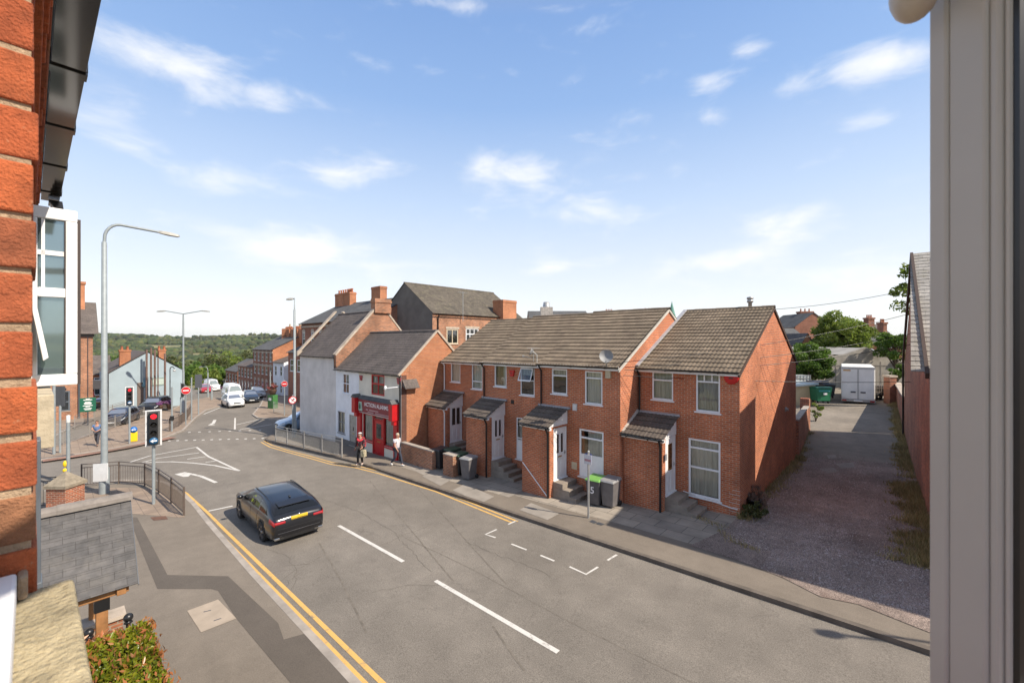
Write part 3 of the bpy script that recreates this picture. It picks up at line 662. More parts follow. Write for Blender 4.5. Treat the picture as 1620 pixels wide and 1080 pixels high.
def door(parent, S, a0, a1, z0, z1, col=None, lights=((.24, .40, .52, .90), (.60, .76, .52, .90)), letter=.44, hinge_side=1, gold=True, panels=True, glassm=None):
    col = col or WHT; mb = MB(); fw = .055
    sbox(mb, S, a0, -.06, z0, a0 + fw, .0, z1); sbox(mb, S, a1 - fw, -.06, z0, a1, .0, z1); sbox(mb, S, a0 + fw, -.06, z1 - fw, a1 - fw, .0, z1); sbox(mb, S, a0 - .03, -.05, z0 - .05, a1 + .03, .05, z0)
    sbox(mb, S, a0 + fw + .004, -.06, z0 + .004, a1 - fw - .004, -.022, z1 - fw - .004)
    W_, Hh = a1 - a0 - 2 * fw, z1 - z0 - fw; b = a0 + fw
    if panels:
        for (x0, x1, y0, y1) in [(.2, .44, .06, .36), (.56, .8, .06, .36)]:
            sbox(mb, S, b + W_ * x0, -.03, z0 + Hh * y0, b + W_ * x1, -.012, z0 + Hh * y1)
    d = mb.build('door', col, parent, bevel=.004)
    g = MB()
    for (x0, x1, y0, y1) in lights: sbox(g, S, b + W_ * x0, -.03, z0 + Hh * y0, b + W_ * x1, -.017, z0 + Hh * y1)
    g.build('pane', glassm or GLASSD, d)
    if letter: l = MB(); sbox(l, S, b + W_ * .34, -.03, z0 + Hh * letter - .02, b + W_ * .66, -.008, z0 + Hh * letter + .03); l.build('letter_plate', plain('brass', (.45, .30, .08), .35, .1, metal=.8) if gold else BLACK, d)
    h = MB(); aa = b + W_ * (.92 if hinge_side > 0 else .08); sbox(h, S, aa - .012, -.03, z0 + Hh * .46, aa + .012, -.005, z0 + Hh * .54); sbox(h, S, aa - .05, -.012, z0 + Hh * .5 - .01, aa + .05, .015, z0 + Hh * .5 + .01); h.build('handle', GALV, d)
    return d

# ================================================================ THE BRICK TERRACE
FLOOR = .40
def pw(crop, x0, x1, y0, y1):
    (ox, oy, s) = crop; return ox + x0 / s, ox + x1 / s, oy + y0 / s, oy + y1 / s
C5 = (640, 460, 3.176); C6 = (960, 460, 2.841)
def wr(v, crop, x0, x1, y0, y1):
    a, b, c, d = pw(crop, x0, x1, y0, y1); m = (a + b) / 2
    return (onv(a, 500, v)[0], onv(b, 500, v)[0], onv(m, d, v)[2], onv(m, c, v)[2])
def terrace(label, uL, uR, v0, vR, ze, zr, wins, porch, gpipe, dish=False, black_fascia=False, dcol=None):
    zg = gz((uL + uR) / 2, v0) + .1; zb = gz(uL, v0) - .3
    T = thing('terraced_house', label, 'house', ((uL + uR) / 2, v0, zg), 0, 'red brick terraced houses'); vb = 2 * vR - v0
    mb = MB(); S = Side('front', v0)
    wall_front(mb, uL, uR, zb, ze + .1, v0, [w[0] for w in wins])
    for u, fl in ((uR, 0), (uL, 1)):
        q = [(u, v0, zb), (u, vb, zb), (u, vb, ze + .02), (u, vR, zr - .06), (u, v0, ze + .02)]; mb.poly(q if not fl else q[::-1])
    mb.poly([(uR, vb, zb), (uL, vb, zb), (uL, vb, ze), (uR, vb, ze)]); w = mb.build('wall', BR, T)
    sc_ = MB(); sc_.box(uL + .02, v0 - .012, FLOOR + 2.5, uR - .02, v0 + .02, FLOOR + 2.56)
    for (r, kw) in wins: window(T, S, *r, **kw)
    # roof
    r = MB(); ov = .22; k = (zr - ze) / (vR - v0)
    tiles(r, uL - (.0), uR + .05, v0 - ov, ze + .09 - k * ov + .0, vR, zr + .05)
    tiles(r, uL, uR + .05, vb + ov, ze + .09 - k * ov, vR, zr + .05, amp=0)
    rf = r.build('roof', TILE, T)
    rd = MB(); ridge(rd, (uL, vR, zr + .05), (uR + .05, vR, zr + .05)); rd.build('ridge_tiles', TILE, rf)
    f = MB(); f.box(uL, v0 - ov + .03, ze - .14, uR + .03, v0 - ov + .055, ze + .03); f.box(uL, v0 - ov + .055, ze - .14, uR, v0 - .002, ze - .125); f.build('fascia', WHT, T)
    gutter(T, (uL + .01, v0 - ov - .04, ze + .0), (uR + .04, v0 - ov - .04, ze + .0))
    vg = MB()
    for a, b in (((uR + .03, v0 - ov + .02, ze - .10 - k * ov + .08), (uR + .03, vR, zr - .03)), ((uR + .03, vb + ov, ze - k * ov - .02), (uR + .03, vR, zr - .03))): vg.bar(a, b, .06, .09)
    vg.build('verge', MORTAR if not black_fascia else plain('dark_bargeboard', (.07, .045, .035), .7), T)
    # porch
    pl, pr, pf, pe, pt = porch; zf = FLOOR; pz = gz(pl, pf) - .1
    p = MB(); SD = Side('side', pr); wall_front(p, pl, pr, pz, pe + .02, pf, []); wall_side(p, pf, v0, pz, pe + .02, pr, [(pf + .26, v0 - .04, zf, zf + 2.12)], .06)
    q = [(pl, pf, pz), (pl, v0, pz), (pl, v0, pt - .1), (pl, pf, pe)]; p.poly(q[::-1]); pwall = p.build('porch_wall', BR, T)
    c = MB(); c.prism([(pr + .012, pf - .02, pe - .02), (pr + .012, v0 - .004, pe - .02), (pr + .012, v0 - .004, pt - .07), (pr + .012, pf - .02, pe + .03)], (-.05, 0, 0))
    for i in range(4): c.box(pr + .013, pf + .1 + i * .27, pe + .02 + .14 * i, pr + .02, v0 - .01, pe + .03 + .14 * i)
    c.build('porch_cladding', WHT, T)
    rr = MB(); tiles(rr, pl - .06, pr + .16, pf - .2, pe + .02, v0 - .003, pt, amp=.016, butt=.03); pr_ = rr.build('porch_roof', TILEP, T)
    fl = MB(); fl.box(pl - .05, v0 - .09, pt - .05, pr + .16, v0 - .004, pt + .05); fl.build('flashing', LEAD, pr_)
    e = MB(); e.box(pl - .05, pf - .13, pe - .12, pr + .1, pf - .003, pe - .02); e.build('porch_fascia', WHT, T)
    gutter(T, (pl - .04, pf - .2, pe - .02), (pr + .14, pf - .2, pe - .02), r=.05)
    if gpipe: downpipe(T, [(pr - .04, pf - .2, pe - .07), (pr - .06, pf - .05, pe - .3), (pr - .06, pf - .05, pz + .25)])
    d = door(T, SD, pf + .27, v0 - .05, zf + .01, zf + 2.11, **(dcol or {}))
    st = MB(); n = max(2, round((zf - gz(pr, pf) - .1) / .19)); h = (zf - .02 - gz(pr, pf) - .1) / n
    for i in range(n): st.box(pr - .05, pf + .2 + .004 * i, gz(pr, pf) + (.0 if i == 0 else .1 + h * i), pr + .5 + .33 * (n - 1 - i), v0 - .02 - .004 * i, gz(pr, pf) + .1 + h * (i + 1) - .0005)
    st.build('door_step', [plain('worn_step_concrete', (.25, .21, .17), .9, .25, 3., bump=.3)], T, bevel=.012)
    return T
cN = lambda m, x0=0.05, x1=.95, y0=.03, y1=.97: (m, x0, x1, y0, y1)
VE, V3, V2, V1 = 16.34, 14.9, 15.3, 16.2
UE0, UE1, U3, U2, U1 = -8.16, -4.34, -12.16, -16.3, -20.83
TE = terrace('end brick house of the terrace with a red alarm box beside the gravel lane', UE0, UE1, VE, 21.4, 5.02, 7.56,
    [(wr(VE, C6, 204, 298, 364, 490), dict(bars=(.70,), curtain=[cN(BLIND)])), (wr(VE, C6, 401, 509, 371, 545), dict(bars=(.78,), vbars=((.34, .78, 1), (.66, .78, 1)), curtain=[cN(BLIND)])),
     (wr(VE, C6, 367, 511, 670, 930), dict(bars=(.50, .84), curtain=[cN(NET)], fw=.07))], (UE0 + .02, -6.58, 15.1, 2.55, 3.26), True, black_fascia=True,
    dcol=dict(lights=((.28, .72, .42, .90),), glassm=plain('amber_door_glass', (.10, .05, .02), .2, .4, 14.)))
T3 = terrace('brick terraced house with a satellite dish and white panelled lower window', U3, UE0, V3, 19.4, 5.10, 7.57,
    [(wr(V3, C5, 740, 817, 392, 518), dict(bars=(.73,), curtain=[cN(BLIND, .05, .95, .7, .97)])), (wr(V3, C5, 906, 994, 404, 570), dict(bars=(.79,), curtain=[cN(NET)])),
     (wr(V3, C5, 878, 1000, 700, 942), dict(bars=(.46, .82), panel=.46, curtain=[cN(NET, .3, .97, .45, .97), cN(TAN, .04, .28, .45, .8)], fw=.07))], (U3 + .02, -10.66, 13.68, 2.63, 3.27), True, dcol={})
T2 = terrace('brick terraced house with an open top window and three dark steps', U2, U3, V2, 19.4, 5.02, 7.50,
    [(wr(V2, C5, 452, 512, 372, 481), dict(curtain=[cN(TAN, .05, .6), cN(NET, .6, .95)])), (wr(V2, C5, 582, 653, 382, 525), dict(bars=(.52,), curtain=[cN(NET, .05, .95, .7, .97)])),
     (wr(V2, C5, 562, 640, 640, 850), dict(bars=(.5,), panel=.46, curtain=[cN(BLIND)]))], (U2 + .02, -14.72, 14.12, 2.47, 3.19), True)
T1 = terrace('brick terraced house next to the red shop with a white downpipe', U1 + .02, U2, V1, 20.3, 4.92, 7.46,
    [(wr(V1, C5, 233, 280, 361, 458), dict(curtain=[cN(NET)])), (wr(V1, C5, 338, 391, 366, 494), dict(bars=(.3,), curtain=[cN(NET)]))], (U1 + .14, -19.0, 15.0, 2.38, 3.13), False,
    dcol=dict(lights=((.14, .44, .46, .92), (.56, .86, .46, .92)), letter=0))
# downpipes on the house fronts
downpipe(TE, [(UE0 + .1, VE - .26, 4.95), (UE0 + .1, VE - .06, 4.7), (UE0 + .1, VE - .06, 3.2)])
downpipe(T3, [(U3 + .12, V3 - .26, 5.05), (U3 + .12, V3 - .06, 4.8), (U3 + .12, V3 - .06, 3.25)])
downpipe(T2, [(U2 + .12, V2 - .26, 4.95), (U2 + .12, V2 - .06, 4.7), (U2 + .12, V2 - .06, 3.2)])
downpipe(T1, [(U1 + .2, V1 - .26, 4.9), (U1 + .2, V1 - .06, 4.65), (U1 + .2, V1 - .06, 3.2)], WHT)
downpipe(T1, [(-19.06, 14.82, 2.3), (-19.1, 14.95, 2.1), (-19.1, 14.95, -.4)], WHT)
# open fanlight on the second house
r = wr(V2, C5, 582, 653, 382, 525); mb = MB(); zt = r[3] - .05; zb_ = r[2] + (r[3] - r[2]) * .52; a0, a1 = r[0] + .05, r[1] - .05
for (x0, x1, y0, y1) in ((0, .05, 0, 1), (.95, 1, 0, 1), (.05, .95, 0, .09), (.05, .95, .91, 1)):
    L_ = a1 - a0; h_ = zt - zb_
    pts = [(a0 + L_ * x, V2 - .01 - (1 - y) * .22, zb_ + h_ * y + .0) for x, y in ((x0, y0), (x1, y0), (x1, y1), (x0, y1))]; mb.prism(pts, (0, -.03, -.01))
sash = mb.build('open_sash', WHT, T2, norm=True)
mb = MB(); mb.poly([(a0 + .03, V2 - .02 - .2, zb_ + .05), (a1 - .03, V2 - .02 - .2, zb_ + .05), (a1 - .03, V2 - .035, zt - .05), (a0 + .03, V2 - .035, zt - .05)]); mb.build('pane', GLASS, sash)
# stepped flashing where the end roof meets the taller neighbour
mb = MB()
for (a, b) in (((UE0 + .05, VE - .2, 5.02), (UE0 + .05, 21.3, 7.55)),): mb.bar((a[0], a[1], a[2] + .10), (b[0], b[1], b[2] + .10), .16, .05)
mb.build('valley_flashing', LEAD, TE)
mb = MB(); mb.bar((UE0 + .03, 15.0, 2.62), (UE0 + .03, VE - .05, 3.3), .12, .06); mb.build('valley_flashing', MORTAR, TE)
# pale saw-tooth brick corner, conduit, vents, plates
mb = MB()
for i in range(7): mb.box(UE1 - (.34 if i % 2 else .22), VE - .006, -.05 + i * .15, UE1 + .004, VE + .1, -.05 + i * .15 + .018)
mb.build('corner_mortar', MORTAR, TE)
mb = MB(); mb.tube([(-6.3, VE - .02, .42), (-4.6, VE - .02, .22), (-4.4, VE - .02, .22)], .018, 6); mb.build('conduit', WHT, TE)
mb = MB(); mb.tube([(U3 + .06, V3 - 1.24, .95), (-10.75, V3 - 1.24, -.2)], .022, 6); mb.build('handrail_pipe', WHT, T3)
def plate(parent, name, S, a, z, w_, h_, mat, d=.02): mb = MB(); sbox(mb, S, a - w_ / 2, -.002, z - h_ / 2, a + w_ / 2, d, z + h_ / 2); return mb.build(name, mat, parent, bevel=.004)
SE, S3, S2, S1 = Side('front', VE), Side('front', V3), Side('front', V2), Side('front', V1)
p = onv(640 + 858 / 3.176, 460 + 584 / 3.176, V3); plate(T3, 'meter_box', S3, p[0], p[2], .2, .28, plain('grey_box', (.55, .55, .53), .6), .06)
p = onv(640 + 853 / 3.176, 460 + 877 / 3.176, V3); plate(T3, 'vent_plate', S3, p[0], p[2], .26, .3, plain('cream_plate', (.5, .43, .30), .7))
p = onv(640 + 543 / 3.176, 460 + 557 / 3.176, V2); plate(T2, 'air_brick', S2, p[0], p[2], .2, .2, BLACK)
p = onv(640 + 1027 / 3.176, 460 + 418 / 3.176, V3); plate(T3, 'junction_box', S3, p[0], p[2], .22, .32, plain('cream_plate', (.5, .43, .30), .7), .1)
mb = MB(); mb.box(-6.53, 15.19, 1.75, -6.50, 15.33, 1.98); mb.build('house_number_plate', plain('grey_plate', (.25, .25, .26), .5), TE)
# gable vent on the end house, gable cable
mb = MB(); mb.tube([(UE1 - .01, 23.9, 2.85), (UE1 + .12, 23.9, 2.85)], .07, 10); mb.box(UE1 - .01, 23.75, 2.75, UE1 + .03, 24.05, 2.95); mb.build('flue_vent', GALV, TE)
mb = MB(); mb.lathe([(.08, 7.4), (.08, 7.85), (.13, 7.87), (.13, 7.97), (.08, 8.0), (.14, 8.02), (.14, 8.1), (.001, 8.14)], (UE1 - .95, 21.55, 0), 12); mb.build('flue_cowl', GALV, TE)

# ================================================================ RED SHOP, WHITE COTTAGE, TALL RENDERED HOUSE
C4 = (460, 420, 3.3737); VS = 13.27; SS = Side('front', VS)
def gabled_x(T, name, uL, uR, v0, vR, zb, ze, zr, wmat, rmat, wins, ov=.15, tk=dict(gauge=.2, amp=0, butt=.012), gable=None, gmat_r=None, ridge_m=None, gut=BLACK):
    vb = 2 * vR - v0; mb = MB(); wall_front(mb, uL, uR, zb, ze + .08, v0, wins); w = mb.build('wall', wmat, T); mb = MB(); mb.poly([(uR, vb, zb), (uL, vb, zb), (uL, vb, ze), (uR, vb, ze)]); mb.build('rear_wall', wmat, T)
    for u, fl in ((uR, 0), (uL, 1)):
        q = [(u, v0, zb), (u, vb, zb), (u, vb, ze), (u, vR, zr - .05), (u, v0, ze)]; g = MB(); g.poly(q if not fl else q[::-1]); g.build('gable_wall', gmat_r or wmat, T)
    r = MB(); k = (zr - ze) / (vR - v0); tiles(r, uL, uR, v0 - ov, ze + .1 - k * ov, vR, zr + .04, **tk); tiles(r, uL, uR, vb + ov, ze + .1 - k * ov, vR, zr + .04, **tk); rf = r.build('roof', rmat, T)
    rd = MB(); ridge(rd, (uL, vR, zr + .04), (uR, vR, zr + .04), .1, .4); rd.build('ridge_tiles', ridge_m or rmat, rf)
    if gut: gutter(T, (uL, v0 - ov - .03, ze + .06 - k * ov), (uR, v0 - ov - .03, ze + .06 - k * ov), gut)
    return w
uS0, uS1 = -25.7, U1 - .0; zs = gz(uS1, VS) - .3
SH = thing('alarm_shop', 'red fronted shop with cream upper wall and an alarm company sign', 'shop', ((uS0 + uS1) / 2, VS, gz(uS0, VS) + .1))
rw = lambda x0, x1, y0, y1: wr(VS, C4, x0, x1, y0, y1)
up = rw(430, 500, 583, 692)
zst = gz(-23, VS) + .1
sw = rw(386, 440, 795, 950); dr = rw(441, 496, 795, 1012); sw2 = rw(497, 556, 815, 978)
zwin0, zwin1 = zst + .62, sw[3] + .05
sw = (sw[0], sw[1], zwin0, zwin1); dr = (dr[0], dr[1], zst + .04, zwin1); sw2 = (sw2[0], sw2[1] + .15, zwin0, zwin1)
gabled_x(SH, 'shop', uS0, uS1, VS, 15.75, zs, 4.28, 6.72, CREAM, SLATE, [up, sw, dr, sw2], gmat_r=BRO)
window(SH, SS, *up, vbars=(.5,), bars=(.55,), frame=RED, curtain=[cN(BLIND, .05, .95, .5, .97)], fw=.09, sill=False)
for r in (sw, sw2): window(SH, SS, *r, frame=RED, curtain=[cN(BLIND, .05, .95, .0, .97)], fw=.07, sill=False, room=.9)
dd = door(SH, SS, dr[0] + .03, dr[1] - .03, dr[2], dr[2] + 2.0, RED, lights=((.22, .78, .46, .92),), letter=.36, panels=False, glassm=GLASSD)
window(SH, SS, dr[0] + .03, dr[1] - .03, dr[2] + 2.02, dr[3], frame=RED, sill=False, fw=.06, glass=GLASSD)
mb = MB()
a = onv(460 + 372 / 3.3737, 700, VS)[0]; b = onv(460 + 566 / 3.3737, 700, VS)[0]
zsg0 = onv(640 - 38, 657, VS)[2]; ztop = zwin1 + .02
mb.box(a - .22, VS - .14, zst - .05, a + .26, VS - .002, ztop + .05); mb.box(b - .16, VS - .14, zst - .05, b + .22, VS - .002, ztop + .05)
mb.box(a + .26, VS - .03, zwin0 - .1, dr[0], VS - .002, zwin0 - .01); mb.box(dr[1], VS - .03, zwin0 - .1, b - .16, VS - .002, zwin0 - .01)
for x in (sw[1] - .01, dr[1] - .01): mb.box(x - .02, VS - .04, zst, x + .06, VS - .002, ztop)
# console boxes either end of the sign, with little pitched lead caps
zc0, zc1 = ztop - .25, ztop + .95
for x0, x1 in ((a - .28, a + .14), (b - .12, b + .26)): mb.box(x0, VS - .46, zc0 + .25, x1, VS - .002, zc1); mb.box(x0 + .05, VS - .32, zc0, x1 - .05, VS - .002, zc0 + .25)
mb.build('shopfront', RED, SH, bevel=.012)
cp = MB()
for x0, x1 in ((a - .32, a + .18), (b - .16, b + .30)): cp.prism([(x0, VS - .5, zc1), (x1, VS - .5, zc1), ((x0 + x1) / 2, VS - .5, zc1 + .22)], (0, .5, 0))
cp.prism([(a + .18, VS - .28, zc1 - .06), (a + .18, VS - .002, zc1 - .06), (a + .18, VS - .002, zc1 + .14)], (b - .16 - a - .18, 0, 0))
cp.build('shopfront_cap', SLATEG, SH, norm=True)
mb = MB(); bx0, bx1, bz0, bz1 = a + .17, b - .15, ztop + .05, zc1 - .08
# sign board leans out a little at the top
mb.prism([(bx0, VS - .16, bz0), (bx0, VS - .10, bz0), (bx0, VS - .20, bz1), (bx0, VS - .26, bz1)], (bx1 - bx0, 0, 0)); sb = mb.build('sign_board', MAROON, SH, norm=True)
tl = math.atan2(.1, bz1 - bz0); cx, cz = (bx0 + bx1) / 2 + .15, (bz0 + bz1) / 2
def on_sign(dx, dz): return Matrix.Translation((cx + dx, VS - .213 + .005 - (dz) * .1 / (bz1 - bz0), cz + dz)) @ Matrix.Rotation(PI / 2 + tl, 4, 'X')
text_mesh('ACTION ALARMS', .355, 'sign_lettering', LETT, sb, on_sign(.03, .14))
SMALL = plain('faded_lettering', (.62, .42, .42), .6, .2, 30.)
mb = MB()
for (x0, x1, dz_) in [(-1.2, -.9, -.17), (-.8, .35, -.17), (-1.0, -.25, -.30), (-.1, 1.5, -.30)]:
    n = int((x1 - x0) / .09)
    for i in range(n): mb.box(cx + x0 + i * .09, VS - .222 - dz_ * .1 / (bz1 - bz0), cz + dz_ - .03, cx + x0 + i * .09 + .055, VS - .19, cz + dz_ + .03)
mb.build('sign_small_print', SMALL, sb)
mb = MB(); mb.box(bx0 + .05, VS - .24, bz0 + .1, bx0 + .42, VS - .12, bz1 - .04); mb.build('sign_emblem_panel', plain('pale_green_panel', (.42, .58, .48), .6, .15, 5.), sb)
mb = MB(); mb.lathe([(.001, 0), (.07, .0), (.09, .2), (.05, .38), (.001, .4)], (bx0 + .235, VS - .22, cz - .2), 8); mb.build('sign_emblem', plain('emblem_green', (.03, .12, .07), .6), sb)
mb = MB()
for (x0, x1, z0_, z1_) in ((bx0, bx1, bz0 - .02, bz0 + .015), (bx1 - .02, bx1 + .01, bz0, bz1)): mb.box(x0, VS - .19 if x0 == bx0 else VS - .27, z0_, x1, VS - .09, z1_)
mb.build('sign_trim', plain('silver_trim', (.6, .58, .55), .4, metal=.4), sb)
# white trims / verge of the shop gable
mb = MB(); mb.bar((U1 + .02, VS - .2, 4.2), (U1 + .02, 15.75, 6.76), .12, .10); mb.bar((U1 + .02, 18.3, 4.25), (U1 + .02, 15.75, 6.76), .10, .12); mb.build('verge', STONEL, SH)
mb = MB(); mb.box(U1 - .1, VS - .012, zs, U1 + .006, VS + .0, 4.2); mb.build('corner_board', plain('grey_paint', (.42, .41, .4), .7), SH)
downpipe(SH, [(U1 - .06, VS - .1, 4.2), (U1 - .06, VS - .06, 3.8), (U1 - .06, VS - .06, zs + .3)], BLACK)
mb = MB(); mb.box(U1 - .0, VS + .0, zs, U1 + .012, VS + .34, 4.2); mb.build('dark_brick_edge', brickmat('dark_edge_brick', (.16, .065, .045), (.12, .05, .04), (.12, .08, .06)), SH)
# security lamp arm, small slate hood on the gable corner
p = onv(633, 612, VS); mb = MB(); mb.tube([(U1 - .15, VS, p[2] + .0), (U1 - .3, VS - .5, p[2] - .02), (U1 - .55, VS - .62, p[2] - .06)], .03, 8); mb.lathe([(.02, 0), (.09, .04), (.06, .22), (.01, .25)], (U1 - .6, VS - .64, p[2] - .16), 8); o = mb.build('security_camera', WHT); tag(o, 'white security camera arm at the corner of the red shop', 'camera')
mb = MB(); mb.prism([(U1 + .02, VS + .05, 3.6), (U1 + .35, VS + .05, 3.45), (U1 + .35, VS + .05, 3.5), (U1 + .02, VS + .05, 3.95)], (0, .95, 0)); mb.build('gable_hood', SLATE, SH, norm=True)

WC = thing('white_cottage', 'white painted cottage between the red shop and the tall grey rendered house', 'house', (-27.3, VS, gz(-27.3, VS) + .1)); VC = VS + .02; SCt = Side('front', VC)
cw = lambda x0, x1, y0, y1: wr(VC, C4, x0, x1, y0, y1)
w1 = cw(278, 311, 577, 682); w2 = cw(253, 290, 778, 893); d1 = cw(314, 352, 797, 940); zc = gz(-26.5, VC) + .1; d1 = (d1[0], d1[1], zc + .1, d1[3])
gabled_x(WC, 'cottage', -29.0, uS0 - .01, VC, 15.75, zs - .3, 4.28, 6.72, WHTP, SLATE, [w1, w2, d1])
DKF = plain('grey_window_frame', (.25, .25, .26), .5)
window(WC, SCt, *w1, bars=(.5,), vbars=(.5,), frame=WHTP, curtain=[cN(BLIND, .1, .9, .6, .97)], fw=.06); window(WC, SCt, *w2, bars=(.5,), vbars=(.5,), frame=DKF, curtain=[cN(NET)], fw=.06)
door(WC, SCt, d1[0] + .02, d1[1] - .02, d1[2], d1[3], plain('weathered_door', (.36, .33, .28), .7, .2), lights=((.42, .58, .5, .62),), letter=.4)
mb = MB()
for (r, e) in ((w2, .14), (d1, .12)):
    mb.box(r[0] - e, VC - .04, r[3], r[1] + e, VC - .002, r[3] + .16); mb.box(r[0] - e, VC - .03, r[2], r[0] - .02, VC - .002, r[3] - .003); mb.box(r[1] + .02, VC - .03, r[2], r[1] + e, VC - .002, r[3] - .003)
mb.build('window_surround', WHTP, WC)
mb = MB(); mb.box(-29.0, VC - .04, zs - .3, -25.75, VC - .002, zc + .35); mb.build('plinth', plain('dark_plinth', (.16, .15, .14), .9), WC)

TH_ = thing('rendered_house', 'tall grey rendered house with a brick chimney gable at the side road corner', 'house', (-32, VS, gz(-32, VS) + .1))
gabled_x(TH_, 'tall', -35.4, -29.0, VS + .05, 16.5, gz(-36, 13) - .3, 5.08, 8.35, GREYR, SLATE, [])
# brick gable parapet with coping above the lower roof, chimney at its top; stone coping at the other end
mb = MB(); vb = 19.75
mb.prism([(-28.99, VS + .06, 4.2), (-28.99, vb, 4.2), (-28.99, vb, 5.2), (-28.99, 16.9, 8.5), (-28.99, 16.1, 8.5), (-28.99, VS - .1, 5.3), (-28.99, VS - .1, 4.4)], (.28, 0, 0)); mb.build('gable_parapet', BR2, TH_, norm=True)
for u0 in (-35.42, -28.85):
    for p, q in (((u0, VS - .15, 5.18), (u0, 16.2, 8.62)), ((u0, 19.85, 5.1), (u0, 16.8, 8.62))): mb = MB(); mb.bar(p, q, .36, .12); mb.build('coping', STONEL, TH_)
mb = MB(); mb.box(-35.6, VS - .2, 4.95, -35.24, VS + .3, 5.35); mb.build('kneeler_stone', STONEL, TH_)
chimney(TH_, -29.15, 16.0, 8.2, -28.55, 17.3, 9.25, 0, BR2)
downpipe(TH_, [(-29.1, VS - .08, 5.0), (-29.1, VS - .05, 4.6), (-29.1, VS - .05, 4.2)])
# ================================================================ BUILDINGS BEHIND THE SHOP
def simple_windows(T, S, rects, frame=None, bars=(.5,), vb=(), glass=None, sill=True, arch=False, mat=None):
    for r in rects:
        f = window(T, S, *r, bars=bars, vbars=vb, frame=frame or WHT, glass=glass or GLASSD, sill=sill, fw=.07)
        if arch:
            mb = MB(); n = 8; a0, a1, zt = r[0] - .1, r[1] + .1, r[3]
            pts = [S((a0 + a1) / 2 - (a1 - a0) / 2 * math.cos(PI * i / n), .03, zt + (a1 - a0) / 2 * .75 * math.sin(PI * i / n)) for i in range(n + 1)]
            mb.prism(pts, Vector(S(0, -.04, 0)) - Vector(S(0, .0, 0))); mb.build('arch', STONEL, f, norm=True)
# dark rendered gable with the mossy roof: ridge runs away from the street
def gabled_y(T, u0, u1, v0, v1, zb, ze, zr, wm, gm, rm, ops=(), ov=.2, tk=dict(gauge=.2, amp=0, butt=.012)):
    um = (u0 + u1) / 2; mb = MB(); wall_side(mb, v0, v1, zb, ze + .05, u1, [o for o in ops]); mb.build('wall', wm, T); mb = MB(); mb.poly([(u0, v1, zb), (u0, v0, zb), (u0, v0, ze), (u0, v1, ze)]); mb.build('far_wall', wm, T)
    q = [(u0, v0, zb), (u1, v0, zb), (u1, v0, ze), (um, v0, zr - .05), (u0, v0, ze)]
    for qq in (q, [(p[0], v1, p[2]) for p in q][::-1]): g = MB(); g.poly(qq); g.build('gable_wall', gm, T)
    k = (zr - ze) / (u1 - um); r = MB(); tiles_v(r, v0 - .08, v1 + .08, u1 + ov, ze + .08 - k * ov, um, zr, **tk); tiles_v(r, v0 - .08, v1 + .08, u0 - ov, ze + .08 - k * ov, um, zr, **tk); rf = r.build('roof', rm, T)
    rd = MB(); ridge(rd, (um, v0 - .08, zr), (um, v1 + .08, zr), .12, .45); rd.build('ridge_tiles', rm, rf)
    return rf
DG = thing('mill_building', 'tall building with dark rendered gable and mossy slate roof', 'building', (-38.6, 25, gz(-38, 25)))
SDG = Side('side', -33.8)
def wru(u, x0, x1, y0, y1):
    a = onu(x0, 500, u)[1]; b = onu(x1, 500, u)[1]; m = (x0 + x1) / 2; return (min(a, b), max(a, b), onu(m, y1, u)[2], onu(m, y0, u)[2])
wA = wru(-33.8, 706.5, 725, 520.5, 544); wB = wru(-33.8, 737, 757, 519.5, 533 + 10)
gabled_y(DG, -43.4, -33.8, 25, 37.9, -2, 8.9, 12.25, BR2, DARKR, SLATEM, [wA, wB])
window(DG, SDG, *wA, vbars=(.5,), frame=plain('pale_timber', (.5, .42, .3), .7), curtain=[cN(BLIND, .05, .95, .65, .97)], fw=.12, sillmat=STONEL); window(DG, SDG, *wB, vbars=((.33), (.66)), bars=(.62,), frame=WHT, fw=.1, sillmat=STONEL)
mb = MB()
for w_ in (wA, wB): sbox(mb, SDG, w_[0] - .1, -.002, w_[3], w_[1] + .1, .04, w_[3] + .22)
mb.build('lintel', STONEL, DG)
gutter(DG, (-33.5, 25, 8.8), (-33.5, 38, 8.8)); downpipe(DG, [(-33.55, 25.6, 8.7), (-33.7, 25.6, 8.3), (-33.7, 25.6, 0)], r=.06)
chimney(DG, -34.6, 34.0, 8.6, -33.0, 36.2, 10.75, 0, BRO)
mb = MB(); p = onu(733, 500, -33.6); mb.tube([(-33.5, 28.6, 8.2), (-33.5, 28.6, 11.2)], .035, 6); mb.bar((-33.5, 28.0, 11.1), (-33.5, 29.2, 11.1), .03, .03)
for i in range(5): mb.bar((-33.75, 28.1 + i * .25, 11.1), (-33.25, 28.1 + i * .25, 11.1), .02, .02)
o = mb.build('television_aerial', GALV); tag(o, 'tall television aerial on the eave of the mossy roofed building', 'aerial')

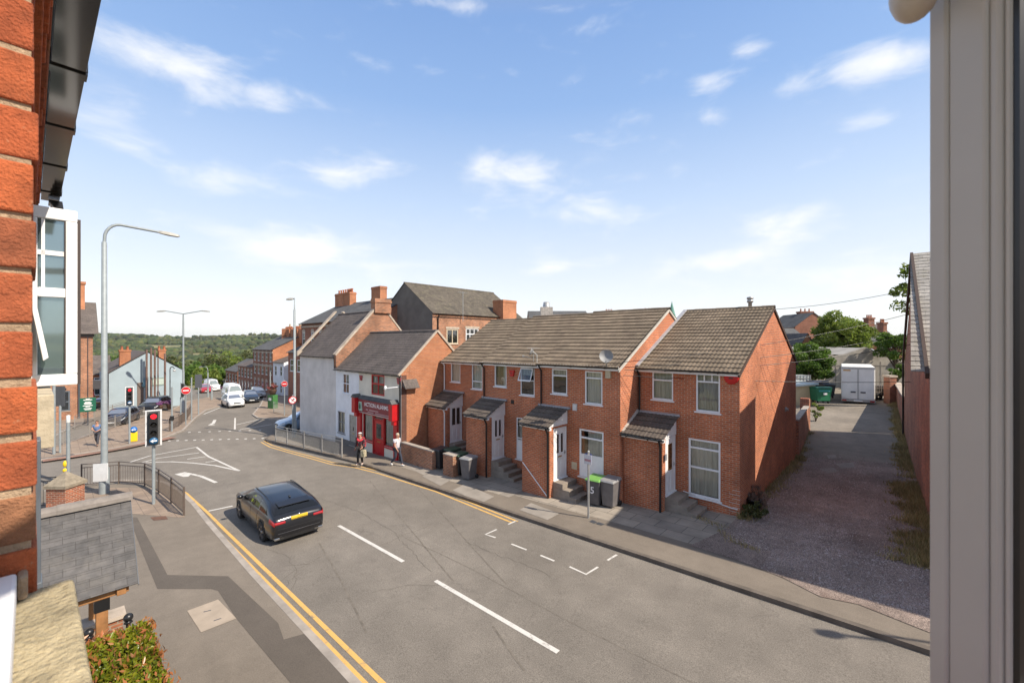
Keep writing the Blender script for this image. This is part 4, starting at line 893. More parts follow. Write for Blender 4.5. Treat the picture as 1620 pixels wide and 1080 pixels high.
LB = thing('arched_window_building', 'long brick building with arched upper windows and a grey slate roof behind the rendered house', 'building', (-49, 22, gz(-49, 22)))
SL = Side('front', 22)
aw = [(onv(x, 520, 22)[0] - .42, onv(x, 520, 22)[0] + .42, 5.6, 7.3) for x in (480.5, 494.5, 507.5, 520)]
gabled_x(LB, 'long', -58, -40, 22, 27, -2, 8.45, 11.1, BRD, SLATEG, aw, ov=.35, tk=dict(gauge=.3, amp=0, butt=.012))
simple_windows(LB, SL, aw, arch=True, sill=False)
mb = MB(); mb.box(-58.05, 21.9, 7.85, -40, 21.998, 8.1); mb.build('cornice', STONEL, LB); mb = MB(); mb.box(-58.05, 21.93, 4.9, -40, 21.998, 5.05); mb.build('string_course', STONEL, LB)
for x0, x1, y in ((-57.9, -55.3, 26.4), (-55.2, -53.6, 26.4), (-48.4, -46.3, 26.6)): chimney(LB, x0, y, 10, x1, y + .9, 12.6 if x0 < -50 else 12.75, 4 if x0 < -55 else (2 if x0 < -50 else 0), BRO)

# ---------------------------------------------------------------- far side of the street, going down the hill
def block(name, label, v, px0, px1, ye, yr_, dep, wm, rm, gm=None, rows=(), cols=3, arch=False, pots=0, base=None, cat='building', wsz=(.9, 1.5)):
    a = onv(px0, ye, v); b = onv(px1, ye, v); u0, u1 = a[0], b[0]; ze = (a[2] + b[2]) / 2 if base is None else base; zb = gz(u0, v) - 1.
    T = thing(name, label, cat, ((u0 + u1) / 2, v, gz((u0 + u1) / 2, v))); S = Side('front', v); rects = []
    for zf in rows:
        for i in range(cols):
            uc = u0 + (u1 - u0) * (i + .5) / cols; z0 = zb + 1. + (ze - zb - 1) * zf; rects.append((uc - wsz[0] / 2, uc + wsz[0] / 2, z0, z0 + wsz[1]))
    gabled_x(T, name, u0, u1, v, v + dep / 2, zb, ze, ze + yr_, wm, rm, rects, ov=.25, tk=dict(gauge=.3, amp=0, butt=.01), gmat_r=gm or wm)  # where gm is given, sunlit gable and shaded front are put in brick colours
    simple_windows(T, S, rects, arch=arch, sill=True)
    for i in range(pots): x = u0 + (u1 - u0) * (i + .5) / pots; chimney(T, x - .5, v + dep / 2 - .5, ze + yr_ - .6, x + .5, v + dep / 2 + .5, ze + yr_ + 1.4, 3, BRO)
    return T, u0, u1, ze
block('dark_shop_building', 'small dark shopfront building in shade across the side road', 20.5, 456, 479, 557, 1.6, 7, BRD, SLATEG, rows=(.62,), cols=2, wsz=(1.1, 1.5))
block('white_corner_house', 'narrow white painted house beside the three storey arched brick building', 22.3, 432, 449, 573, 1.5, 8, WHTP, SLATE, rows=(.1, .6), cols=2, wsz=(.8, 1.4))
AB, au0, au1, aze = block('arched_brick_building', 'three storey brick building with rows of arched windows, front toned shaded, gable toned sunlit', 22.3, 400.6, 431.5, 552.5, 2.3, 9, BRD, SLATEG, BRO, rows=(.12, .45, .74), cols=5, arch=True, wsz=(.8, 1.3))
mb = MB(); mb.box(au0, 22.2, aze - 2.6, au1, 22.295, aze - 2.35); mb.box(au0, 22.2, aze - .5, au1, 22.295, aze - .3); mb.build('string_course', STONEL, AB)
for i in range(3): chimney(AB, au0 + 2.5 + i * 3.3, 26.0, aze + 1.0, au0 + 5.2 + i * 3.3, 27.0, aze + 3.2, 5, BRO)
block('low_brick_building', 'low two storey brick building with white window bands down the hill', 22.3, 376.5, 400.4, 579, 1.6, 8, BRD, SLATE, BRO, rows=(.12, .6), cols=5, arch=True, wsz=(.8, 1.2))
block('far_terrace', 'last shade toned brick terrace with a grey roof before the trees down the hill', 25, 357, 376, 586, 2.2, 8, BRD, SLATEG, BRO, rows=(.45,), cols=4)
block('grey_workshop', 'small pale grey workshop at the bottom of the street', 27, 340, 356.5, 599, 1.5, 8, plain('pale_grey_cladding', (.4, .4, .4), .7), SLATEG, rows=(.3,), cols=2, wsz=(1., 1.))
# tall orange chimney gable block, facing the camera
OB = thing('orange_gable_building', 'tall orange brick building with a long row of chimney pots on top', 'building', pix(465, 540, 70)[:2] + (-2,), TH)
mb = MB(); mb.box(-2.0, 0, 0, 1.9, 8, 10.2); mb.box(-1.95, 1, 10.2, 1.85, 7, 10.45); mb.build('wall', BRO, OB, world=False)
mb = MB(); mb.box(-2.15, -.1, 5.6, 1.9, .0, 5.85); mb.prism([(-2.0, -.35, 4.6), (-.2, -.35, 4.6), (-.2, -.35, 5.4), (-1.4, -.35, 6.6), (-2.0, -.35, 6.6)], (0, .33, 0)); mb.build('string_course', BR2, OB, world=False, norm=True)
for i in range(9): mb = MB(); mb.lathe([(.14, 10.45), (.12, 10.6), (.11, 10.95), (.15, 11.), (.1, 11.02)], (-1.7 + i * .42, 2 + (i % 2) * 3, 0), 8); mb.build('chimney_pot', plain('buff_clay', (.40, .30, .17), .85), OB, world=False)
mb = MB(); mb.box(-.9, -.08, 7.4, -.55, -.0, 8.6); mb.box(-1.9, -.06, 8.9, 1.7, -.0, 9.05); mb.build('dark_strips', plain('dark_brown_brick', (.10, .05, .035), .9), OB, world=False)  # dark brown strips standing proud of the orange wall

# ---------------------------------------------------------------- left of the junction
def cbox_house(name, label, px0, px1, Y, ye, yb, cat='building', rz=TH):
    if rz == TH:
        xa, xb = (px0 - 810) / F * Y, (px1 - 810) / F * Y; ze = H + (540 - ye) / F * Y; zb = H + (540 - yb) / F * Y
        c = pix((px0 + px1) / 2, 540, Y); T = thing(name, label, cat, (c[0], c[1], zb), TH); return T, (xb - xa) / 2, ze - zb
    c = pix((px0 + px1) / 2, ye, Y); u = c[0]; a, b = onu(px0, ye, u)[1], onu(px1, ye, u)[1]; q = onu((px0 + px1) / 2, yb, u); e = onu(px1, ye, u)[2]
    T = thing(name, label, cat, (u, (a + b) / 2, q[2]), PI / 2)
    T_LX[T.name] = (lambda px, u=u, m=(a + b) / 2: onu(px, 540, u)[1] - m, lambda px, py, u=u, z=q[2]: onu(px, py, u)[2] - z)
    return T, (b - a) / 2, e - q[2]
T_LX = {}
def ctiles(mb, x0, x1, y0, z0, y1, z1, **k): tiles(mb, x0, x1, y0, z0, y1, z1, **k)
# pale blue gable
T, hw, hh = cbox_house('blue_gable_house', 'pale blue rendered gable wall with brick chimneys across the junction', 172, 292, 50, 586, 652, rz=PI / 2); BG = T; lx, lz = T_LX[T.name]
ap = lx(234); rise = lz(234, 557) - hh; pk = hw / 4.4
mb = MB(); mb.poly([(-hw, 0, -.5), (hw, 0, -.5), (hw, 0, hh), (ap, 0, hh + rise), (-hw, 0, hh)]); mb.poly([(hw, 0, -.5), (hw, 14, -.5), (hw, 14, hh), (hw, 0, hh)]); mb.poly([(-hw, 14, -.5), (-hw, 0, -.5), (-hw, 0, hh), (-hw, 14, hh)])
mb.poly([(-hw, 14, -.5), (-hw, 14, hh), (ap, 14, hh + rise), (hw, 14, hh), (hw, 14, -.5)]); mb.build('wall', BLUEW, T, world=False)
mb = MB(); m2 = MB(); tiles(m2, -.12, 14, -hw - .25, hh - .1, ap, hh + rise + .08, gauge=.3, amp=0, butt=.012); tiles(m2, -.12, 14, hw + .25, hh - .1, ap, hh + rise + .08, gauge=.3, amp=0, butt=.012)
mb.add([(p[1], p[0], p[2]) for p in m2.v], [f[::-1] for f in m2.f]); mb.build('roof', SLATE, T, world=False)
for x, w_, z in ((lx(200), lx(210) - lx(192), hh + rise * .25), (lx(259.5), lx(265) - lx(254), hh + rise * .3)):
    mb = MB(); mb.box(x - w_ / 2, 1.2, z, x + w_ / 2, 2.1, hh + rise + .1); mb.box(x - w_ / 2 - .06, 1.14, hh + rise + .1, x + w_ / 2 + .06, 2.16, hh + rise + .28); c = mb.build('chimney', BRO, T, world=False)
    for i in range(2): mb = MB(); mb.lathe([(.13, hh + rise + .28), (.1, hh + rise + .7), (.12, hh + rise + .72)], (x - .25 + i * .5, 1.65, 0), 8); mb.build('chimney_pot', plain('terracotta', (.40, .15, .08), .85), c, world=False)
mb = MB(); mb.box(lx(241), -.06, lz(250, 608), lx(259), -.003, lz(250, 599)); mb.build('faded_panel', plain('faded_panel', (.42, .50, .45), .8), T, world=False)
mb = MB(); mb.box(lx(241), -.05, lz(250, 598.6), lx(259), -.003, lz(250, 597)); mb.box(lx(241), -.05, lz(250, 609.5), lx(259), -.003, lz(250, 608.4)); mb.build('panel_rail', plain('panel_rail_green', (.25, .33, .30), .7), T, world=False)
mb = MB(); mb.box(lx(217), -.05, lz(222, 645), lx(227), -.003, lz(222, 605)); mb.build('doorway', plain('brown_door', (.17, .13, .11), .7), T, world=False)
mb = MB(); mb.lathe([(.001, 2.9), (.18, 3.0), (.25, 3.25), (.08, 3.6), (.06, 4.0), (.001, 4.1)], (lx(228), -.1, 0), 10); mb.build('wall_ornament', plain('blue_ornament', (.13, .27, .36), .6), T, world=False)
# brick pub at the far left
T, hw, hh = cbox_house('brick_pub', 'brick building with grey window frames beside the green sign at the left', 20, 147, 41, 525, 668, rz=PI / 2); PB = T; lx, lz = T_LX[T.name]
SP = Side('front', 0)
def locwin(T, S, rects, **kw):
    XF_save = XF[T.name]; XF[T.name] = (Vector((0, 0, 0)), 0.)
    for r in rects: window(T, S, *r, **kw)
    XF[T.name] = XF_save
wr_ = [(lx(x0), lx(x1), lz((x0 + x1) / 2, y1), lz((x0 + x1) / 2, y0)) for x0, x1, y0, y1 in ((95, 111, 618, 650), (72, 88, 618, 650))]
mb = MB(); wall_front(mb, -hw, hw, -1, hh, 0, wr_, .12); mb.poly([(hw, 0, -1), (hw, 8, -1), (hw, 8, hh), (hw, 0, hh)]); mb.build('wall', BR2, T, world=False)
locwin(T, SP, wr_, frame=plain('slate_window_frame', (.10, .12, .14), .5), bars=(.45,), sill=True, sillmat=STONEL, glass=GLASSD, fw=.12)
m2 = MB(); tiles(m2, -hw, hw + .4, -.45, hh - .2, 3.6, hh + 3.2, gauge=.3, amp=0, butt=.012); m2.build('roof', SLATE, T, world=False)
m2 = MB(); tiles(m2, -hw, hw + .4, 7.7, hh - .2, 3.6, hh + 3.2, gauge=.3, amp=0, butt=.012); m2.build('rear_roof', SLATE, T, world=False)
mb = MB(); cxx = lx(124); mb.box(cxx - .55, 2.6, hh + 1.5, cxx + .55, 3.3, hh + 5.0); mb.box(cxx - .63, 2.5, hh + 5.0, cxx + .63, 3.4, hh + 5.25); mb.build('chimney', BRO, T, world=False)
mb = MB(); mb.tube([(lx(125), -.1, 0), (lx(125), -.1, hh - .6)], .09, 8); mb.tube([(lx(139), -.08, 1.5), (lx(139), -.08, hh - .5)], .03, 6); mb.build('downpipe', DGREY, T, world=False)
mb = MB(); mb.box(-hw, -.12, hh - .5, hw + .1, -.003, hh - .2); mb.build('cornice', plain('dark_eaves', (.09, .08, .075), .8), T, world=False)
# little brick house with a lean-to, between the pub and the blue gable
T, hw, hh = cbox_house('small_brick_house', 'small brick house with a white window between the pub and the blue gable', 150, 176, 58, 590, 648, rz=PI / 2)
wr_ = [(-.9, -.1, hh - 2.9, hh - .5)]
mb = MB(); wall_front(mb, -hw - 1, hw, -1, hh, 0, wr_, .1); mb.poly([(hw, 0, -1), (hw, 7, -1), (hw, 7, hh), (hw, 0, hh)]); mb.build('wall', BRO, T, world=False)
locwin(T, SP, wr_, bars=(.5,), glass=GLASSD, fw=.1)
m2 = MB(); tiles(m2, -hw - 1, hw + .1, -.3, hh - .15, 3.5, hh + 2.4, gauge=.3, amp=0, butt=.012); m2.build('roof', SLATE, T, world=False)
sh = thing('bus_shelter', 'grey roofed shelter on dark posts in front of the small brick house', 'shelter', pix(156, 640, 48)[:2] + (gz(*pix(156, 640, 48)[:2]) + .1,), TH)
mb = MB(); mb.prism([(-1.3, -.8, 2.5), (1.3, -.8, 2.5), (1.1, 0, 3.4), (-1.1, 0, 3.4)], (0, 1.6, 0)); mb.build('roof', DGREY, sh, world=False, norm=True)
for x in (-1.1, .0, 1.1): mb = MB(); mb.tube([(x, -.6, 0), (x, -.6, 2.5)], .09, 8); mb.build('post', plain('maroon_post', (.10, .02, .025), .5), sh, world=False)

# ---------------------------------------------------------------- right of the lane
RBm = thing('lane_side_house', 'tall brick gable house along the right side of the gravel lane', 'house', (.6, 20, gz(.6, 20)))
def rl(Y, z): X = .85 * Y + 1.83; return (.7319 * X - .6814 * Y, .6814 * X + .7319 * Y, z)
mb = MB(); dx_ = 9.
prof = [rl(14.2, -.2), rl(26.3, -.2), rl(26.3, 4.85), rl(25.6, 5.25), rl(19.9, 10.1), rl(14.2, 5.25)]
mb.prism(prof, (dx_, 0, 0)); mb.build('wall', BRL, RBm, norm=True)
r = MB(); a = rl(19.9, 10.2); e0 = rl(14.0, 5.1); e1 = rl(25.9, 5.0)
m2 = MB(); tiles(m2, a[0] - .12, a[0] + dx_, e0[1], e0[2], a[1], a[2], gauge=.3, amp=0, butt=.02); tiles(m2, a[0] - .12, a[0] + dx_, e1[1], e1[2], a[1], a[2], gauge=.3, amp=0, butt=.02)
m2.build('roof', tilemat('pale_slate', (.36, .335, .30), (.28, .26, .235), (.12, .11, .10), .3, .3), RBm)
mb = MB(); q0, q1, q2 = rl(13.9, 5.05), rl(19.9, 10.2), rl(25.9, 5.0)
for p, q in ((q0, q1), (q2, q1)): mb.bar((p[0] - .08, p[1], p[2] - .08), (q[0] - .08, q[1], q[2] - .04), .1, .22)
mb.build('bargeboard', plain('dark_bargeboard', (.07, .045, .035), .7), RBm)
downpipe(RBm, [(rl(25.9, 0)[0] - .08, rl(25.9, 0)[1], 4.9), (rl(25.9, 0)[0] - .08, rl(25.9, 0)[1], .2)], r=.05)
FW = thing('corner_house', 'brick corner house in front of the tall lane gable, behind the open window sash', 'house', (2, 17, gz(2, 17)))
mb = MB(); f0 = rl(10.8, 0); f1 = rl(14.15, 0)
mb.prism([(f0[0] + .12, f0[1] - .1, -.2), (f1[0] + .12, f1[1], -.2), (f1[0] + .12, f1[1], 8.7), (f0[0] + .12, f0[1] - .1, 8.1)], (8.5, 0, 0)); mb.build('wall', BRL, FW, norm=True)
mb = MB(); mb.prism([(f0[0] + .0, f0[1] - .3, 8.1), (f1[0] + .0, f1[1] + .0, 8.75), (f1[0] + .0, f1[1], 8.85), (f0[0] + .0, f0[1] - .3, 8.2)], (8.7, 0, 0)); mb.build('roof', SLATEG, FW, norm=True)
mb = MB(); mb.box(f1[0] + 1.2, f1[1] - .9, 8.5, f1[0] + 2.2, f1[1] - .05, 9.4); c_ = mb.build('chimney', BRL, FW)
# low lane wall beyond the gable
LW = thing('lane_wall', 'low brick wall with stone coping beyond the tall lane gable', 'wall', rl(31, 0)[:2] + (0.1,))
mb = MB(); a, b = rl(26.4, 0), rl(38, 0); mb.prism([(a[0], a[1], -.2), (b[0], b[1], 0), (b[0], b[1], 2.4), (a[0], a[1], 2.6)], (.3, 0, 0)); mb.build('brickwork', BRL, LW, norm=True)
mb = MB(); mb.bar((a[0] + .12, a[1], 2.66), (b[0] + .12, b[1], 2.46), .42, .12); mb.build('coping', STONEL, LW)
GP = thing('gate_pier', 'square red brick gate pier at the end of the low lane wall', 'pier', pix(1408, 632, 36)[:2] + (.5,), TH)
mb = MB(); mb.box(-.28, -.3, -.3, .28, .3, 2.6); mb.build('brickwork', BRL, GP, world=False); mb = MB(); mb.box(-.34, -.36, 2.6, .34, .36, 2.75); mb.build('cap', STONEL, GP, world=False)
# left lane boundary: wall, garage
BW = thing('yard_wall', 'weathered brick yard wall behind the end terrace house', 'wall', (-4.6, 30, .1))
mb = MB(); mb.prism([(-4.5, 26.7, -.1), (-5.1, 34, 0), (-5.1, 34, 1.75), (-4.5, 26.7, 1.9)], (.24, .02, 0)); mb.build('brickwork', BRL, BW, norm=True)
mb = MB(); mb.bar((-4.38, 26.7, 1.95), (-4.98, 34, 1.80), .30, .09); mb.build('coping', KERB, BW)
mb = MB(); mb.box(-5.35, 34.05, 0, -4.85, 34.5, 2.3); mb.build('end_pier', BRL, BW)
GA = thing('garage', 'cream flat roofed garage behind the yard wall', 'garage', pix(1272, 640, 37)[:2] + (.3,), TH)
mb = MB(); mb.box(-2.2, 0, -.5, 1.0, 4, 1.75); mb.prism([(-2.2, 0, 1.75), (1.0, 0, 1.75), (1.0, 0, 2.05), (-2.2, 0, 1.75)], (0, 4, 0)); mb.build('wall', plain('cream_blockwork', (.52, .42, .26), .9, .12, 1.5), GA, world=False, norm=True)
mb = MB(); mb.prism([(-2.4, -.2, 1.72), (1.15, -.2, 2.07), (1.15, -.2, 2.2), (-2.4, -.2, 1.85)], (0, 4.4, 0)); mb.build('roof', plain('pale_felt', (.42, .46, .44), .8), GA, world=False, norm=True)
# concrete sheds with a double shallow gable
GS = thing('concrete_shed', 'long grey concrete shed wall with two shallow gables behind the trailer', 'shed', pix(1355, 620, 46)[:2] + (.6,), TH)
cx = lambda x: (x - 1355) / F * 46; cz_ = lambda y: (540 - y) / F * 46 + H - .6
CSH = plain('weathered_shed_concrete', (.27, .245, .21), .95, .3, .8, bump=.3, bscale=12.)
outl = [(1275, 640), (1440, 640), (1440, 572), (1420, 569), (1370, 549), (1338, 560), (1322, 563), (1286, 548), (1275, 551)]
mb = MB(); mb.prism([(cx(x), 0, cz_(y)) for x, y in outl], (0, .4, 0)); mb.build('wall', CSH, GS, world=False, norm=True)
mb = MB()
for a, b in (((1370, 549), (1425, 571)), ((1338, 560), (1370, 549)), ((1286, 548), (1322, 563)), ((1262, 556), (1286, 548))): mb.add([(cx(a[0]), .4, cz_(a[1]) - .08), (cx(b[0]), .4, cz_(b[1]) - .08), (cx(b[0]), 12, cz_(b[1]) - .08), (cx(a[0]), 12, cz_(a[1]) - .08)], [(0, 1, 2, 3)])
mb.build('roof', plain('asbestos_sheet', (.33, .31, .28), .95, .2, 1.), GS, world=False)
mb = MB()
for x in (1322, 1345, 1369, 1393): mb.box(cx(x) - .04, -.03, 0, cx(x) + .04, -.003, cz_(572))
mb.box(cx(1288), -.04, cz_(578) - .05, cx(1430), -.003, cz_(578) + .05); mb.build('wall_rib', plain('shed_rib', (.2, .18, .16), .95), GS, world=False)
mb = MB(); mb.tube([(cx(1412), -.2, cz_(571)), (cx(1426), -.2, cz_(572))], .22, 10); mb.build('roof_vent', CSH, GS, world=False)
def far_house(name, label, px0, px1, Y, ye, yr_, wm, rm, depth_=7, gable='x', chim=None, wins=()):
    T, hw, hh = cbox_house(name, label, px0, px1, Y, ye, 640, 'house'); rz = (ye - yr_) / F * Y; S = Side('front', 0)
    wr_ = [((a - (px0 + px1) / 2) / F * Y, (b - (px0 + px1) / 2) / F * Y, (640 - d) / F * Y, (640 - c) / F * Y) for a, b, c, d in wins]
    if gable == 'f':
        mb = MB(); mb.prism([(-hw, 0, -1), (hw, 0, -1), (hw, 0, hh), (0, 0, hh + rz), (-hw, 0, hh)], (0, depth_, 0)); mb.build('wall', wm, T, world=False, norm=True)
        m2 = MB(); tiles(m2, -.15, depth_, -hw - .3, hh - .2, 0, hh + rz + .1, gauge=.3, amp=0, butt=.01); tiles(m2, -.15, depth_, hw + .3, hh - .2, 0, hh + rz + .1, gauge=.3, amp=0, butt=.01)
        m3 = MB(); m3.add([(p[1], p[0], p[2]) for p in m2.v], [f[::-1] for f in m2.f]); m3.build('roof', rm, T, world=False)
    else:
        mb = MB(); wall_front(mb, -hw, hw, -1, hh, 0, wr_, .1); q = [(hw, 0, -1), (hw, depth_, -1), (hw, depth_, hh), (hw, depth_ / 2, hh + rz), (hw, 0, hh)]; mb.poly(q); mb.poly([(-p[0], p[1], p[2]) for p in q][::-1]); mb.build('wall', wm, T, world=False)
        m2 = MB(); tiles(m2, -hw - .1, hw + .1, -.3, hh - .15, depth_ / 2, hh + rz, gauge=.3, amp=0, butt=.01); tiles(m2, -hw - .1, hw + .1, depth_ + .3, hh - .15, depth_ / 2, hh + rz, gauge=.3, amp=0, butt=.01); m2.build('roof', rm, T, world=False)
        if wr_: locwin(T, S, wr_, bars=(.5,), glass=GLASSD, fw=.12)
    for (a, b, yt) in (chim or []):
        x0, x1 = (a - (px0 + px1) / 2) / F * Y, (b - (px0 + px1) / 2) / F * Y; zt = (640 - yt) / F * Y
        mb = MB(); mb.box(x0, depth_ / 2 - .6, hh, x1, depth_ / 2 + .6, zt - .3); mb.box(x0 - .1, depth_ / 2 - .7, zt - .3, x1 + .1, depth_ / 2 + .7, zt); c = mb.build('chimney', BRD, T, world=False)
        for i in range(3): mb = MB(); mb.lathe([(.14, zt), (.11, zt + .5), (.14, zt + .55)], (x0 + (x1 - x0) * (i + .5) / 3, depth_ / 2, 0), 8); mb.build('chimney_pot', plain('terracotta', (.40, .15, .08), .85), c, world=False)
    return T
far_house('hillside_house', 'orange brick house with a low grey roof behind the small garden tree', 1238, 1276, 62, 536, 518, BRD, SLATEG, 6, 'x', [(1232, 1240, 505)])
far_house('gabled_brick_house', 'red brick gable with a broad chimney above the bushy tree', 1258, 1316, 80, 516, 495, BRD, SLATEG, 9, 'f', [(1289, 1310, 490)])
far_house('gabled_outhouse', 'small brick outhouse with pale gable end left of the bushy tree', 1268, 1286, 58, 545, 528, BRO, SLATEG, 7, 'f')
far_house('slate_roof_house', 'slate roofed brick house with a tall red chimney right of the bushy tree', 1356, 1428, 78, 545, 511, BRO, SLATE, 10, 'x', [(1406, 1416, 500)], wins=((1385, 1391, 550, 562),))
far_house('brick_side_house', 'brick house with a small dormer gable beside the lane gable', 1392, 1432, 66, 549, 530, BRO, SLATEG, 8, 'x', [(1428, 1434, 508)], wins=((1396, 1402, 553, 566),))
far_house('pale_shed', 'pale roofed shed between the bushy tree and the lane gable', 1370, 1402, 60, 562, 546, plain('pale_shed_wall', (.45, .45, .43), .8), plain('pale_roof_sheet', (.42, .43, .44), .7), 8, 'x')
# behind the terrace: slate roof with a pale rendered chimney, chimney pots and a green spire
T = far_house('slate_roof_building', 'slate roofed building with a whitewashed chimney and steel cowl behind the terrace', 838, 935, 62, 506, 488, BRD, SLATEG, 10, 'x')
mb = MB(); x0, x1 = (855 - 886.5) / F * 62, (874 - 886.5) / F * 62; z0, z1 = 10, (640 - 486) / F * 62; mb.box(x0, -.6, z0, x1, .6, z1); c = mb.build('chimney', plain('whitewashed_brick', (.42, .38, .34), .9, .3, 4.), T, world=False)
mb = MB(); mb.lathe([(.55, z1), (.42, z1 + .75), (.3, z1 + .75), (.3, z1)], ((x0 + x1) / 2, 0, 0), 10); mb.build('chimney_cowl', GALV, c, world=False)
T = far_house('hidden_terrace', 'terrace ridge with red chimney pots rising behind the brown tiled roofs', 962, 1048, 70, 505, 495, BRD, SLATEG, 8, 'x', [(966, 978, 491.5), (1030, 1048, 489.5)])
sp = thing('church_spire', 'thin green copper spire rising behind the terrace ridge', 'spire', pix(1063, 500, 160)[:2] + (0,))
mb = MB(); z = H + (540 - 492) / F * 160; mb.lathe([(1.6, 0), (1.6, z - 3)], (0, 0, 0), 8); mb.build('tower', STONE, sp, world=False)
mb = MB(); mb.lathe([(1.7, z - 3), (.9, z), (.001, H + (540 - 476) / F * 160)], (0, 0, 0), 8); mb.build('spire', plain('copper_green', (.10, .24, .19), .7), sp, world=False)

# ---------------------------------------------------------------- our own building round the open window
OWN = thing('brick_block', 'orange brick block at the left edge with a black gutter and an open white casement', 'building', (0, 0, 0), .0248)
m, t = newmat('near_brickwork')
gi = t.n('ShaderNodeNewGeometry'); rp = gi.outputs['Random Per Island']
c = t.ramp(rp, [(0, (.36, .08, .028)), (.35, (.44, .11, .036)), (.7, (.31, .075, .03)), (.85, (.28, .13, .065)), (1, (.40, .095, .034))])
n = t.noise(t.obj, 22., 6., .65); n2 = t.noise(t.obj, 260., 3.); f = t.n('ShaderNodeMapRange', {0: n, 1: .3, 2: .7, 3: .55, 4: 1.25}).outputs[0]
c = t.mix(1., c, t.n('ShaderNodeCombineColor', {0: f, 1: f, 2: f}).outputs[0], 'MULTIPLY')
d = t.n('ShaderNodeMapRange', {0: t.noise(t.obj, 60., 5., .7), 1: .62, 2: .7, 3: 0., 4: .6}).outputs[0]
fin(t, t.mix(d, c, (.42, .27, .16)), .9, t.m('ADD', n, t.m('MULTIPLY', n2, .7)), 1., .006); NEARB = m
NMORT = plain('near_mortar', (.36, .26, .17), .95, .25, 40., bump=.6, bscale=200.)
x_r = -.898; yf = .006
mb = MB(); mb.box(-4.9, -.32, -1, x_r - .005, yf - .005, 7.25); mb.build('wall', NMORT, OWN, world=False)
mb = MB(); z = 5.745; i = 0
while z < 7.1:
    jx, jy = random.uniform(-.003, .002), random.uniform(-.004, .002); hgt = .066 + random.uniform(-.003, .003)
    mb.box(x_r - .2, -.105, z, x_r + jx, yf + jy, z + hgt); mb.box(x_r - .2, -.32, z, x_r + random.uniform(-.003, .001), -.115, z + hgt)
    z += .0762; i += 1
mb.build('brick_pier', NEARB, OWN, world=False, bevel=.003)
mb = MB(); mb.box(-4.9, -.3, -1, 6, -.01, 5.66); mb.box(1.0, -.3, 5.66, 6, -.01, 7.25); mb.box(x_r - .0, -.3, 7.1, 1.0, -.06, 7.4); mb.build('front_wall', brickmat('own_brick', (.55, .14, .04), (.45, .12, .04), (.36, .26, .17)), OWN, world=False)
mb = MB(); mb.box(-5.2, -.02, 7.06, -.93, .026, 7.14)
for i in range(18): mb.box(-5.2 + i * .235, -.02, 7.143, -5.2 + i * .235 + .215, .038 + .004 * (i % 3), 7.208)
for i in range(18): mb.box(-5.15 + i * .235, -.02, 7.212, -5.15 + i * .235 + .222, .05, 7.29)
mb.build('eaves_corbel', NEARB, OWN, world=False, bevel=.004)
mb = MB(); mb.box(-5.35, .058, 7.292, -1.1, .165, 7.297); mb.box(-5.35, .058, 7.297, -1.1, .062, 7.37); mb.box(-5.35, .161, 7.297, -1.1, .165, 7.385)
for x in (-1.95, -2.72, -3.48, -4.27, -5.05): mb.box(x - .035, .052, 7.284, x + .035, .171, 7.3); mb.box(x - .035, .158, 7.3, x + .035, .172, 7.395); mb.box(x - .035, .05, 7.3, x + .035, .06, 7.36)
for k in range(4): mb.box(-5.35 + .05 * k, .1 + .01 * k, 7.25 - .025 * k, -5.2 + .05 * k, .18, 7.272 - .025 * k)
mb.build('gutter', plain('black_gloss_plastic', (.018, .017, .016), .12, .1), OWN, world=False, bevel=.002)
mb = MB(); mb.prism([(-5.3, -.5, 7.75), (-5.3, .1, 7.40), (-5.3, .1, 7.44), (-5.3, -.5, 7.8)], (9, 0, 0)); mb.build('roof', SLATEG, OWN, world=False, norm=True)
mb = MB(); mb.box(-4.6, -.05, 5.5, -3.55, .09, 5.80); mb.build('stone_sill', STONE, OWN, world=False, bevel=.006)
mb = MB(); mb.box(-2.42, .002, .1, -2.33, .026, 5.74); mb.box(-2.425, .001, 5.15, -2.325, .03, 5.22); mb.build('downpipe', plain('blue_grey_pipe', (.10, .115, .135), .45), OWN, world=False, bevel=.004)
# neighbouring casement standing open, square to the wall
CAS = MB(); xs0, xs1 = -4.09, -4.035; zb0, zt0 = H - .285, H + .862
yl_, yr0 = -.03, .208
for (a, b, c_, d_) in ((yl_, yr0, zb0, zb0 + .072), (yl_, yr0, zt0 - .075, zt0), (yr0 - .055, yr0, zb0 + .072, zt0 - .075), (yl_, .03, zb0 + .072, zt0 - .075), (.03, yr0 - .055, H + .285, H + .345)):
    CAS.box(xs0, a, c_, xs1, b, d_)
cas = CAS.build('casement', WHT, OWN, world=False, bevel=.006)
mb = MB(); mb.box(xs0 + .02, .03, H + .555, xs1 - .012, yr0 - .055, H + .585); mb.box(xs0 + .02, .046, H + .345, xs1 - .012, .062, zt0 - .075); mb.build('glazing_bar', WHT, cas, world=False)
mb = MB(); mb.box(xs0 + .022, .03, zb0 + .07, xs0 + .03, yr0 - .05, zt0 - .07); mb.build('pane', plain('reflecting_pane', (.26, .34, .36), .04, .05, metal=.75), cas, world=False)
mb = MB(); mb.box(xs1 - .012, yr0 - .06, zb0 + .073, xs1 - .004, yr0 - .054, zt0 - .076); mb.box(xs0 - .03, yr0 + .001, zb0 - .0, xs1 - .02, yr0 + .016, zt0 - .05); mb.build('gasket', plain('brown_gasket', (.05, .035, .03), .6), cas, world=False)
mb = MB(); mb.prism([(-4.02, -.02, H + .37), (-4.02, .003, H + .37), (-4.02, .075, H - .10), (-4.02, .052, H - .12)], (.14, 0, 0)); mb.build('open_vent', WHT, cas, world=False, norm=True, bevel=.004)
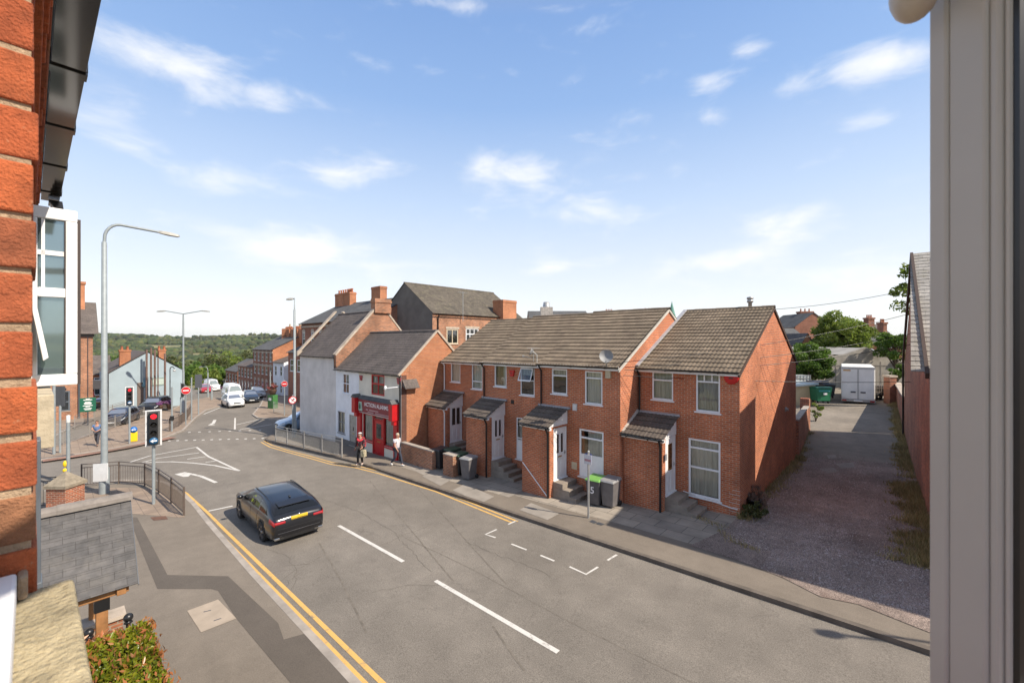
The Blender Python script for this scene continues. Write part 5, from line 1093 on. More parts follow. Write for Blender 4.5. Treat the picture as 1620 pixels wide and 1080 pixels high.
# our sill and frame
mb = MB(); mb.box(-.91, -.12, 5.66, 1.2, .043, 5.75); mb.build('window_sill', plain('lichen_stone', (.40, .33, .20), .95, .35, 26., bump=.8, bscale=120.), OWN, world=False, bevel=.006)
mb = MB(); mb.box(-.885, -.14, 5.752, 1.0, -.012, 5.788); mb.box(-.885, -.16, 5.788, -.83, -.06, 7.1); mb.build('window_frame', WHT, OWN, world=False, bevel=.004)
mb = MB(); mb.box(-.9, -.012, 5.752, -.872, -.002, 5.785); mb.build('mortar_fillet', NMORT, OWN, world=False, bevel=.004)
# our sash, swung out to the right
A = Vector((.0355, .70)); B = Vector((.085, .636)); d2 = (B - A).normalized(); n2_ = Vector((d2.y, -d2.x)) * -1
if n2_.x < 0: n2_ = -n2_
TAUPE = plain('shaded_plastic', (.50, .465, .42), .45, .03)  # white sash plastic; its shade is put into the base colour
def sashbar(mb, t0, t1, z0, z1, o0, o1):
    q = [A + d2 * t0 + n2_ * o0, A + d2 * t1 + n2_ * o0, A + d2 * t1 + n2_ * o1, A + d2 * t0 + n2_ * o1]; mb.prism([(p.x, p.y, z0) for p in q], (0, 0, z1 - z0))
mb = MB(); zz0, zz1 = 5.66, 7.1
sashbar(mb, 0, .022, zz0 - .02, zz1 + .02, -.002, .05); sashbar(mb, .022, .062, zz0, zz1, 0, .05); sashbar(mb, .062, .072, zz0, zz1, .003, .05); sashbar(mb, .072, .078, zz0, zz1, .007, .05)
sashbar(mb, .078, .86, zz0, zz0 + .08, 0, .05); sashbar(mb, .078, .86, zz1 - .08, zz1, 0, .05); sashbar(mb, .80, .86, zz0 + .08, zz1 - .08, 0, .05)
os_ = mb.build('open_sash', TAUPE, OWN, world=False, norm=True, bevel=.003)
mb = MB(); sashbar(mb, .078, .084, zz0 + .08, zz1 - .08, .010, .03); mb.build('gasket', BLACK, os_, world=False, norm=True)
mb = MB(); p_, q_ = A + d2 * .084 + n2_ * .023, A + d2 * .80 + n2_ * .023; mb.poly([(p_.x, p_.y, zz0 + .08), (q_.x, q_.y, zz0 + .08), (q_.x, q_.y, zz1 - .08), (p_.x, p_.y, zz1 - .08)]); mb.build('pane', GLASSC, os_, world=False)
hp = pix(1447, -12, .475); mb = MB(); mb.sphere(hp, (.022, .03, .03), 14, 10); mb.tube([hp, (hp[0] + .02, hp[1] + .02, hp[2] + .02)], .014, 10); mb.build('window_stay', TAUPE, os_)
# ================================================================ VEHICLES
TYRE = plain('tyre_rubber', (.02, .02, .02), .85, .15); RIM = plain('alloy_rim', (.30, .30, .31), .35, .08, metal=.8)
CGLASS = glassmat('car_glass', (.55, .6, .6), .05, .09)
HEADL = plain('headlight_lens', (.55, .58, .6), .1, .1, spec=.9); TAILR = plain('tail_light_red', (.36, .010, .013), .15, .15, 20., spec=.8, coat=.5)
PLATEY = plain('yellow_number_plate', (.72, .47, .03), .5, .05); PLATEW = plain('white_number_plate', (.7, .7, .68), .5, .05); CHROME = plain('chrome', (.6, .6, .6), .15, .03, metal=1.)
def carpaint(name, col, rough=.3, metal=.3): return plain(name, col, rough, .03, 2., metal=metal, coat=1.)
ESTATE = dict(L=4.63, st=[(-2.31, .38, .78, .84, .74), (-2.26, .27, .90, .96, .80), (-2.14, .22, .935, .985, .83), (-1.80, .20, .955, 1.155, .87), (-1.62, .195, .955, 1.215, .88), (-1.4, .19, .95, 1.255, .885), (-.8, .18, .935, 1.335, .89), (-.1, .18, .92, 1.365, .89), (.35, .18, .91, 1.33, .89), (.75, .18, .90, 1.17, .89), (1.15, .18, .905, .985, .885), (1.35, .18, .89, .945, .88), (1.8, .19, .83, .855, .86), (2.1, .22, .73, .75, .80), (2.31, .34, .54, .57, .60)],
    side=(-1.78, -1.45, 1.0, .42), ws=(1.08, .42), rg=(-2.09, -1.80), wb=1.36, pill=(-.35, .25))
HATCH = dict(L=4.0, st=[(-2.0, .42, .80, .95, .68), (-1.93, .28, .92, 1.15, .78), (-1.75, .22, .95, 1.36, .84), (-1.3, .20, .95, 1.46, .86), (-.5, .19, .94, 1.50, .87), (.1, .19, .93, 1.49, .87), (.5, .19, .92, 1.38, .87), (1.0, .19, .92, 1.02, .86), (1.25, .19, .90, .96, .855), (1.6, .20, .84, .87, .83), (1.85, .24, .74, .76, .76), (2.0, .34, .56, .58, .58)],
    side=(-1.5, -1.3, .85, .45), ws=(.96, .42), rg=(-1.92, -1.68), wb=1.25, pill=(-.4, .2))
SUV = dict(L=4.5, st=[(-2.25, .45, .95, 1.1, .74), (-2.18, .32, 1.05, 1.3, .84), (-2.0, .28, 1.07, 1.56, .90), (-1.4, .26, 1.06, 1.66, .92), (-.5, .25, 1.05, 1.69, .92), (.2, .25, 1.04, 1.67, .92), (.6, .25, 1.03, 1.5, .92), (1.05, .25, 1.03, 1.13, .92), (1.3, .25, 1.02, 1.08, .91), (1.8, .26, .98, 1.0, .89), (2.1, .30, .88, .9, .82), (2.25, .42, .7, .72, .66)],
    side=(-1.75, -1.55, .95, .5), ws=(1.02, .5), rg=(-2.17, -1.95), wb=1.35, pill=(-.4, .25))
VAN = dict(L=4.9, st=[(-2.45, .45, 1.1, 2.0, .86), (-2.4, .3, 1.12, 2.14, .93), (-2.2, .28, 1.12, 2.2, .95), (0., .26, 1.12, 2.22, .95), (.9, .26, 1.12, 2.18, .95), (1.2, .26, 1.12, 2.02, .94), (1.75, .26, 1.12, 1.28, .93), (1.95, .26, 1.1, 1.15, .91), (2.3, .30, .95, .98, .86), (2.45, .42, .75, .78, .7)],
    side=(.25, .25, 1.45, 1.1), ws=(1.70, 1.18), rg=None, wb=1.5, pill=(9, 9))
def car(name, label, cat, p, rz, paint, K, plate_m=None, group=None, roofscale=1., detail=True):
    T = thing(name, label, cat, (p[0], p[1], gz(p[0], p[1])), rz, group); st = np.array(K['st']); N = 64
    xs = np.linspace(st[0, 0], st[-1, 0], N); xs = st[0, 0] + (st[-1, 0] - st[0, 0]) * (.5 - .5 * np.cos(np.pi * (xs - xs[0]) / (xs[-1] - xs[0]))) * .6 + .4 * xs - .4 * st[0, 0]
    def cols(x): return [np.interp(x, st[:, 0], st[:, i]) for i in range(1, 5)]
    ys = np.array([cols(x) for x in xs]); ker = np.array([1, 2, 3, 2, 1]) / 9.
    pad = np.vstack([ys[:1]] * 2 + [ys] + [ys[-1:]] * 2); ysm = np.stack([np.convolve(pad[:, i], ker, 'valid') for i in range(4)], 1); ysm[0] = ys[0]; ysm[-1] = ys[-1]
    def ringx(x):
        zb, zt_, ztop, w = [float(np.interp(x, xs, ysm[:, i])) for i in range(4)]; hgt = max(ztop - zt_, .02); wr_ = w * .95 - .42 * min(hgt, .75) * (.8 if hgt > .9 else 1) - .02
        zm = (zb + zt_) / 2; fl = min(1, max(0, hgt / .2)); wbelt = w * .945
        return [(0, zb), (w * .6, zb), (w * .9, zb + .02), (w * .985, zb + .10), (w * 1.0, zm), (w * .995, zm + .62 * (zt_ - zm)), (w * .975, zt_ - .04), (wbelt, zt_), ((wbelt + wr_) / 2 + .015 * fl, (zt_ + ztop) / 2), (wr_ + .01, ztop - .045 * fl - .006), (wr_ - .07, ztop - .006), (wr_ * .5, ztop + .012), (0, ztop + .018)]
    def pt(x, t, sgn=1):
        r = ringx(x); i = min(int(t), len(r) - 2); f = t - i; return (x, sgn * (r[i][0] * (1 - f) + r[i + 1][0] * f), r[i][1] * (1 - f) + r[i + 1][1] * f)
    vs = []; fs = []; R = 24
    for x in xs:
        h = ringx(x); full = h + [(-y, z) for y, z in h[-2:0:-1]]; vs += [(x, y, z) for y, z in full]
    for i in range(N - 1):
        for k in range(R): k2 = (k + 1) % R; fs.append((i * R + k, i * R + k2, (i + 1) * R + k2, (i + 1) * R + k))
    fs.append(tuple(range(R - 1, -1, -1))); fs.append(tuple(range((N - 1) * R, N * R)))
    mb = MB(); mb.add(vs, fs, True); body = mb.build('body', paint, T, world=False, norm=True)
    wr0 = K.get('wr', .325); wbx = K['wb']; wy = float(np.max(st[:, 4])) - .105
    cut = MB()
    for x in (wbx, -wbx): cut.lathe([(.001, -1.2), (wr0 + .05, -1.2), (wr0 + .05, 1.2), (.001, 1.2)], (x, 0, wr0), 20, 'y')
    co = cut.build('cutter', paint, None, world=False, norm=True); bo = body.modifiers.new('arches', 'BOOLEAN'); bo.object = co; bo.operation = 'DIFFERENCE'; bo.solver = 'EXACT'
    body.parent = None; dg = bpy.context.evaluated_depsgraph_get(); dg.update(); me = bpy.data.meshes.new_from_object(body.evaluated_get(dg)); body.modifiers.clear(); body.data = me; body.parent = T; bpy.data.objects.remove(co)
    ln = MB()
    for x in (wbx, -wbx): ln.box(x - wr0 - .06, -wy + .16, .22, x + wr0 + .06, wy - .16, .72)
    ln.build('wheel_arch', BLACK, body, world=False)
    def patch(nm, f, na, nb, m_, off=.007):
        g = [[Vector(f(a / na, b / nb)) for b in range(nb + 1)] for a in range(na + 1)]; vs = []; cen = Vector((0, 0, .8))
        for a in range(na + 1):
            for b in range(nb + 1):
                d1 = g[min(a + 1, na)][b] - g[max(a - 1, 0)][b]; d2 = g[a][min(b + 1, nb)] - g[a][max(b - 1, 0)]; n = d1.cross(d2).normalized()
                if n.dot(g[a][b] - Vector((g[a][b].x * .9, 0, .7))) < 0: n = -n
                vs.append(g[a][b] + n * off)
        w = nb + 1; m = MB(); m.add(vs, [(a * w + b, a * w + b + 1, (a + 1) * w + b + 1, (a + 1) * w + b) for a in range(na) for b in range(nb)], True); return m.build(nm, m_, T, world=False)
    xb0, xb1, xf0, xf1 = K['side']
    for sg in (1, -1):
        segs = [(0., 1.)] if K['pill'][0] > 5 else [(0, .30), (.33, .62), (.65, 1.)]
        for (s0, s1) in segs:
            def f(a, b, s0=s0, s1=s1): t = 7.12 + 1.72 * b; q = s0 + (s1 - s0) * a; bb = b; return pt((xb0 + (xb1 - xb0) * bb) * (1 - q) + (xf0 + (xf1 - xf0) * bb) * q, t, sg)
            patch('side_window', f, 8, 4, CGLASS)
    def top(x, q):
        r = ringx(x); wr_ = r[9][0] - .045; y = wr_ * q; zz = np.interp(abs(y), [r[12][0], r[11][0], r[10][0], r[9][0]], [r[12][1], r[11][1], r[10][1], r[9][1]]); return (x, y, float(zz))
    a0, a1 = K['ws']; patch('windscreen', lambda a, b: top(a0 + (a1 - a0) * b, -1 + 2 * a), 10, 6, CGLASS)
    if K['rg']: b0, b1 = K['rg']; patch('rear_window', lambda a, b: top(b0 + (b1 - b0) * b, (-1 + 2 * a) * 1.0), 10, 6, CGLASS)
    T_PT[T.name] = pt
    # wheels
    for x in (wbx, -wbx):
        for sg in (1, -1):
            mb = MB(); y = sg * wy; mb.lathe([(wr0 * .62, -.10), (wr0 * .93, -.105), (wr0, -.08), (wr0, .08), (wr0 * .93, .105), (wr0 * .62, .10)], (x, y, wr0), 24, 'y'); ty = mb.build('wheel', TYRE, T, world=False, norm=True)
            mb = MB(); o = sg * .085; mb.lathe([(wr0 * .68, -.09), (wr0 * .68, .09)], (x, y, wr0), 20, 'y')
            for k in range(5):
                an = 2 * PI * k / 5 + .3
                for dd in (-.12, .12): mb.bar((x + .05 * math.cos(an), y + o, wr0 + .05 * math.sin(an)), (x + wr0 * .67 * math.cos(an + dd), y + o, wr0 + wr0 * .67 * math.sin(an + dd)), .03, .035, (0, 1, 0))
            mb.lathe([(.001, o - .02), (.06, o - .02), (.06, o + .02), (.001, o + .02)], (x, y, wr0), 12, 'y'); mb.build('rim', RIM, ty, world=False)
            mb = MB(); mb.lathe([(.001, -.01), (wr0 * .66, -.01), (wr0 * .66, .01), (.001, .01)], (x, y + sg * .02, wr0), 16, 'y'); mb.build('brake_disc', BLACK, ty, world=False)
    xr, xf = st[0, 0], st[-1, 0]; zl = float(np.interp(xf - .25, xs, ysm[:, 1])) - .11; zr_ = float(np.interp(xr + .12, xs, ysm[:, 1])) - .10
    def gbox(nm, x0, x1, y0, y1, z0, z1, m_, par=None, bv=.012): mb = MB(); mb.box(x0, y0, z0, x1, y1, z1); return mb.build(nm, m_, par or T, world=False, bevel=bv)
    hw_ = float(np.max(st[:, 4]))
    for sg in (1, -1):
        patch('headlight', lambda a, b: pt(xf - .06 - .40 * a, 5.0 + .95 * b + .35 * a, sg), 4, 3, HEADL, .008)
        patch('tail_light', lambda a, b: pt(xr + .015 + .30 * a, 4.95 + 1.5 * b, sg), 6, 3, TAILR, .010)
        mb = MB(); mb.sphere((K['side'][2] - .12, sg * (hw_ + .06), float(np.interp(.7, xs, ysm[:, 1])) + .05), (.07, .11, .07), 10, 6); mb.build('wing_mirror', paint, T, world=False)
        if detail and K is not VAN:
            for x in (-.15, -1.05) if K is ESTATE else (-.1, -.95): mb = MB(); q = pt(x, 6.2, sg); mb.box(q[0] - .09, q[1] - .012, q[2] - .10, q[0] + .09, q[1] + .018, q[2] - .075); mb.build('door_handle', paint, T, world=False, bevel=.006)
            mb = MB()
            for x in (.92, -.13, -1.0):
                for t0, t1 in ((3.2, 4), (4, 5), (5, 6), (6, 7)): a_, b_ = pt(x + (.06 if x < -.5 else 0) * (7 - t0), t0, sg), pt(x + (.06 if x < -.5 else 0) * (7 - t1), t1, sg); mb.bar((a_[0], a_[1] + sg * .001, a_[2]), (b_[0], b_[1] + sg * .001, b_[2]), .008, .006)
            mb.build('door_gap', BLACK, T, world=False)
    gbox('grille', xf - .08, xf + .012, -.36, .36, zl - .12, zl + .01, BLACK); gbox('front_bumper', xf - .16, xf + .02, -.5, .5, .25, .36, BLACK)
    gbox('number_plate', xf + .0, xf + .03, -.26, .26, .39, .49, PLATEW, bv=.004)
    if K is not VAN:
        gbox('number_plate', xr + .0, xr + .045, -.26, .26, zr_ + .0, zr_ + .11, plate_m or PLATEY, bv=.004); gbox('rear_diffuser', xr + .02, xr + .25, -.62, .62, .24, .36, BLACK); gbox('chrome_strip', xr + .005, xr + .2, -.60, .60, .375, .385, CHROME, bv=.003)
    if K is ESTATE:
        gbox('bumper_strip', xr - .004, xr + .2, -.66, .66, .46, .475, plain('gunmetal', (.12, .12, .13), .3, .05, metal=.8), bv=.003); gbox('bumper_crease', xr - .001, xr + .2, -.70, .70, .60, .612, BLACK, bv=.003)
        for sg in (1, -1): gbox('rear_lamp', xr - .02, xr + .2, sg * .43, sg * .765, .765, .85, TAILR, bv=.03)
    return T
T_PT = {}
def patch_on(T, nm, polys, m_):
    mb = MB(); pt = T_PT[T.name]
    for P in polys:
        q = [pt(x, t_, 1) for x, t_ in P]; mb.poly([(x, y + .004, z + .001) for x, y, z in q])
    return mb.build(nm, m_, T, world=False)
def hd(a, b): return math.atan2(b[1] - a[1], b[0] - a[0])
# main black estate
RL, FL = gp(414, 854), gp(379, 821.5); h_ = hd(RL, FL); rt = (math.sin(h_), -math.cos(h_)); mid = ((RL[0] + FL[0]) / 2 + rt[0] * .86, (RL[1] + FL[1]) / 2 + rt[1] * .86)
print('CARWB', math.dist(RL[:2], FL[:2]), h_, mid)
BK = plain('black_car_paint', (.007, .008, .012), .3, .03, 2., metal=.2, coat=.8, cr=.14)
MC_ = car('estate_car', 'black estate car with red tail lights waiting in the near lane', 'car', mid, h_, BK, ESTATE)
mb = MB(); mb.prism([(-1.56, -.52, 1.245), (-1.86, -.50, 1.17), (-1.86, .50, 1.17), (-1.56, .52, 1.245)], (0, 0, .022)); mb.build('spoiler', BK, MC_, world=False, norm=True, bevel=.008)
for sg in (1, -1): mb = MB(); mb.tube([(-1.5, sg * .60, 1.22), (-.8, sg * .60, 1.335), (.0, sg * .60, 1.37), (.3, sg * .59, 1.35)], .016, 6); mb.build('roof_rail', BLACK, MC_, world=False)
mb = MB(); mb.sphere((-1.35, 0, 1.295), (.09, .03, .045), 10, 6); mb.build('roof_aerial', BK, MC_, world=False)
mb = MB(); mb.lathe([(.001, -.02), (.045, -.02), (.045, .02), (.001, .02)], (-2.27, 0, .94), 12, 'x'); mb.build('tailgate_badge', CHROME, MC_, world=False)
JK = patch_on(MC_, 'hi_vis_jacket', [((.05, 7.35), (.05, 8.2), (-.12, 8.5), (-.30, 8.5), (-.28, 7.35)), ((-.42, 7.3), (-.45, 7.9), (-.85, 7.9), (-.85, 7.3))], plain('hi_vis_yellow', (.50, .55, .02), .8, .2, 30.))
for sg in (1, -1): mb = MB(); mb.box(-2.29, sg * .62 - .14, .27, -2.1, sg * .62 + .14, .34); mb.build('exhaust_tip', CHROME, MC_, world=False, bevel=.012)
WPT = carpaint('white_car_paint', (.72, .72, .72), .3, 0)
def towards(p, extra): return math.atan2(-p[1], -p[0]) + extra
p = gp(371.5, 645); car('white_hatchback', 'white hatchback driving up the street in front of the white van', 'car', (p[0] - 1.6, p[1] + .2), towards(p, .22), WPT, dict(HATCH), PLATEW)
p = gp(371, 637); car('white_van', 'white van following close behind the white hatchback', 'van', (p[0] - 3.2, p[1] + .6), towards(p, .18), WPT, VAN)
p = gp(402, 637); car('dark_hatchback', 'dark blue car queuing behind the white van', 'car', (p[0] - 1.5, p[1]), towards(p, .1), carpaint('navy_car_paint', (.02, .03, .05), .25), HATCH)
p = gp(410, 630.5); car('silver_hatchback', 'silver car parked by the kerb behind the dark blue car', 'car', (p[0] - 2.0, p[1] + .4), towards(p, .1), carpaint('silver_car_paint', (.32, .33, .35), .3, .6), HATCH)
p = gp(459, 684); print('SIDECAR', p); car('pale_blue_hatchback', 'pale blue car waiting to leave the side road beside the grey rendered house', 'car', (p[0] - .80, p[1] + 1.28), -PI / 2 - .1, carpaint('pale_blue_car_paint', (.24, .34, .48), .3, .3), HATCH)
pa, pb = gp(298, 640), gp(120, 700); rd_ = hd(pa, pb)
p = gp(212, 668); car('black_saloon', 'black car with bright headlights waiting on the road behind the island', 'car', (p[0], p[1] - .9), rd_ + .05, carpaint('dark_navy_car_paint', (.012, .016, .03), .22), HATCH)
p = gp(262, 650); car('black_taxi', 'tall black car behind the railings in front of the blue gable', 'car', (p[0], p[1] - .9), rd_, BK, SUV)
p = gp(180, 644); car('silver_estate_car', 'silver car parked by the blue gable behind the lamp post', 'car', (p[0] - .5, p[1] - .5), rd_ + PI, carpaint('silver_car_paint', (.32, .33, .35), .3, .6), ESTATE)
p = gp(335, 618.5); car('white_far_van', 'small white van far down the street by the trees', 'van', (p[0], p[1]), towards(p, .2), WPT, VAN, detail=False)
p = gp(325, 621); car('red_hatchback', 'red car parked far down the street beside the white van', 'car', (p[0], p[1]), towards(p, .1), carpaint('red_car_paint', (.42, .02, .025), .3, .2), HATCH, detail=False)
# box trailer in the yard
TR = thing('box_trailer', 'white box trailer with twin rear doors parked at the end of the lane', 'trailer', pix(1357.5, 637, 36.5)[:2] + (pix(1357.5, 641, 36.5)[2],), math.atan2(pix(1357.5, 637, 36.5)[1], pix(1357.5, 637, 36.5)[0]) - PI / 2 + .03)
TRW = plain('trailer_white', (.80, .77, .71), .5, .1, 1.2)
mb = MB(); mb.box(-1.12, .03, .45, 1.12, 6, 3.3); mb.build('body', TRW, TR, world=False, bevel=.06)
for sg in (-1, 1): mb = MB(); mb.box(sg * .04, -.012, .55, sg * 1.06, .03, 3.08); d = mb.build('rear_door', TRW, TR, world=False, bevel=.01); mb = MB(); mb.box(sg * .16, -.04, 1.06, sg * .5, -.013, 1.18); mb.build('door_handle', DGREY, d, world=False)
mb = MB(); mb.box(-.06, -.03, .5, .06, -.014, 3.08); mb.box(-1.12, -.03, 3.09, 1.12, .02, 3.27); mb.build('door_post', plain('trailer_trim', (.5, .48, .44), .6), TR, world=False)
mb = MB(); mb.box(-1.0, -.03, 2.92, -.5, -.013, 3.02); mb.build('orange_label', plain('orange_label', (.60, .28, .03), .6), TR, world=False)
mb = MB(); mb.box(-1.14, -.08, .30, 1.14, .1, .50); mb.build('bumper', plain('bumper_grey', (.36, .34, .31), .6), TR, world=False)
for sg in (-1, 1): mb = MB(); mb.box(sg * .78, -.1, .34, sg * 1.08, -.083, .46); mb.build('tail_light', TAILR, TR, world=False)
mb = MB(); mb.box(-.3, -.1, .33, .3, -.083, .46); mb.build('number_plate', PLATEW, TR, world=False)
for sg in (-1, 1):
    for y in (3., 3.8): mb = MB(); mb.lathe([(.001, -.11), (.3, -.11), (.34, -.08), (.34, .08), (.3, .11), (.001, .11)], (sg * .98, y, .34), 16, 'x'); mb.build('wheel', TYRE, TR, world=False)

# ================================================================ STREET FURNITURE
def up(base, py): return H + (540 - py) / F * depth(base)
def lamp(name, label, base, ztop, armvec, r=.1, dbl=None, drop=-.12, head=.8, mat=None, bend=True):
    z0 = gz(*base[:2]) + .1; T = thing(name, label, 'street lamp', (base[0], base[1], z0)); x, y = base[:2]; a = Vector((armvec[0], armvec[1], 0)); L = a.length; d = a.normalized(); mat = mat or LGREY
    mb = MB(); mb.lathe([(r * 1.5, z0), (r * 1.5, z0 + 1.1), (r * 1.02, z0 + 1.25), (r, z0 + 1.3), (r * .78, ztop - .9), (r * .6, ztop - (.05 if dbl else .88))], (x, y, 0), 14); mb.build('pole', mat, T)
    for s_, q in ((1, d),) + (((-1, -d),) if dbl else ()):
        LL = L if s_ == 1 else dbl; P = [Vector((x, y, ztop - .95))]
        if not dbl and not bend: P.append(Vector((x, y, ztop - .04)))
        elif not dbl:
            for k in range(1, 7): t_ = k / 6 * PI / 2; P.append(Vector((x, y, ztop - .75)) + q * .55 * (1 - math.cos(t_)) + Vector((0, 0, .75 * math.sin(t_))))
        else: P = [Vector((x, y, ztop - .1))]
        P.append(Vector((x, y, ztop)) + q * (LL - head) + Vector((0, 0, drop * .6 if not dbl else .22))); mb = MB(); mb.tube(P, r * .5, 8); mb.build('arm', mat, T)
        e = P[-1]; mb = MB(); f_ = e + q * head + Vector((0, 0, -.06)); m_ = e.lerp(f_, .5); n = Vector((-q.y, q.x, 0)); vs = []
        for t_, w_, h0, h1 in ((-.06, .05, -.05, .05), (.1, .10, -.06, .07), (.5, .15, -.07, .08), (.92, .13, -.06, .05), (1., .08, -.04, .03)):
            c = e.lerp(f_, t_); vs += [c - n * w_ + Vector((0, 0, h0)), c + n * w_ + Vector((0, 0, h0)), c + n * w_ * .7 + Vector((0, 0, h1)), c - n * w_ * .7 + Vector((0, 0, h1))]
        fs = [(0, 1, 2, 3), (19, 18, 17, 16)] + [(i * 4 + k, i * 4 + (k + 1) % 4, i * 4 + 4 + (k + 1) % 4, i * 4 + 4 + k) for i in range(4) for k in range(4)]; mb.add(vs, fs); mb.build('lantern', plain('lantern_grey', (.30, .29, .26), .5), T, norm=True)
    return T
b = gp(165, 780, .1); zt = up(b, 352); e = onu(284, 358, b[0]); print('LAMP', b, zt, e)
Tl = lamp('street_lamp', 'tall grey street lamp with a white notice, rising by the brown corner railings', b, zt, (0.0, e[1] - b[1]), .125)
mb = MB(); fw = Vector((.7, -.7, 0)); pz = up(b, 745)
c_ = Vector((b[0], b[1], pz)); n_ = Vector((.6814, -.7319, 0)); s_ = Vector((.7319, .6814, 0)); vs = [c_ + n_ * .2 + s_ * a + Vector((0, 0, z)) for a, z in ((-.32, -.42), (.34, -.38), (.34, .42), (-.32, .38))]; mb.prism(vs, -n_ * .02); mb.build('notice', plain('white_notice', (.78, .78, .76), .6, .08, 5.), Tl, norm=True)
b = gp(290, 652, .1); zt = up(b, 495); ar = .66 * 42 / F * depth(b) * 1.5
lamp('double_street_lamp', 'distant double armed street lamp above the blue gable', b, zt, (.7319 * ar, .6814 * ar), .10, dbl=ar, head=.9)
b = gp(467, 692, .1); b = gp(466, 691, .1); zt = up(b, 471); lamp('slim_street_lamp', 'slim grey lamp post at the corner of the grey rendered house', b, zt, (-.42, -.42), .10, head=.48, bend=False)
for px, py, pt_ in ((329, 628, 580), (240 + 95, 632, 600)):
    b = gp(px, py, .1); lamp('far_street_lamp', 'small pale street lamp far down the hill, the %s one' % ('taller' if pt_ == 580 else 'shorter'), b, up(b, pt_), (-2.0, -.6), .08, head=.6)
# shadow-caster beyond the right of the frame: next lamp along the pavement
q = gp(1288, 998); q2 = gp(1469, 1022); t_ = 8.0 / .697; av = Vector((q2[0] - q[0], q2[1] - q[1])).normalized() * 2.2; lamp('kerbside_lamp', 'street lamp on the near right pavement whose head shadow falls on the road', (q[0] + .691 * t_ + av.x, q[1] + .191 * t_ + av.y, 0), q[2] + 8.1, (-av.x, -av.y), .09, head=.5)

def signal(name, label, base, ztop, face, w_=.45, h_=1.15, reds=True, arrow=True, board=True, back=False, sc=1.):
    z0 = gz(*base[:2]) + .1; T = thing(name, label, 'traffic light', (base[0], base[1], z0), face); hh = ztop - z0
    mb = MB(); mb.tube([(0, 0, 0), (0, 0, hh - h_ * sc * (1 if not back else .2))], .06, 10); mb.build('pole', LGREY, T, world=False)
    zc = hh - h_ * sc; W2 = w_ * sc / 2; mb = MB(); mb.box(-W2, -.02, zc, W2, .02, hh)
    if board:
        mb = MB(); mb.box(-W2 - .05, -.015, zc - .05, W2 + .05, .015, hh + .05); bb = mb.build('backing_board', plain('white_signal_edge', (.62, .62, .62), .5) if reds else DGREY, T, world=False, bevel=.01)
        mb = MB(); mb.box(-W2 + .01, -.04, zc, W2 - .01, -.016, hh); mb.build('board_face', plain('signal_grey', (.09, .09, .09), .7), T, world=False)
    mb = MB(); mb.box(-W2 * .62, -.22, zc + .03, W2 * .62, -.041, hh - .03); hd_ = mb.build('signal_head', BLACK, T, world=False, bevel=.01)
    n = 4 if arrow else 3
    for i in range(n):
        z = hh - .03 - (i + .5) * (h_ * sc - .06) / n; r = W2 * .46
        if arrow and i == 3:
            mb = MB(); mb.lathe([(.001, 0), (W2 * .66, 0), (W2 * .66, -.012), (.001, -.012)], (0, -.225, z), 18, 'y'); ar_ = mb.build('arrow_disc', plain('arrow_blue', (.015, .10, .22), .4), T, world=False)
            mb = MB(); k = W2 * .5; y = -.243; mb.prism([(-k, y, z), (-k * .1, y, z + k * .6), (-k * .1, y, z + k * .22), (k, y, z + k * .22), (k, y, z - k * .22), (-k * .1, y, z - k * .22), (-k * .1, y, z - k * .6)], (0, .004, 0)); mb.build('arrow', LETT, ar_, world=False, norm=True); continue
        mb = MB(); mb.lathe([(.001, -.01), (r, 0), (r, .01)], (0, -.232, z), 16, 'y')
        mb.build('red_light' if i == 0 and reds else 'lens', emitmat('red_signal', (1, .02, .03), 1.6) if i == 0 and reds else plain('dark_lens', (.03, .028, .025), .3), hd_, world=False)
        mb = MB(); vs = []
        for y in (-.22, -.36):
            for k in range(9): an = PI * (-.08 + 1.16 * k / 8); vs.append((r * 1.1 * math.cos(an), y if k not in (0, 8) or y > -.3 else y + .06, z + r * 1.1 * math.sin(an)))
        mb.add(vs, [(k, k + 1, k + 10, k + 9) for k in range(8)]); mb.build('hood', BLACK, hd_, world=False)
    return T
fc = lambda b: math.atan2(b[1], b[0]) - PI / 2    # local -y looks back at the camera
b = gp(243, 797, .1); signal('traffic_light', 'near traffic light at red with a blue left arrow, standing inside the brown railings', b, up(b, 650), fc(b), .44, 1.4)
b = gp(207, 702, .1); b = gp(196, 702, .1); b = (b[0], b[1], b[2]); signal('island_traffic_light', 'smaller red traffic light on the island beside the yellow keep left bollard', gp(205, 701, .1), up(b, 613), fc(b), .38, 1.25)
for (px, pyb, pyt, lb) in ((286, 668, 606, 'side-on dark traffic light behind the left no entry sign'), (314, 655, 593, 'dark traffic light seen from behind right of the left no entry sign')):
    b = gp(px, pyb, .1); signal('traffic_light', lb, b, up(b, pyt), fc(b) + (PI * .5 if px == 286 else PI), .5, 1.3, reds=False, arrow=False, board=True)
b = gp(95, 716, .1); signal('traffic_light', 'dark traffic light seen from behind in front of the brick pub', b, up(b, 612), fc(b) + PI * .8, .45, 1.2, reds=False, arrow=False)
def post(name, label, cat, base, py_top, r=.045, mat=None, bands=None):
    z0 = gz(*base[:2]) + .1; T = thing(name, label, cat, (base[0], base[1], z0)); mb = MB(); mb.tube([(base[0], base[1], z0), (base[0], base[1], up(base, py_top))], r, 8); mb.build('post', mat or LGREY, T); return T
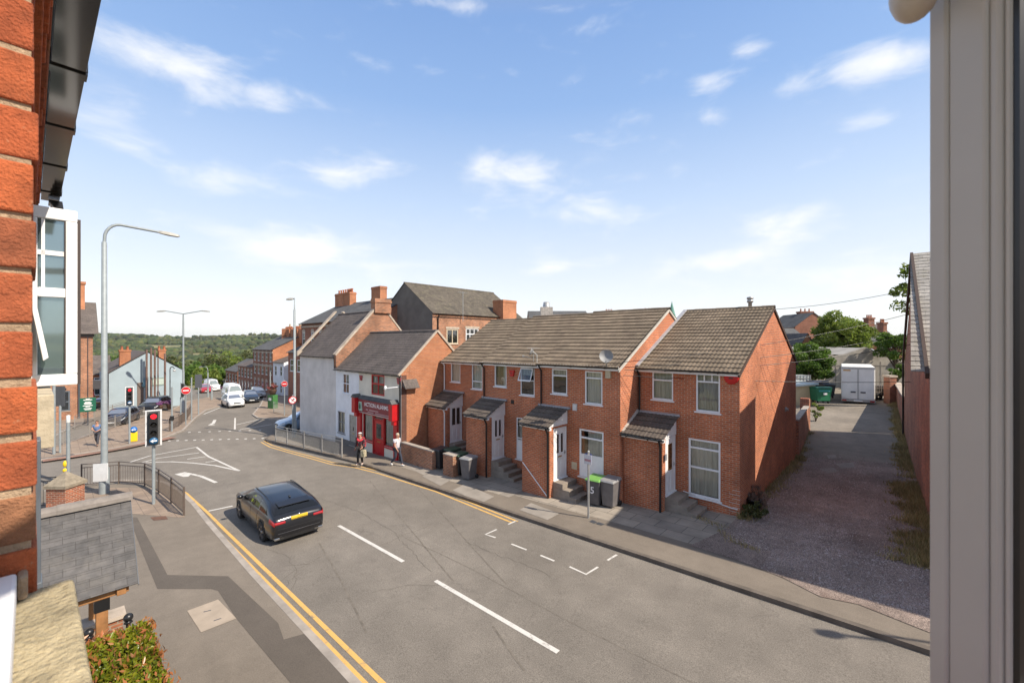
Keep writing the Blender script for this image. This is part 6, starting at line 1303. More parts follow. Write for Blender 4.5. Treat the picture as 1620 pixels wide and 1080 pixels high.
def disc_sign(name, label, base, pyc, rpx, kind):
    T = post(name, label, 'road sign', base, pyc - rpx - 2); Y = depth(base); r = rpx / F * Y; zc = up(base, pyc); n_ = -Vector((base[0], base[1], 0)).normalized(); c = Vector((base[0], base[1], zc)) + n_ * .07; s_ = Vector((-n_.y, n_.x, 0)); up_ = Vector((0, 0, 1))
    def disc(R, off, m, nm, inner=0., par=None):
        mb = MB(); N = 24; o = [c + n_ * off + (s_ * math.cos(2 * PI * i / N) + up_ * math.sin(2 * PI * i / N)) * R for i in range(N)]; mb.prism(o, -n_ * .01); return mb.build(nm, m, par or T, norm=True)
    def bar_(a, b2, w, off, m, nm):
        mb = MB(); mb.bar(c + n_ * off + s_ * a[0] * r + up_ * a[1] * r, c + n_ * off + s_ * b2[0] * r + up_ * b2[1] * r, .006, w * r, n_) if False else None
        A_ = c + n_ * off + s_ * a[0] * r + up_ * a[1] * r; B_ = c + n_ * off + s_ * b2[0] * r + up_ * b2[1] * r; d = (B_ - A_).normalized(); q = d.cross(n_) * w * r / 2
        mb = MB(); mb.prism([A_ - q, B_ - q, B_ + q, A_ + q], -n_ * .004); return mb.build(nm, m, T, norm=True)
    SR = plain('sign_red', (.52, .015, .02), .4, .05)
    if kind == 'noentry': disc(r * 1.06, -.004, LETT, 'sign_edge'); disc(r, .006, SR, 'sign_face'); bar_((-.68, 0), (.68, 0), .27, .011, LETT, 'sign_bar')
    else:
        disc(r, 0, SR, 'sign_face'); disc(r * .78, .006, LETT, 'sign_centre')
        bar_((-.15, -.5), (-.15, .08), .16, .0105, BLACK, 'turn_arrow'); bar_((-.15, .08), (.28, .24), .16, .0115, BLACK, 'turn_arrow'); mb = MB(); mb.prism([c + n_ * .0125 + s_ * x * r + up_ * y * r for x, y in ((.15, .48), (.55, .25), (.15, .02))], -n_ * .003); mb.build('turn_arrow_head', BLACK, T, norm=True); bar_((-.55, .55), (.55, -.55), .15, .015, SR, 'slash')
    return T
b = gp(294, 672, .1); disc_sign('no_entry_sign', 'no entry sign on the island, left of the street', b, 617.5, 5.6, 'noentry')
b = gp(450, 657, .1); disc_sign('no_entry_sign', 'no entry sign across the side road, right of the street', b, 607, 4.3, 'noentry')
b = gp(463, 692, .1); disc_sign('no_right_turn_sign', 'no right turn sign in front of the pale blue car', b, 632.5, 6.0, 'turn')
b = gp(272, 682, .1); T = post('signal_pole', 'slender grey pole with a push button box between the island railings', 'pole', b, 612, .06); mb = MB(); mb.box(b[0] - .12, b[1] - .12, gz(*b[:2]) + 1.0, b[0] + .12, b[1] + .12, gz(*b[:2]) + 1.35); mb.build('push_button', BLACK, T)
b = gp(303, 664, .1); post('signal_pole', 'plain grey pole right of the left no entry sign', 'pole', b, 597, .06)
b = gp(427.5, 645, .1); T = post('signal_pole', 'grey signal pole beside the green cabinet', 'pole', b, 588, .06)
b = gp(85.5, 718, .1); post('left_pole', 'bare grey pole at the left edge in front of the brick pub', 'pole', b, 606, .08)
# push button post by the brick pier: grey with white top and yellow unit
b = gp(108, 771, .1); z0 = gz(*b[:2]); T = post('crossing_post', 'short grey post with a white cap and yellow push button', 'post', b, 660, .07); mb = MB(); mb.lathe([(.075, up(b, 668)), (.075, up(b, 657)), (.001, up(b, 656))], (b[0], b[1], 0), 10); mb.build('cap', plain('pale_cap', (.55, .55, .53), .5), T)
mb = MB(); mb.sphere((b[0] - .04, b[1] - .1, up(b, 733)), (.09, .09, .16), 10, 8); mb.sphere((b[0] - .04, b[1] - .1, up(b, 743)), (.1, .1, .1), 10, 8); mb.build('push_button', YELP, T)
# keep-left bollard
b = gp(211.5, 698, .1); z0 = gz(*b[:2]) + .1; T = thing('keep_left_bollard', 'yellow bollard with a blue keep left arrow on the island', 'bollard', (b[0], b[1], z0), fc(b)); Y = depth(b); w_ = 9.5 / F * Y / 2; hz = 23 / F * Y
mb = MB(); mb.box(-w_, -w_ * .5, .0, w_, w_ * .5, hz * .66); mb.build('body', YELP, T, world=False, bevel=.06)
mb = MB(); mb.lathe([(.001, -.14), (w_ * .95, -.14), (w_ * .95, .14), (.001, .14)], (0, 0, hz * .82), 20, 'y'); ds = mb.build('disc', plain('keep_left_blue', (.01, .13, .42), .4), T, world=False)
mb = MB(); k = w_ * .6; y = -.146; mb.prism([(-k, y, hz * .82), (-.05, y, hz * .82 + k * .6), (-.05, y, hz * .82 + k * .2), (k, y, hz * .82 + k * .2), (k, y, hz * .82 - k * .2), (-.05, y, hz * .82 - k * .2), (-.05, y, hz * .82 - k * .6)], (0, .004, 0)); mb.build('arrow', LETT, ds, world=False, norm=True)
# railings
def railing(name, label, pts, h_, mat, cat='railing', pick=.11, top2=.16, r=.022, skip=()):
    T = thing(name, label, cat, (pts[0][0], pts[0][1], gz(*pts[0][:2]) + .1)); n = len(pts)
    for i, p in enumerate(pts): z = gz(*p[:2]) + .1; mb = MB(); mb.box(p[0] - .03, p[1] - .03, z - .05, p[0] + .03, p[1] + .03, z + h_ + .02); mb.build('post', mat, T)
    for i in range(n - 1):
        a = Vector((*pts[i][:2], gz(*pts[i][:2]) + .1)); b2 = Vector((*pts[i + 1][:2], gz(*pts[i + 1][:2]) + .1)); Z = lambda z: Vector((0, 0, z)); mb = MB()
        for z in (h_, h_ - top2, .12): mb.bar(a + Z(z), b2 + Z(z), .035, .03)
        L = (b2 - a).length; k = int(L / pick)
        for j in range(1, k): c = a.lerp(b2, j / k); mb.bar(c + Z(.12), c + Z(h_ - top2), .014, .014)
        mb.build('rail_panel', mat, T)
    return T
def fine(pts, step=1.9): return dens(pts, step)
railing('guard_railing', 'brown curved guard railing round the near pavement corner', P2([(129, 770), (188, 765), (229, 768.5), (251, 780), (271, 796), (291, 815)], .1), 1.08, BROWNP)
railing('guard_railing', 'grey guard railing along the kerb outside the white cottage', P2([(436, 697.5), (454, 703), (481, 709.5), (509, 716), (541, 723)], .1), 1.12, GALV)
railing('guard_railing', 'grey railing along the back of the island behind the man in blue', fine(P2([(60, 714), (100, 703), (142, 690), (182, 676), (228, 660)], .1), 2.6), 1.05, plain('dull_railing', (.22, .20, .18), .6))
railing('guard_railing', 'short dark railing at the point of the island by the no entry sign', P2([(268, 682), (283, 674), (296, 664), (302, 654)], .1), 1.05, BROWNP)
railing('guard_railing', 'low railing in front of the pub beside the green sign', P2([(118, 676), (150, 664), (178, 655), (200, 648)], .1), 1.0, plain('dull_railing', (.22, .20, .18), .6))
railing('guard_railing', 'galvanised railing across the side road behind the no right turn sign', P2([(433, 652), (450, 655.5), (468, 658)], .1), 1.1, GALV)
railing('iron_railing', 'black spiked iron railing left of the brick gate pier', [gp(62, 803, .1)[:2], gp(88, 802, .1)[:2]], 1.25, BLACK, pick=.14)
# gate pier
b = gp(104, 801, .1); z0 = gz(*b[:2]); T = thing('brick_gate_pier', 'squat brick gate pier with a pyramid stone cap', 'pier', (b[0], b[1], z0), TH); Y = depth(b); w_ = 30 / F * Y / 2
mb = MB(); mb.box(-w_, -w_, 0, w_, w_, up(b, 768) - z0); mb.build('brickwork', BRL, T, world=False)
zc = up(b, 768) - z0; mb = MB(); e = w_ * 1.15; mb.add([(-e, -e, zc), (e, -e, zc), (e, e, zc), (-e, e, zc), (-e, -e, zc + .12), (e, -e, zc + .12), (e, e, zc + .12), (-e, e, zc + .12), (0, 0, zc + .62)], [(3, 2, 1, 0), (0, 1, 5, 4), (1, 2, 6, 5), (2, 3, 7, 6), (3, 0, 4, 7), (4, 5, 8), (5, 6, 8), (6, 7, 8), (7, 4, 8)]); mb.build('cap', plain('weathered_cap', (.25, .21, .155), .95, .3, 6., bump=.5), T, world=False)
# tall brown timber posts
for i, (px, pt_) in enumerate(((232, 553), (239, 550), (245, 553), (250, 566), (261, 559))):
    b = gp(px, 646, .1); d = ['first', 'second', 'third', 'fourth and shortest', 'last'][i]; T = post('timber_post', 'tall brown timber post before the blue gable, %s from the left' % d, 'post', b, pt_, .10 if i != 3 else .06, plain('brown_post', (.16, .10, .08), .8, .2), None); T['group'] = 'tall posts in front of the blue gable'
b = gp(269, 645, .1); T = thing('camera_pole', 'grey camera pole with a hooked top in front of the blue gable', 'camera pole', (b[0], b[1], gz(*b[:2]))); zt = up(b, 580); s_ = Vector((.7319, .6814, 0)); mb = MB(); P = [Vector((b[0], b[1], gz(*b[:2]))), Vector((b[0], b[1], zt - .3))] + [Vector((b[0], b[1], zt - .3)) + s_ * .25 * (1 - math.cos(a)) + Vector((0, 0, .3 * math.sin(a))) for a in (.5, 1., 1.57, 2.2, 2.8, 3.14)]; mb.tube(P, .05, 8); mb.build('pole', DGREY, T); mb = MB(); mb.sphere(P[-1] - Vector((0, 0, .12)), .14, 10, 8); mb.build('camera', plain('camera_shell', (.5, .5, .5), .4), T)
# green notice board
b = gp(139, 671, .1); T = thing('notice_sign', 'dark green notice sign with white lines of writing outside the brick pub', 'sign', (b[0], b[1], gz(*b[:2])), fc(b)); Y = depth(b); k = Y / F; z0 = gz(*b[:2])
mb = MB(); mb.tube([(0, 0, 0), (0, 0, up(b, 651) - z0)], .05, 8); mb.build('post', DGREY, T, world=False); mb = MB(); zt0, zt1 = up(b, 651) - z0, up(b, 629) - z0; mb.box(-9.2 * k, -.05, zt0, 9.2 * k, .05, zt1); bd = mb.build('board', plain('sign_green', (.005, .10, .055), .5, .05), T, world=False, bevel=.01)
mb = MB()
for j, (w1, yy) in enumerate(((2.4, .08), (5, .15), (3, .30), (4.4, .37), (4, .44), (5.6, .56), (2.6, .63), (4.6, .76), (3.6, .84))): z = zt1 - (zt1 - zt0) * yy; mb.box(-w1 * k, -.056, z - .03, w1 * k, -.051, z + .03)
mb.build('writing', LETT, bd, world=False)
# parking sign post
b = gp(931, 818.7, .1); z0 = gz(*b[:2]) + .1; T = thing('parking_sign', 'small parking sign on a galvanised post by the green lidded bin', 'sign', (b[0], b[1], z0)); mb = MB(); mb.tube([(0, 0, 0), (0, 0, 2.36)], .038, 12); mb.lathe([(.042, 2.36), (.03, 2.39), (.001, 2.395)], (0, 0, 0), 12); mb.build('post', GALV, T, world=False)
mb = MB(); mb.box(-.15, -.055, 1.92, .15, -.04, 2.26); pl_ = mb.build('sign_plate', plain('sign_white', (.55, .55, .58), .5, .1, 20.), T, world=False); mb = MB(); mb.box(-.15, .04, 1.95, .1, .05, 2.28); mb.build('sign_plate', plain('sign_blue', (.04, .07, .3), .5), T, world=False)
mb = MB(); mb.box(-.13, -.058, 2.02, .13, -.0555, 2.10); mb.build('sign_stripe', plain('sign_dull_red', (.4, .2, .22), .6), pl_, world=False); pl_.rotation_euler.z = .0
# wheelie bins
BG_ = plain('bin_grey', (.085, .08, .085), .55, .15, 4.); BLID = plain('bin_lid_grey', (.13, .13, .13), .5, .15); BLG = plain('bin_lid_lime', (.16, .36, .08), .5, .1); BLD = plain('bin_lid_green', (.03, .07, .04), .55, .15); BDK = plain('bin_dark', (.035, .035, .037), .5, .15)
def bin_(label, base, rz, body=None, lid=None, number=None):
    z0 = gz(*base[:2]) + .104; T = thing('wheelie_bin', label, 'bin', (base[0], base[1], z0), rz, 'wheelie bins outside the terrace'); mb = MB()
    a = [(-.22, -.26), (.22, -.26), (.22, .26), (-.22, .26)]; t_ = [(-.29, -.35), (.29, -.35), (.29, .30), (-.29, .30)]
    mb.add([(x, y, .05) for x, y in a] + [(x, y, .98) for x, y in t_], [(3, 2, 1, 0), (4, 5, 6, 7), (0, 1, 5, 4), (1, 2, 6, 5), (2, 3, 7, 6), (3, 0, 4, 7)]); bd = mb.build('bin_body', body or BG_, T, world=False, bevel=.03)
    mb = MB(); mb.box(-.30, -.365, .93, .30, -.33, .985); mb.box(-.305, -.36, .955, -.285, .3, .985); mb.box(.285, -.36, .955, .305, .3, .985); mb.build('rim', body or BG_, bd, world=False, bevel=.006)
    mb = MB(); mb.add([(-.31, -.40, .985), (.31, -.40, .985), (.31, .34, .985), (-.31, .34, .985), (-.27, -.34, 1.045), (.27, -.34, 1.045), (.28, .33, 1.075), (-.28, .33, 1.075)], [(3, 2, 1, 0), (4, 5, 6, 7), (0, 1, 5, 4), (1, 2, 6, 5), (2, 3, 7, 6), (3, 0, 4, 7)]); mb.build('lid', lid or BLID, T, world=False, bevel=.015)
    mb = MB(); mb.tube([(-.25, .38, .98), (.25, .38, .98)], .018, 8); mb.build('handle', body or BG_, T, world=False)
    for x in (-.26, .26): mb = MB(); mb.lathe([(.001, -.03), (.1, -.03), (.1, .03), (.001, .03)], (x, .27, .1), 12, 'x'); mb.build('wheel', TYRE, T, world=False)
    if number:
        M = Matrix.Translation((0, -.335, .62)) @ Matrix.Rotation(PI / 2, 4, 'X') @ Matrix.Translation((0, 0, .012)); xf = XF[bd.name]; XF[bd.name] = (Vector((0, 0, 0)), 0.); text_mesh(number, .36, 'number', LETT, bd, M); XF[bd.name] = xf
    return T
bin_('grey bin with a lime green lid and a white number 5', gp(943, 797, .1), .12, BG_, BLG, '5')
bin_('grey bin with a pale grey lid, right of the lime green lidded bin', gp(966, 800, .1), .05, plain('bin_mid_grey', (.14, .13, .13), .55, .15, 4.), plain('bin_lid_pale', (.26, .26, .26), .45, .15))
bin_('mid grey bin with a dusty sunlit lid, in front of the second house steps', gp(742, 757, .1), .15, plain('bin_mid_grey', (.14, .13, .13), .55, .15, 4.), plain('bin_lid_pale', (.26, .26, .26), .45, .15))
bin_('black bin with a dark green lid behind the dusty grey bin', gp(727, 750, .1), .1, BDK, BLD)
bin_('black bin between the low brick wall and the short brick pier', gp(697, 740, .1), .1, BDK, BDK)
bin_('black bin with a dark green lid by the first white door', gp(716, 741, .1), .0, BDK, BLD)
# low walls in front of the first house
def lowwall(label, a, b, h_, t_=.23):
    T = thing('garden_wall', label, 'wall', (a[0], a[1], gz(*a[:2]))); A_ = Vector((*a[:2], gz(*a[:2]))); B_ = Vector((*b[:2], gz(*b[:2]))); n = Vector((0, 1, 0)) if abs((B_ - A_).x) > abs((B_ - A_).y) else Vector((-1, 0, 0)); ht = A_.z + h_
    mb = MB(); mb.prism([A_, B_, (B_.x, B_.y, ht), (A_.x, A_.y, ht)], n * t_); mb.build('brickwork', BR2, T, norm=True); mb = MB(); mb.prism([(A_.x, A_.y - .02, ht), (B_.x + .02, B_.y - .02, ht), (B_.x + .02, B_.y - .02, ht + .06), (A_.x, A_.y - .02, ht + .06)], n * (t_ + .04)); mb.build('coping', KERB, T, norm=True); return T
a, b = gp(637, 730, .1), gp(684, 743.5, .1); print('WALL', a, b); lowwall('low brick garden wall from the red shop corner to the first bins', (U1 + .03, a[1], 0), (b[0], a[1] - .02, 0), 1.12)
a, b = gp(701, 751, .1), gp(719, 752, .1); lowwall('short brick pier between the two groups of black bins', a, (a[0] + .75, a[1], 0), 1.12, .4)
# satellite dishes, alarm boxes
def dish(name, label, c, face, r=.33, arm=(0, 0, -.55)):
    T = thing(name, label, 'satellite dish', c, face); mb = MB(); n = 6; prof = [(r * i / n, .12 * (i / n) ** 2) for i in range(n + 1)]; prof[0] = (.001, 0)
    mb.lathe([(a_, -h2 + .12) for a_, h2 in prof] , (0, 0, 0), 20, 'y'); d = mb.build('dish', plain('dish_grey', (.24, .24, .24), .6), T, world=False); d.rotation_euler.x = -.35
    mb = MB(); mb.tube([(0, .12, 0), (0, .3, -.15), (0, .3, -.5), (0, .55, -.55)], .02, 8); mb.build('bracket', GALV, T, world=False); mb = MB(); mb.tube([(0, .05, -.3), (0, -.3, -.2)], .012, 6); mb.box(-.03, -.36, -.24, .03, -.28, -.16); mb.build('feed_arm', GALV, T, world=False); return T
c = onv(959, 563, V3 - .5); dish('satellite_dish', 'large grey satellite dish above the bin with the number 5', c, .5, .26)
c = onv(839, 556, V2 - .6); dish('satellite_dish', 'small satellite dish at the gutter between two terraced houses', c, -.9, .19)
c = onv(844, 554, V2 - .5); mb = MB(); mb.tube([(c[0], c[1], c[2] - .5), (c[0], c[1], c[2] + .1)], .015, 6); mb.bar((c[0] - .3, c[1], c[2] + .1), (c[0] + .3, c[1], c[2] + .1), .02, .02)
for i in range(6): mb.bar((c[0] - .28 + i * .11, c[1] - .14, c[2] + .1), (c[0] - .28 + i * .11, c[1] + .14, c[2] + .1), .012, .012)
tag(mb.build('roof_aerial', GALV), 'spiky aerial beside the small satellite dish on the gutter', 'aerial')
def alarm(label, c, col, tri=False, s=.16):
    T = thing('alarm_box', label, 'alarm box', c); mb = MB()
    if tri: mb.prism([(-s, -.08, s * .8), (s, -.08, s * .8), (s * .5, -.08, -s), (-s * .5, -.08, -s)], (0, .076, 0))
    else: mb.lathe([(.001, -.09), (s * .8, -.085), (s, -.05), (s, -.004)], (0, 0, 0), 18, 'y')
    mb.build('case', plain('alarm_' + ('red' if col == 'r' else 'dull'), (.55, .015, .015) if col == 'r' else (.35, .05, .06), .45), T, world=False, norm=True, bevel=.006)
    mb = MB(); mb.box(-s * .3, -.096, -s * .2, s * .3, -.09, s * .05); mb.build('strobe', plain('strobe_dark', (.12, .02, .02), .3), T, world=False); return T
alarm('round red alarm box on the end terrace house', onv(1157.5, 597, VE), 'r', s=.24)
alarm('small red alarm box between the upper windows of the second house', onv(640 + 543 / 3.176, 460 + 412 / 3.176, V2), 'r', True, .17)
alarm('dull red alarm box at the left of the shop upper wall', onv(572, 597, VS), 'd', True, .17)
alarm('dull red alarm box by the gable corner of the shop', onv(632, 602, VS), 'd', True, .2)
# cabinets, hoops, planters
b = gp(431.5, 645.5, .1); T = thing('green_cabinet', 'green street cabinet with flowers on top across the side road', 'cabinet', (b[0], b[1], gz(*b[:2]) + .1), .3); mb = MB(); mb.box(-.45, -.3, 0, .45, .3, 1.5); mb.build('body', plain('cabinet_green', (.05, .17, .05), .5), T, world=False, bevel=.03); mb = MB(); mb.box(-.25, -.32, .9, .15, -.305, 1.2); mb.build('label_plate', LETT, T, world=False)
b = gp(486, 684.5, .1); T = thing('cycle_hoop', 'small black hoop stand against the grey rendered wall', 'cycle stand', (b[0], b[1], gz(*b[:2]) + .1)); mb = MB(); mb.tube([(-.35, 0, 0), (-.35, 0, .8), (-.28, 0, .92), (.28, 0, .92), (.35, 0, .8), (.35, 0, 0)], .03, 8); mb.tube([(-.35, 0, .68), (.35, 0, .68)], .025, 8); mb.build('frame', BLACK, T, world=False)
b = gp(1193, 808, .1); T = thing('plant_tub', 'black plastic tub by the corner of the end house', 'tub', (b[0], b[1], gz(*b[:2]) + .113)); mb = MB(); mb.lathe([(.001, 0), (.17, 0), (.22, .38), (.24, .38), (.24, .42), (.2, .42), (.19, .3), (.001, .3)], (0, 0, 0), 16); mb.build('tub', BLACK, T, world=False)
def dumpster(label, px, pyb, Y, w_, h_, m, lidm):
    c = pix(px, pyb, Y); T = thing('waste_bin', label, 'bin', c, TH); mb = MB(); a = w_ / 2; mb.add([(-a * .86, -.4, .2), (a * .86, -.4, .2), (a * .86, .45, .2), (-a * .86, .45, .2), (-a, -.5, h_ * .8), (a, -.5, h_ * .8), (a, .5, h_ * .8), (-a, .5, h_ * .8)], [(3, 2, 1, 0), (4, 5, 6, 7), (0, 1, 5, 4), (1, 2, 6, 5), (2, 3, 7, 6), (3, 0, 4, 7)]); bd = mb.build('body', m, T, world=False, bevel=.03)
    mb = MB(); n = 6; vs = []
    for x in (-a - .03, a + .03):
        for k in range(n + 1): t_ = k / n; vs.append((x, -.54 + 1.08 * t_, h_ * .8 + .22 * math.sin(PI * (.25 + .6 * t_)) - .1))
    mb.add(vs, [(k, k + 1, k + n + 2, k + n + 1) for k in range(n)] + [tuple(range(n + 1)), tuple(range(n + 1, 2 * n + 2))]); mb.build('lid', lidm, T, world=False, norm=True)
    for x in (-a * .7, a * .7):
        for y in (-.3, .3): mb = MB(); mb.lathe([(.001, -.03), (.1, -.03), (.1, .03), (.001, .03)], (x, y, .1), 10, 'x'); mb.build('castor', TYRE, T, world=False)
    return T
T = dumpster('green waste container with a small white label in the yard', 1298, 637, 36.5, 1.25, 1.6, GREENP, GREENP); mb = MB(); mb.box(-.1, -.52, .75, .2, -.47, .9); mb.build('label_plate', LETT, T, world=False); mb = MB(); mb.box(-.5, -.51, 1.0, .45, -.48, 1.15); mb.build('label_band', plain('teal_band', (.05, .3, .27), .5), T, world=False)
dumpster('dark blue waste container behind the green one', 1293, 627, 39.5, 1.5, 1.7, plain('navy_plastic', (.02, .03, .07), .5), plain('navy_plastic', (.02, .03, .07), .5))
dumpster('black waste container half hidden behind the green one', 1307, 629, 38.5, 1.0, 1.5, BDK, BDK)
c = pix(1266, 612, 41); T = thing('water_tank', 'white caged water tank behind the garage roof', 'tank', c, TH); mb = MB(); mb.box(-.6, -.5, 0, .6, .5, 1.15); mb.build('tank', plain('tank_white', (.5, .52, .5), .6), T, world=False, bevel=.08); mb = MB()
for i in range(5): x = -.62 + i * .31; mb.bar((x, -.53, 0), (x, -.53, 1.2), .04, .04); mb.bar((-.62, -.53, .05 + i * .28), (.62, -.53, .05 + i * .28), .04, .04)
mb.build('cage', GALV, T, world=False)
# scrap cage behind the trailer
c = pix(1399, 632, 37.5); T = thing('scrap_trailer', 'rusty wire sided trailer frame right of the white box trailer', 'trailer', c, TH); mb = MB(); SCR = plain('rusty_wire', (.22, .19, .16), .8, .3)
for i in range(9): mb.bar((-.9 + i * .22, 0, .3), (-.95 + i * .22 + .1 * math.sin(i), 0, 2.2 + .2 * math.sin(i * 2)), .03, .03)
for i in range(6): mb.bar((-.95, 0, .3 + i * .35), (.95, 0, .35 + i * .36), .03, .03)
mb.build('mesh_side', SCR, T, world=False); mb = MB(); mb.box(-.9, .1, .3, .9, 1.6, 1.2); mb.build('load', plain('scrap_dark', (.09, .08, .075), .9, .4, 5.), T, world=False, bevel=.1)
for x in (-.6, .6): mb = MB(); mb.lathe([(.12, -.08), (.3, -.08), (.3, .08), (.12, .08)], (x, -.1, .3), 14, 'y'); mb.build('wheel', TYRE, T, world=False)
b = pix(1280, 640, 43); T = thing('yard_post', 'thin pale post with a small white box in front of the garden tree', 'post', (b[0], b[1], .6)); mb = MB(); mb.tube([(b[0], b[1], .6), (b[0], b[1], up(b, 545))], .06, 8); mb.build('post', plain('pale_post', (.5, .5, .48), .6), T); mb = MB(); mb.box(b[0] - .2, b[1] - .2, up(b, 554), b[0] + .2, b[1] + .2, up(b, 545)); mb.build('box', WHT, T)

# ---------------------------------------------------------------- timber canopy with the slate roof by our door
CN = thing('timber_canopy', 'slate roofed timber canopy over the path below our window', 'canopy', (-10.8, .4, gz(-10.8, .4) + .1)); ue, ze_, ur_, zr_ = -9.68, 1.96, -10.86, 3.15
mb = MB(); tiles_v(mb, -1.4, .985, ue, ze_, ur_, zr_, gauge=.142, amp=0, butt=.008); mb.build('roof', SLATEN, CN)
mb = MB(); tiles_v(mb, -1.4, .985, 2 * ur_ - ue, ze_, ur_, zr_, gauge=.142, amp=0, butt=.008); mb.build('roof', SLATEN, CN)
mb = MB(); ridge(mb, (ur_, -1.4, zr_ + .02), (ur_, 1.0, zr_ + .02), .12, .47); mb.build('ridge_tiles', plain('grey_ridge_tile', (.20, .175, .155), .85, .2, 8.), CN)
mb = MB(); mb.bar((ue + .02, .992, ze_ - .02), (ur_, .992, zr_ - .02), .014, .03); mb.build('verge_strip', DGREY, CN)
mb = MB(); mb.box(ue - .22, -1.3, ze_ - .13, ue - .10, .88, ze_ + .05); mb.build('beam', WOODB, CN, bevel=.01)
mb = MB(); mb.box(ue - 2.3, .72, ze_ - .13, ue - .04, .84, ze_ + .03); mb.build('beam', WOODB, CN, bevel=.01)
for v_ in (.55,): mb = MB(); mb.box(ue - .235, v_ - .08, gz(-9.8, .5), ue - .085, v_ + .07, ze_ - .13); mb.build('post', WOODB, CN, bevel=.012)
mb = MB(); mb.box(2 * ur_ - ue + .1, .47, gz(-12, .5), 2 * ur_ - ue + .25, .62, ze_ - .1); mb.build('post', WOODB, CN, bevel=.012)
mb = MB(); mb.box(ue - .24, .45, ze_ - .32, ue - .08, .64, ze_ - .13); mb.build('bracket', BLACK, CN)
LWc = thing('forecourt_wall', 'low red brick wall under the timber canopy', 'wall', (-11, .5, gz(-11, .5))); mb = MB(); mb.box(-11.9, .25, gz(-12, 0) - .1, -11.6, .95, .55); mb.build('brickwork', BR2, LWc); mb = MB(); mb.box(-11.95, .2, .55, -11.55, 1.0, .62); mb.build('coping', STONEL, LWc)
for (px, py, d) in ((203, 976, 'right'), (141, 1000, 'left')):
    c = pix(px, py, 6.9); T = thing('railing_finial', 'black ball topped railing post behind the hedge, the %s one of two' % d, 'post', (c[0], c[1], gz(*c[:2]) + .1)); z = c[2] - T.location.z
    mb = MB(); mb.tube([(0, 0, 0), (0, 0, z - .06)], .03, 8); mb.build('post', BLACK, T, world=False); mb = MB(); mb.sphere((0, 0, z), .065, 14, 10); mb.lathe([(.03, z - .1), (.06, z - .08), (.03, z - .05)], (0, 0, 0), 12); mb.build('ball', BLACK, T, world=False)
# overhead cables
def cable(label, a, b, sag, r=.011):
    a = Vector(a); b = Vector(b); mb = MB(); mb.tube([a.lerp(b, i / 14) - Vector((0, 0, sag * 4 * (i / 14) * (1 - i / 14))) for i in range(15)], r, 5); tag(mb.build('overhead_cable', BLACK), label, 'cable')['group'] = 'overhead cables across the lane'
brk = onv(988, 585, V3 - .2)
cable('overhead cable rising from the flue of the end house to the lane gable', pix(1228, 489, 21), pix(1445, 457, 19), .12)
cable('overhead cable passing just above the bushy tree', (brk[0], brk[1], brk[2] + .3), pix(1440, 496, 18), .25)
cable('overhead cable crossing the middle of the bushy tree', (brk[0], brk[1], brk[2] + .1), pix(1440, 528, 18), .25)
cable('overhead cable crossing the foot of the bushy tree', brk, pix(1440, 545, 18), .3)
cable('lowest overhead cable crossing in front of the box trailer', (brk[0], brk[1] - .1, brk[2] - .2), pix(1440, 604, 17), .1)
cable('overhead cable along the gutters from the shop gable to the third house', onu(708, 548 + 18, U1 + .05), (brk[0] - .2, brk[1] - .2, brk[2] + .2), .35, .012)
# ================================================================ PLANTS
def leaf_quads(C, size, asp=.5, up_bias=.3, jitter=.35):
    n = len(C); d = RNG.normal(size=(n, 3)); d[:, 2] += up_bias; d /= np.linalg.norm(d, axis=1)[:, None]
    e = RNG.normal(size=(n, 3)); e -= d * np.sum(e * d, 1)[:, None]; e /= np.linalg.norm(e, axis=1)[:, None]
    s = size * (1 + RNG.uniform(-jitter, jitter, (n, 1))); nn = np.cross(d, e)
    a = C - d * s * .5; b = C + e * s * asp * .5 + nn * s * .08; c = C + d * s * .5; f = C - e * s * asp * .5 + nn * s * .08
    V = np.stack([a, b, c, f], 1).reshape(-1, 3); idx = np.arange(n)[:, None] * 4
    return V, np.concatenate([idx + np.array([[0, 1, 2]]), idx + np.array([[0, 2, 3]])], 1).reshape(-1, 3)
def crown_points(n, rx, rz, clumps, spread=.3, hollow=.45):
    cc = []
    while len(cc) < clumps:
        p = RNG.normal(size=3); p /= np.linalg.norm(p); p *= RNG.uniform(hollow, 1.); p[2] = p[2] if p[2] > -.75 else -.6
        cc.append(p * RNG.uniform(.85, 1.1))
    cc = np.array(cc) * np.array([rx, rx, rz]); w = RNG.uniform(.5, 1.5, clumps); k = RNG.choice(clumps, n, p=w / w.sum())
    sp = RNG.uniform(.6, 1.25, clumps)[k][:, None] * spread * rx; q = RNG.normal(size=(n, 3)); q /= np.linalg.norm(q, axis=1)[:, None]; q *= RNG.uniform(.2, 1, (n, 1)) ** .5
    return cc[k] + q * sp * np.array([1, 1, .75]), cc
BARK = plain('bark', (.10, .075, .05), .95, .3, 8., bump=.5)
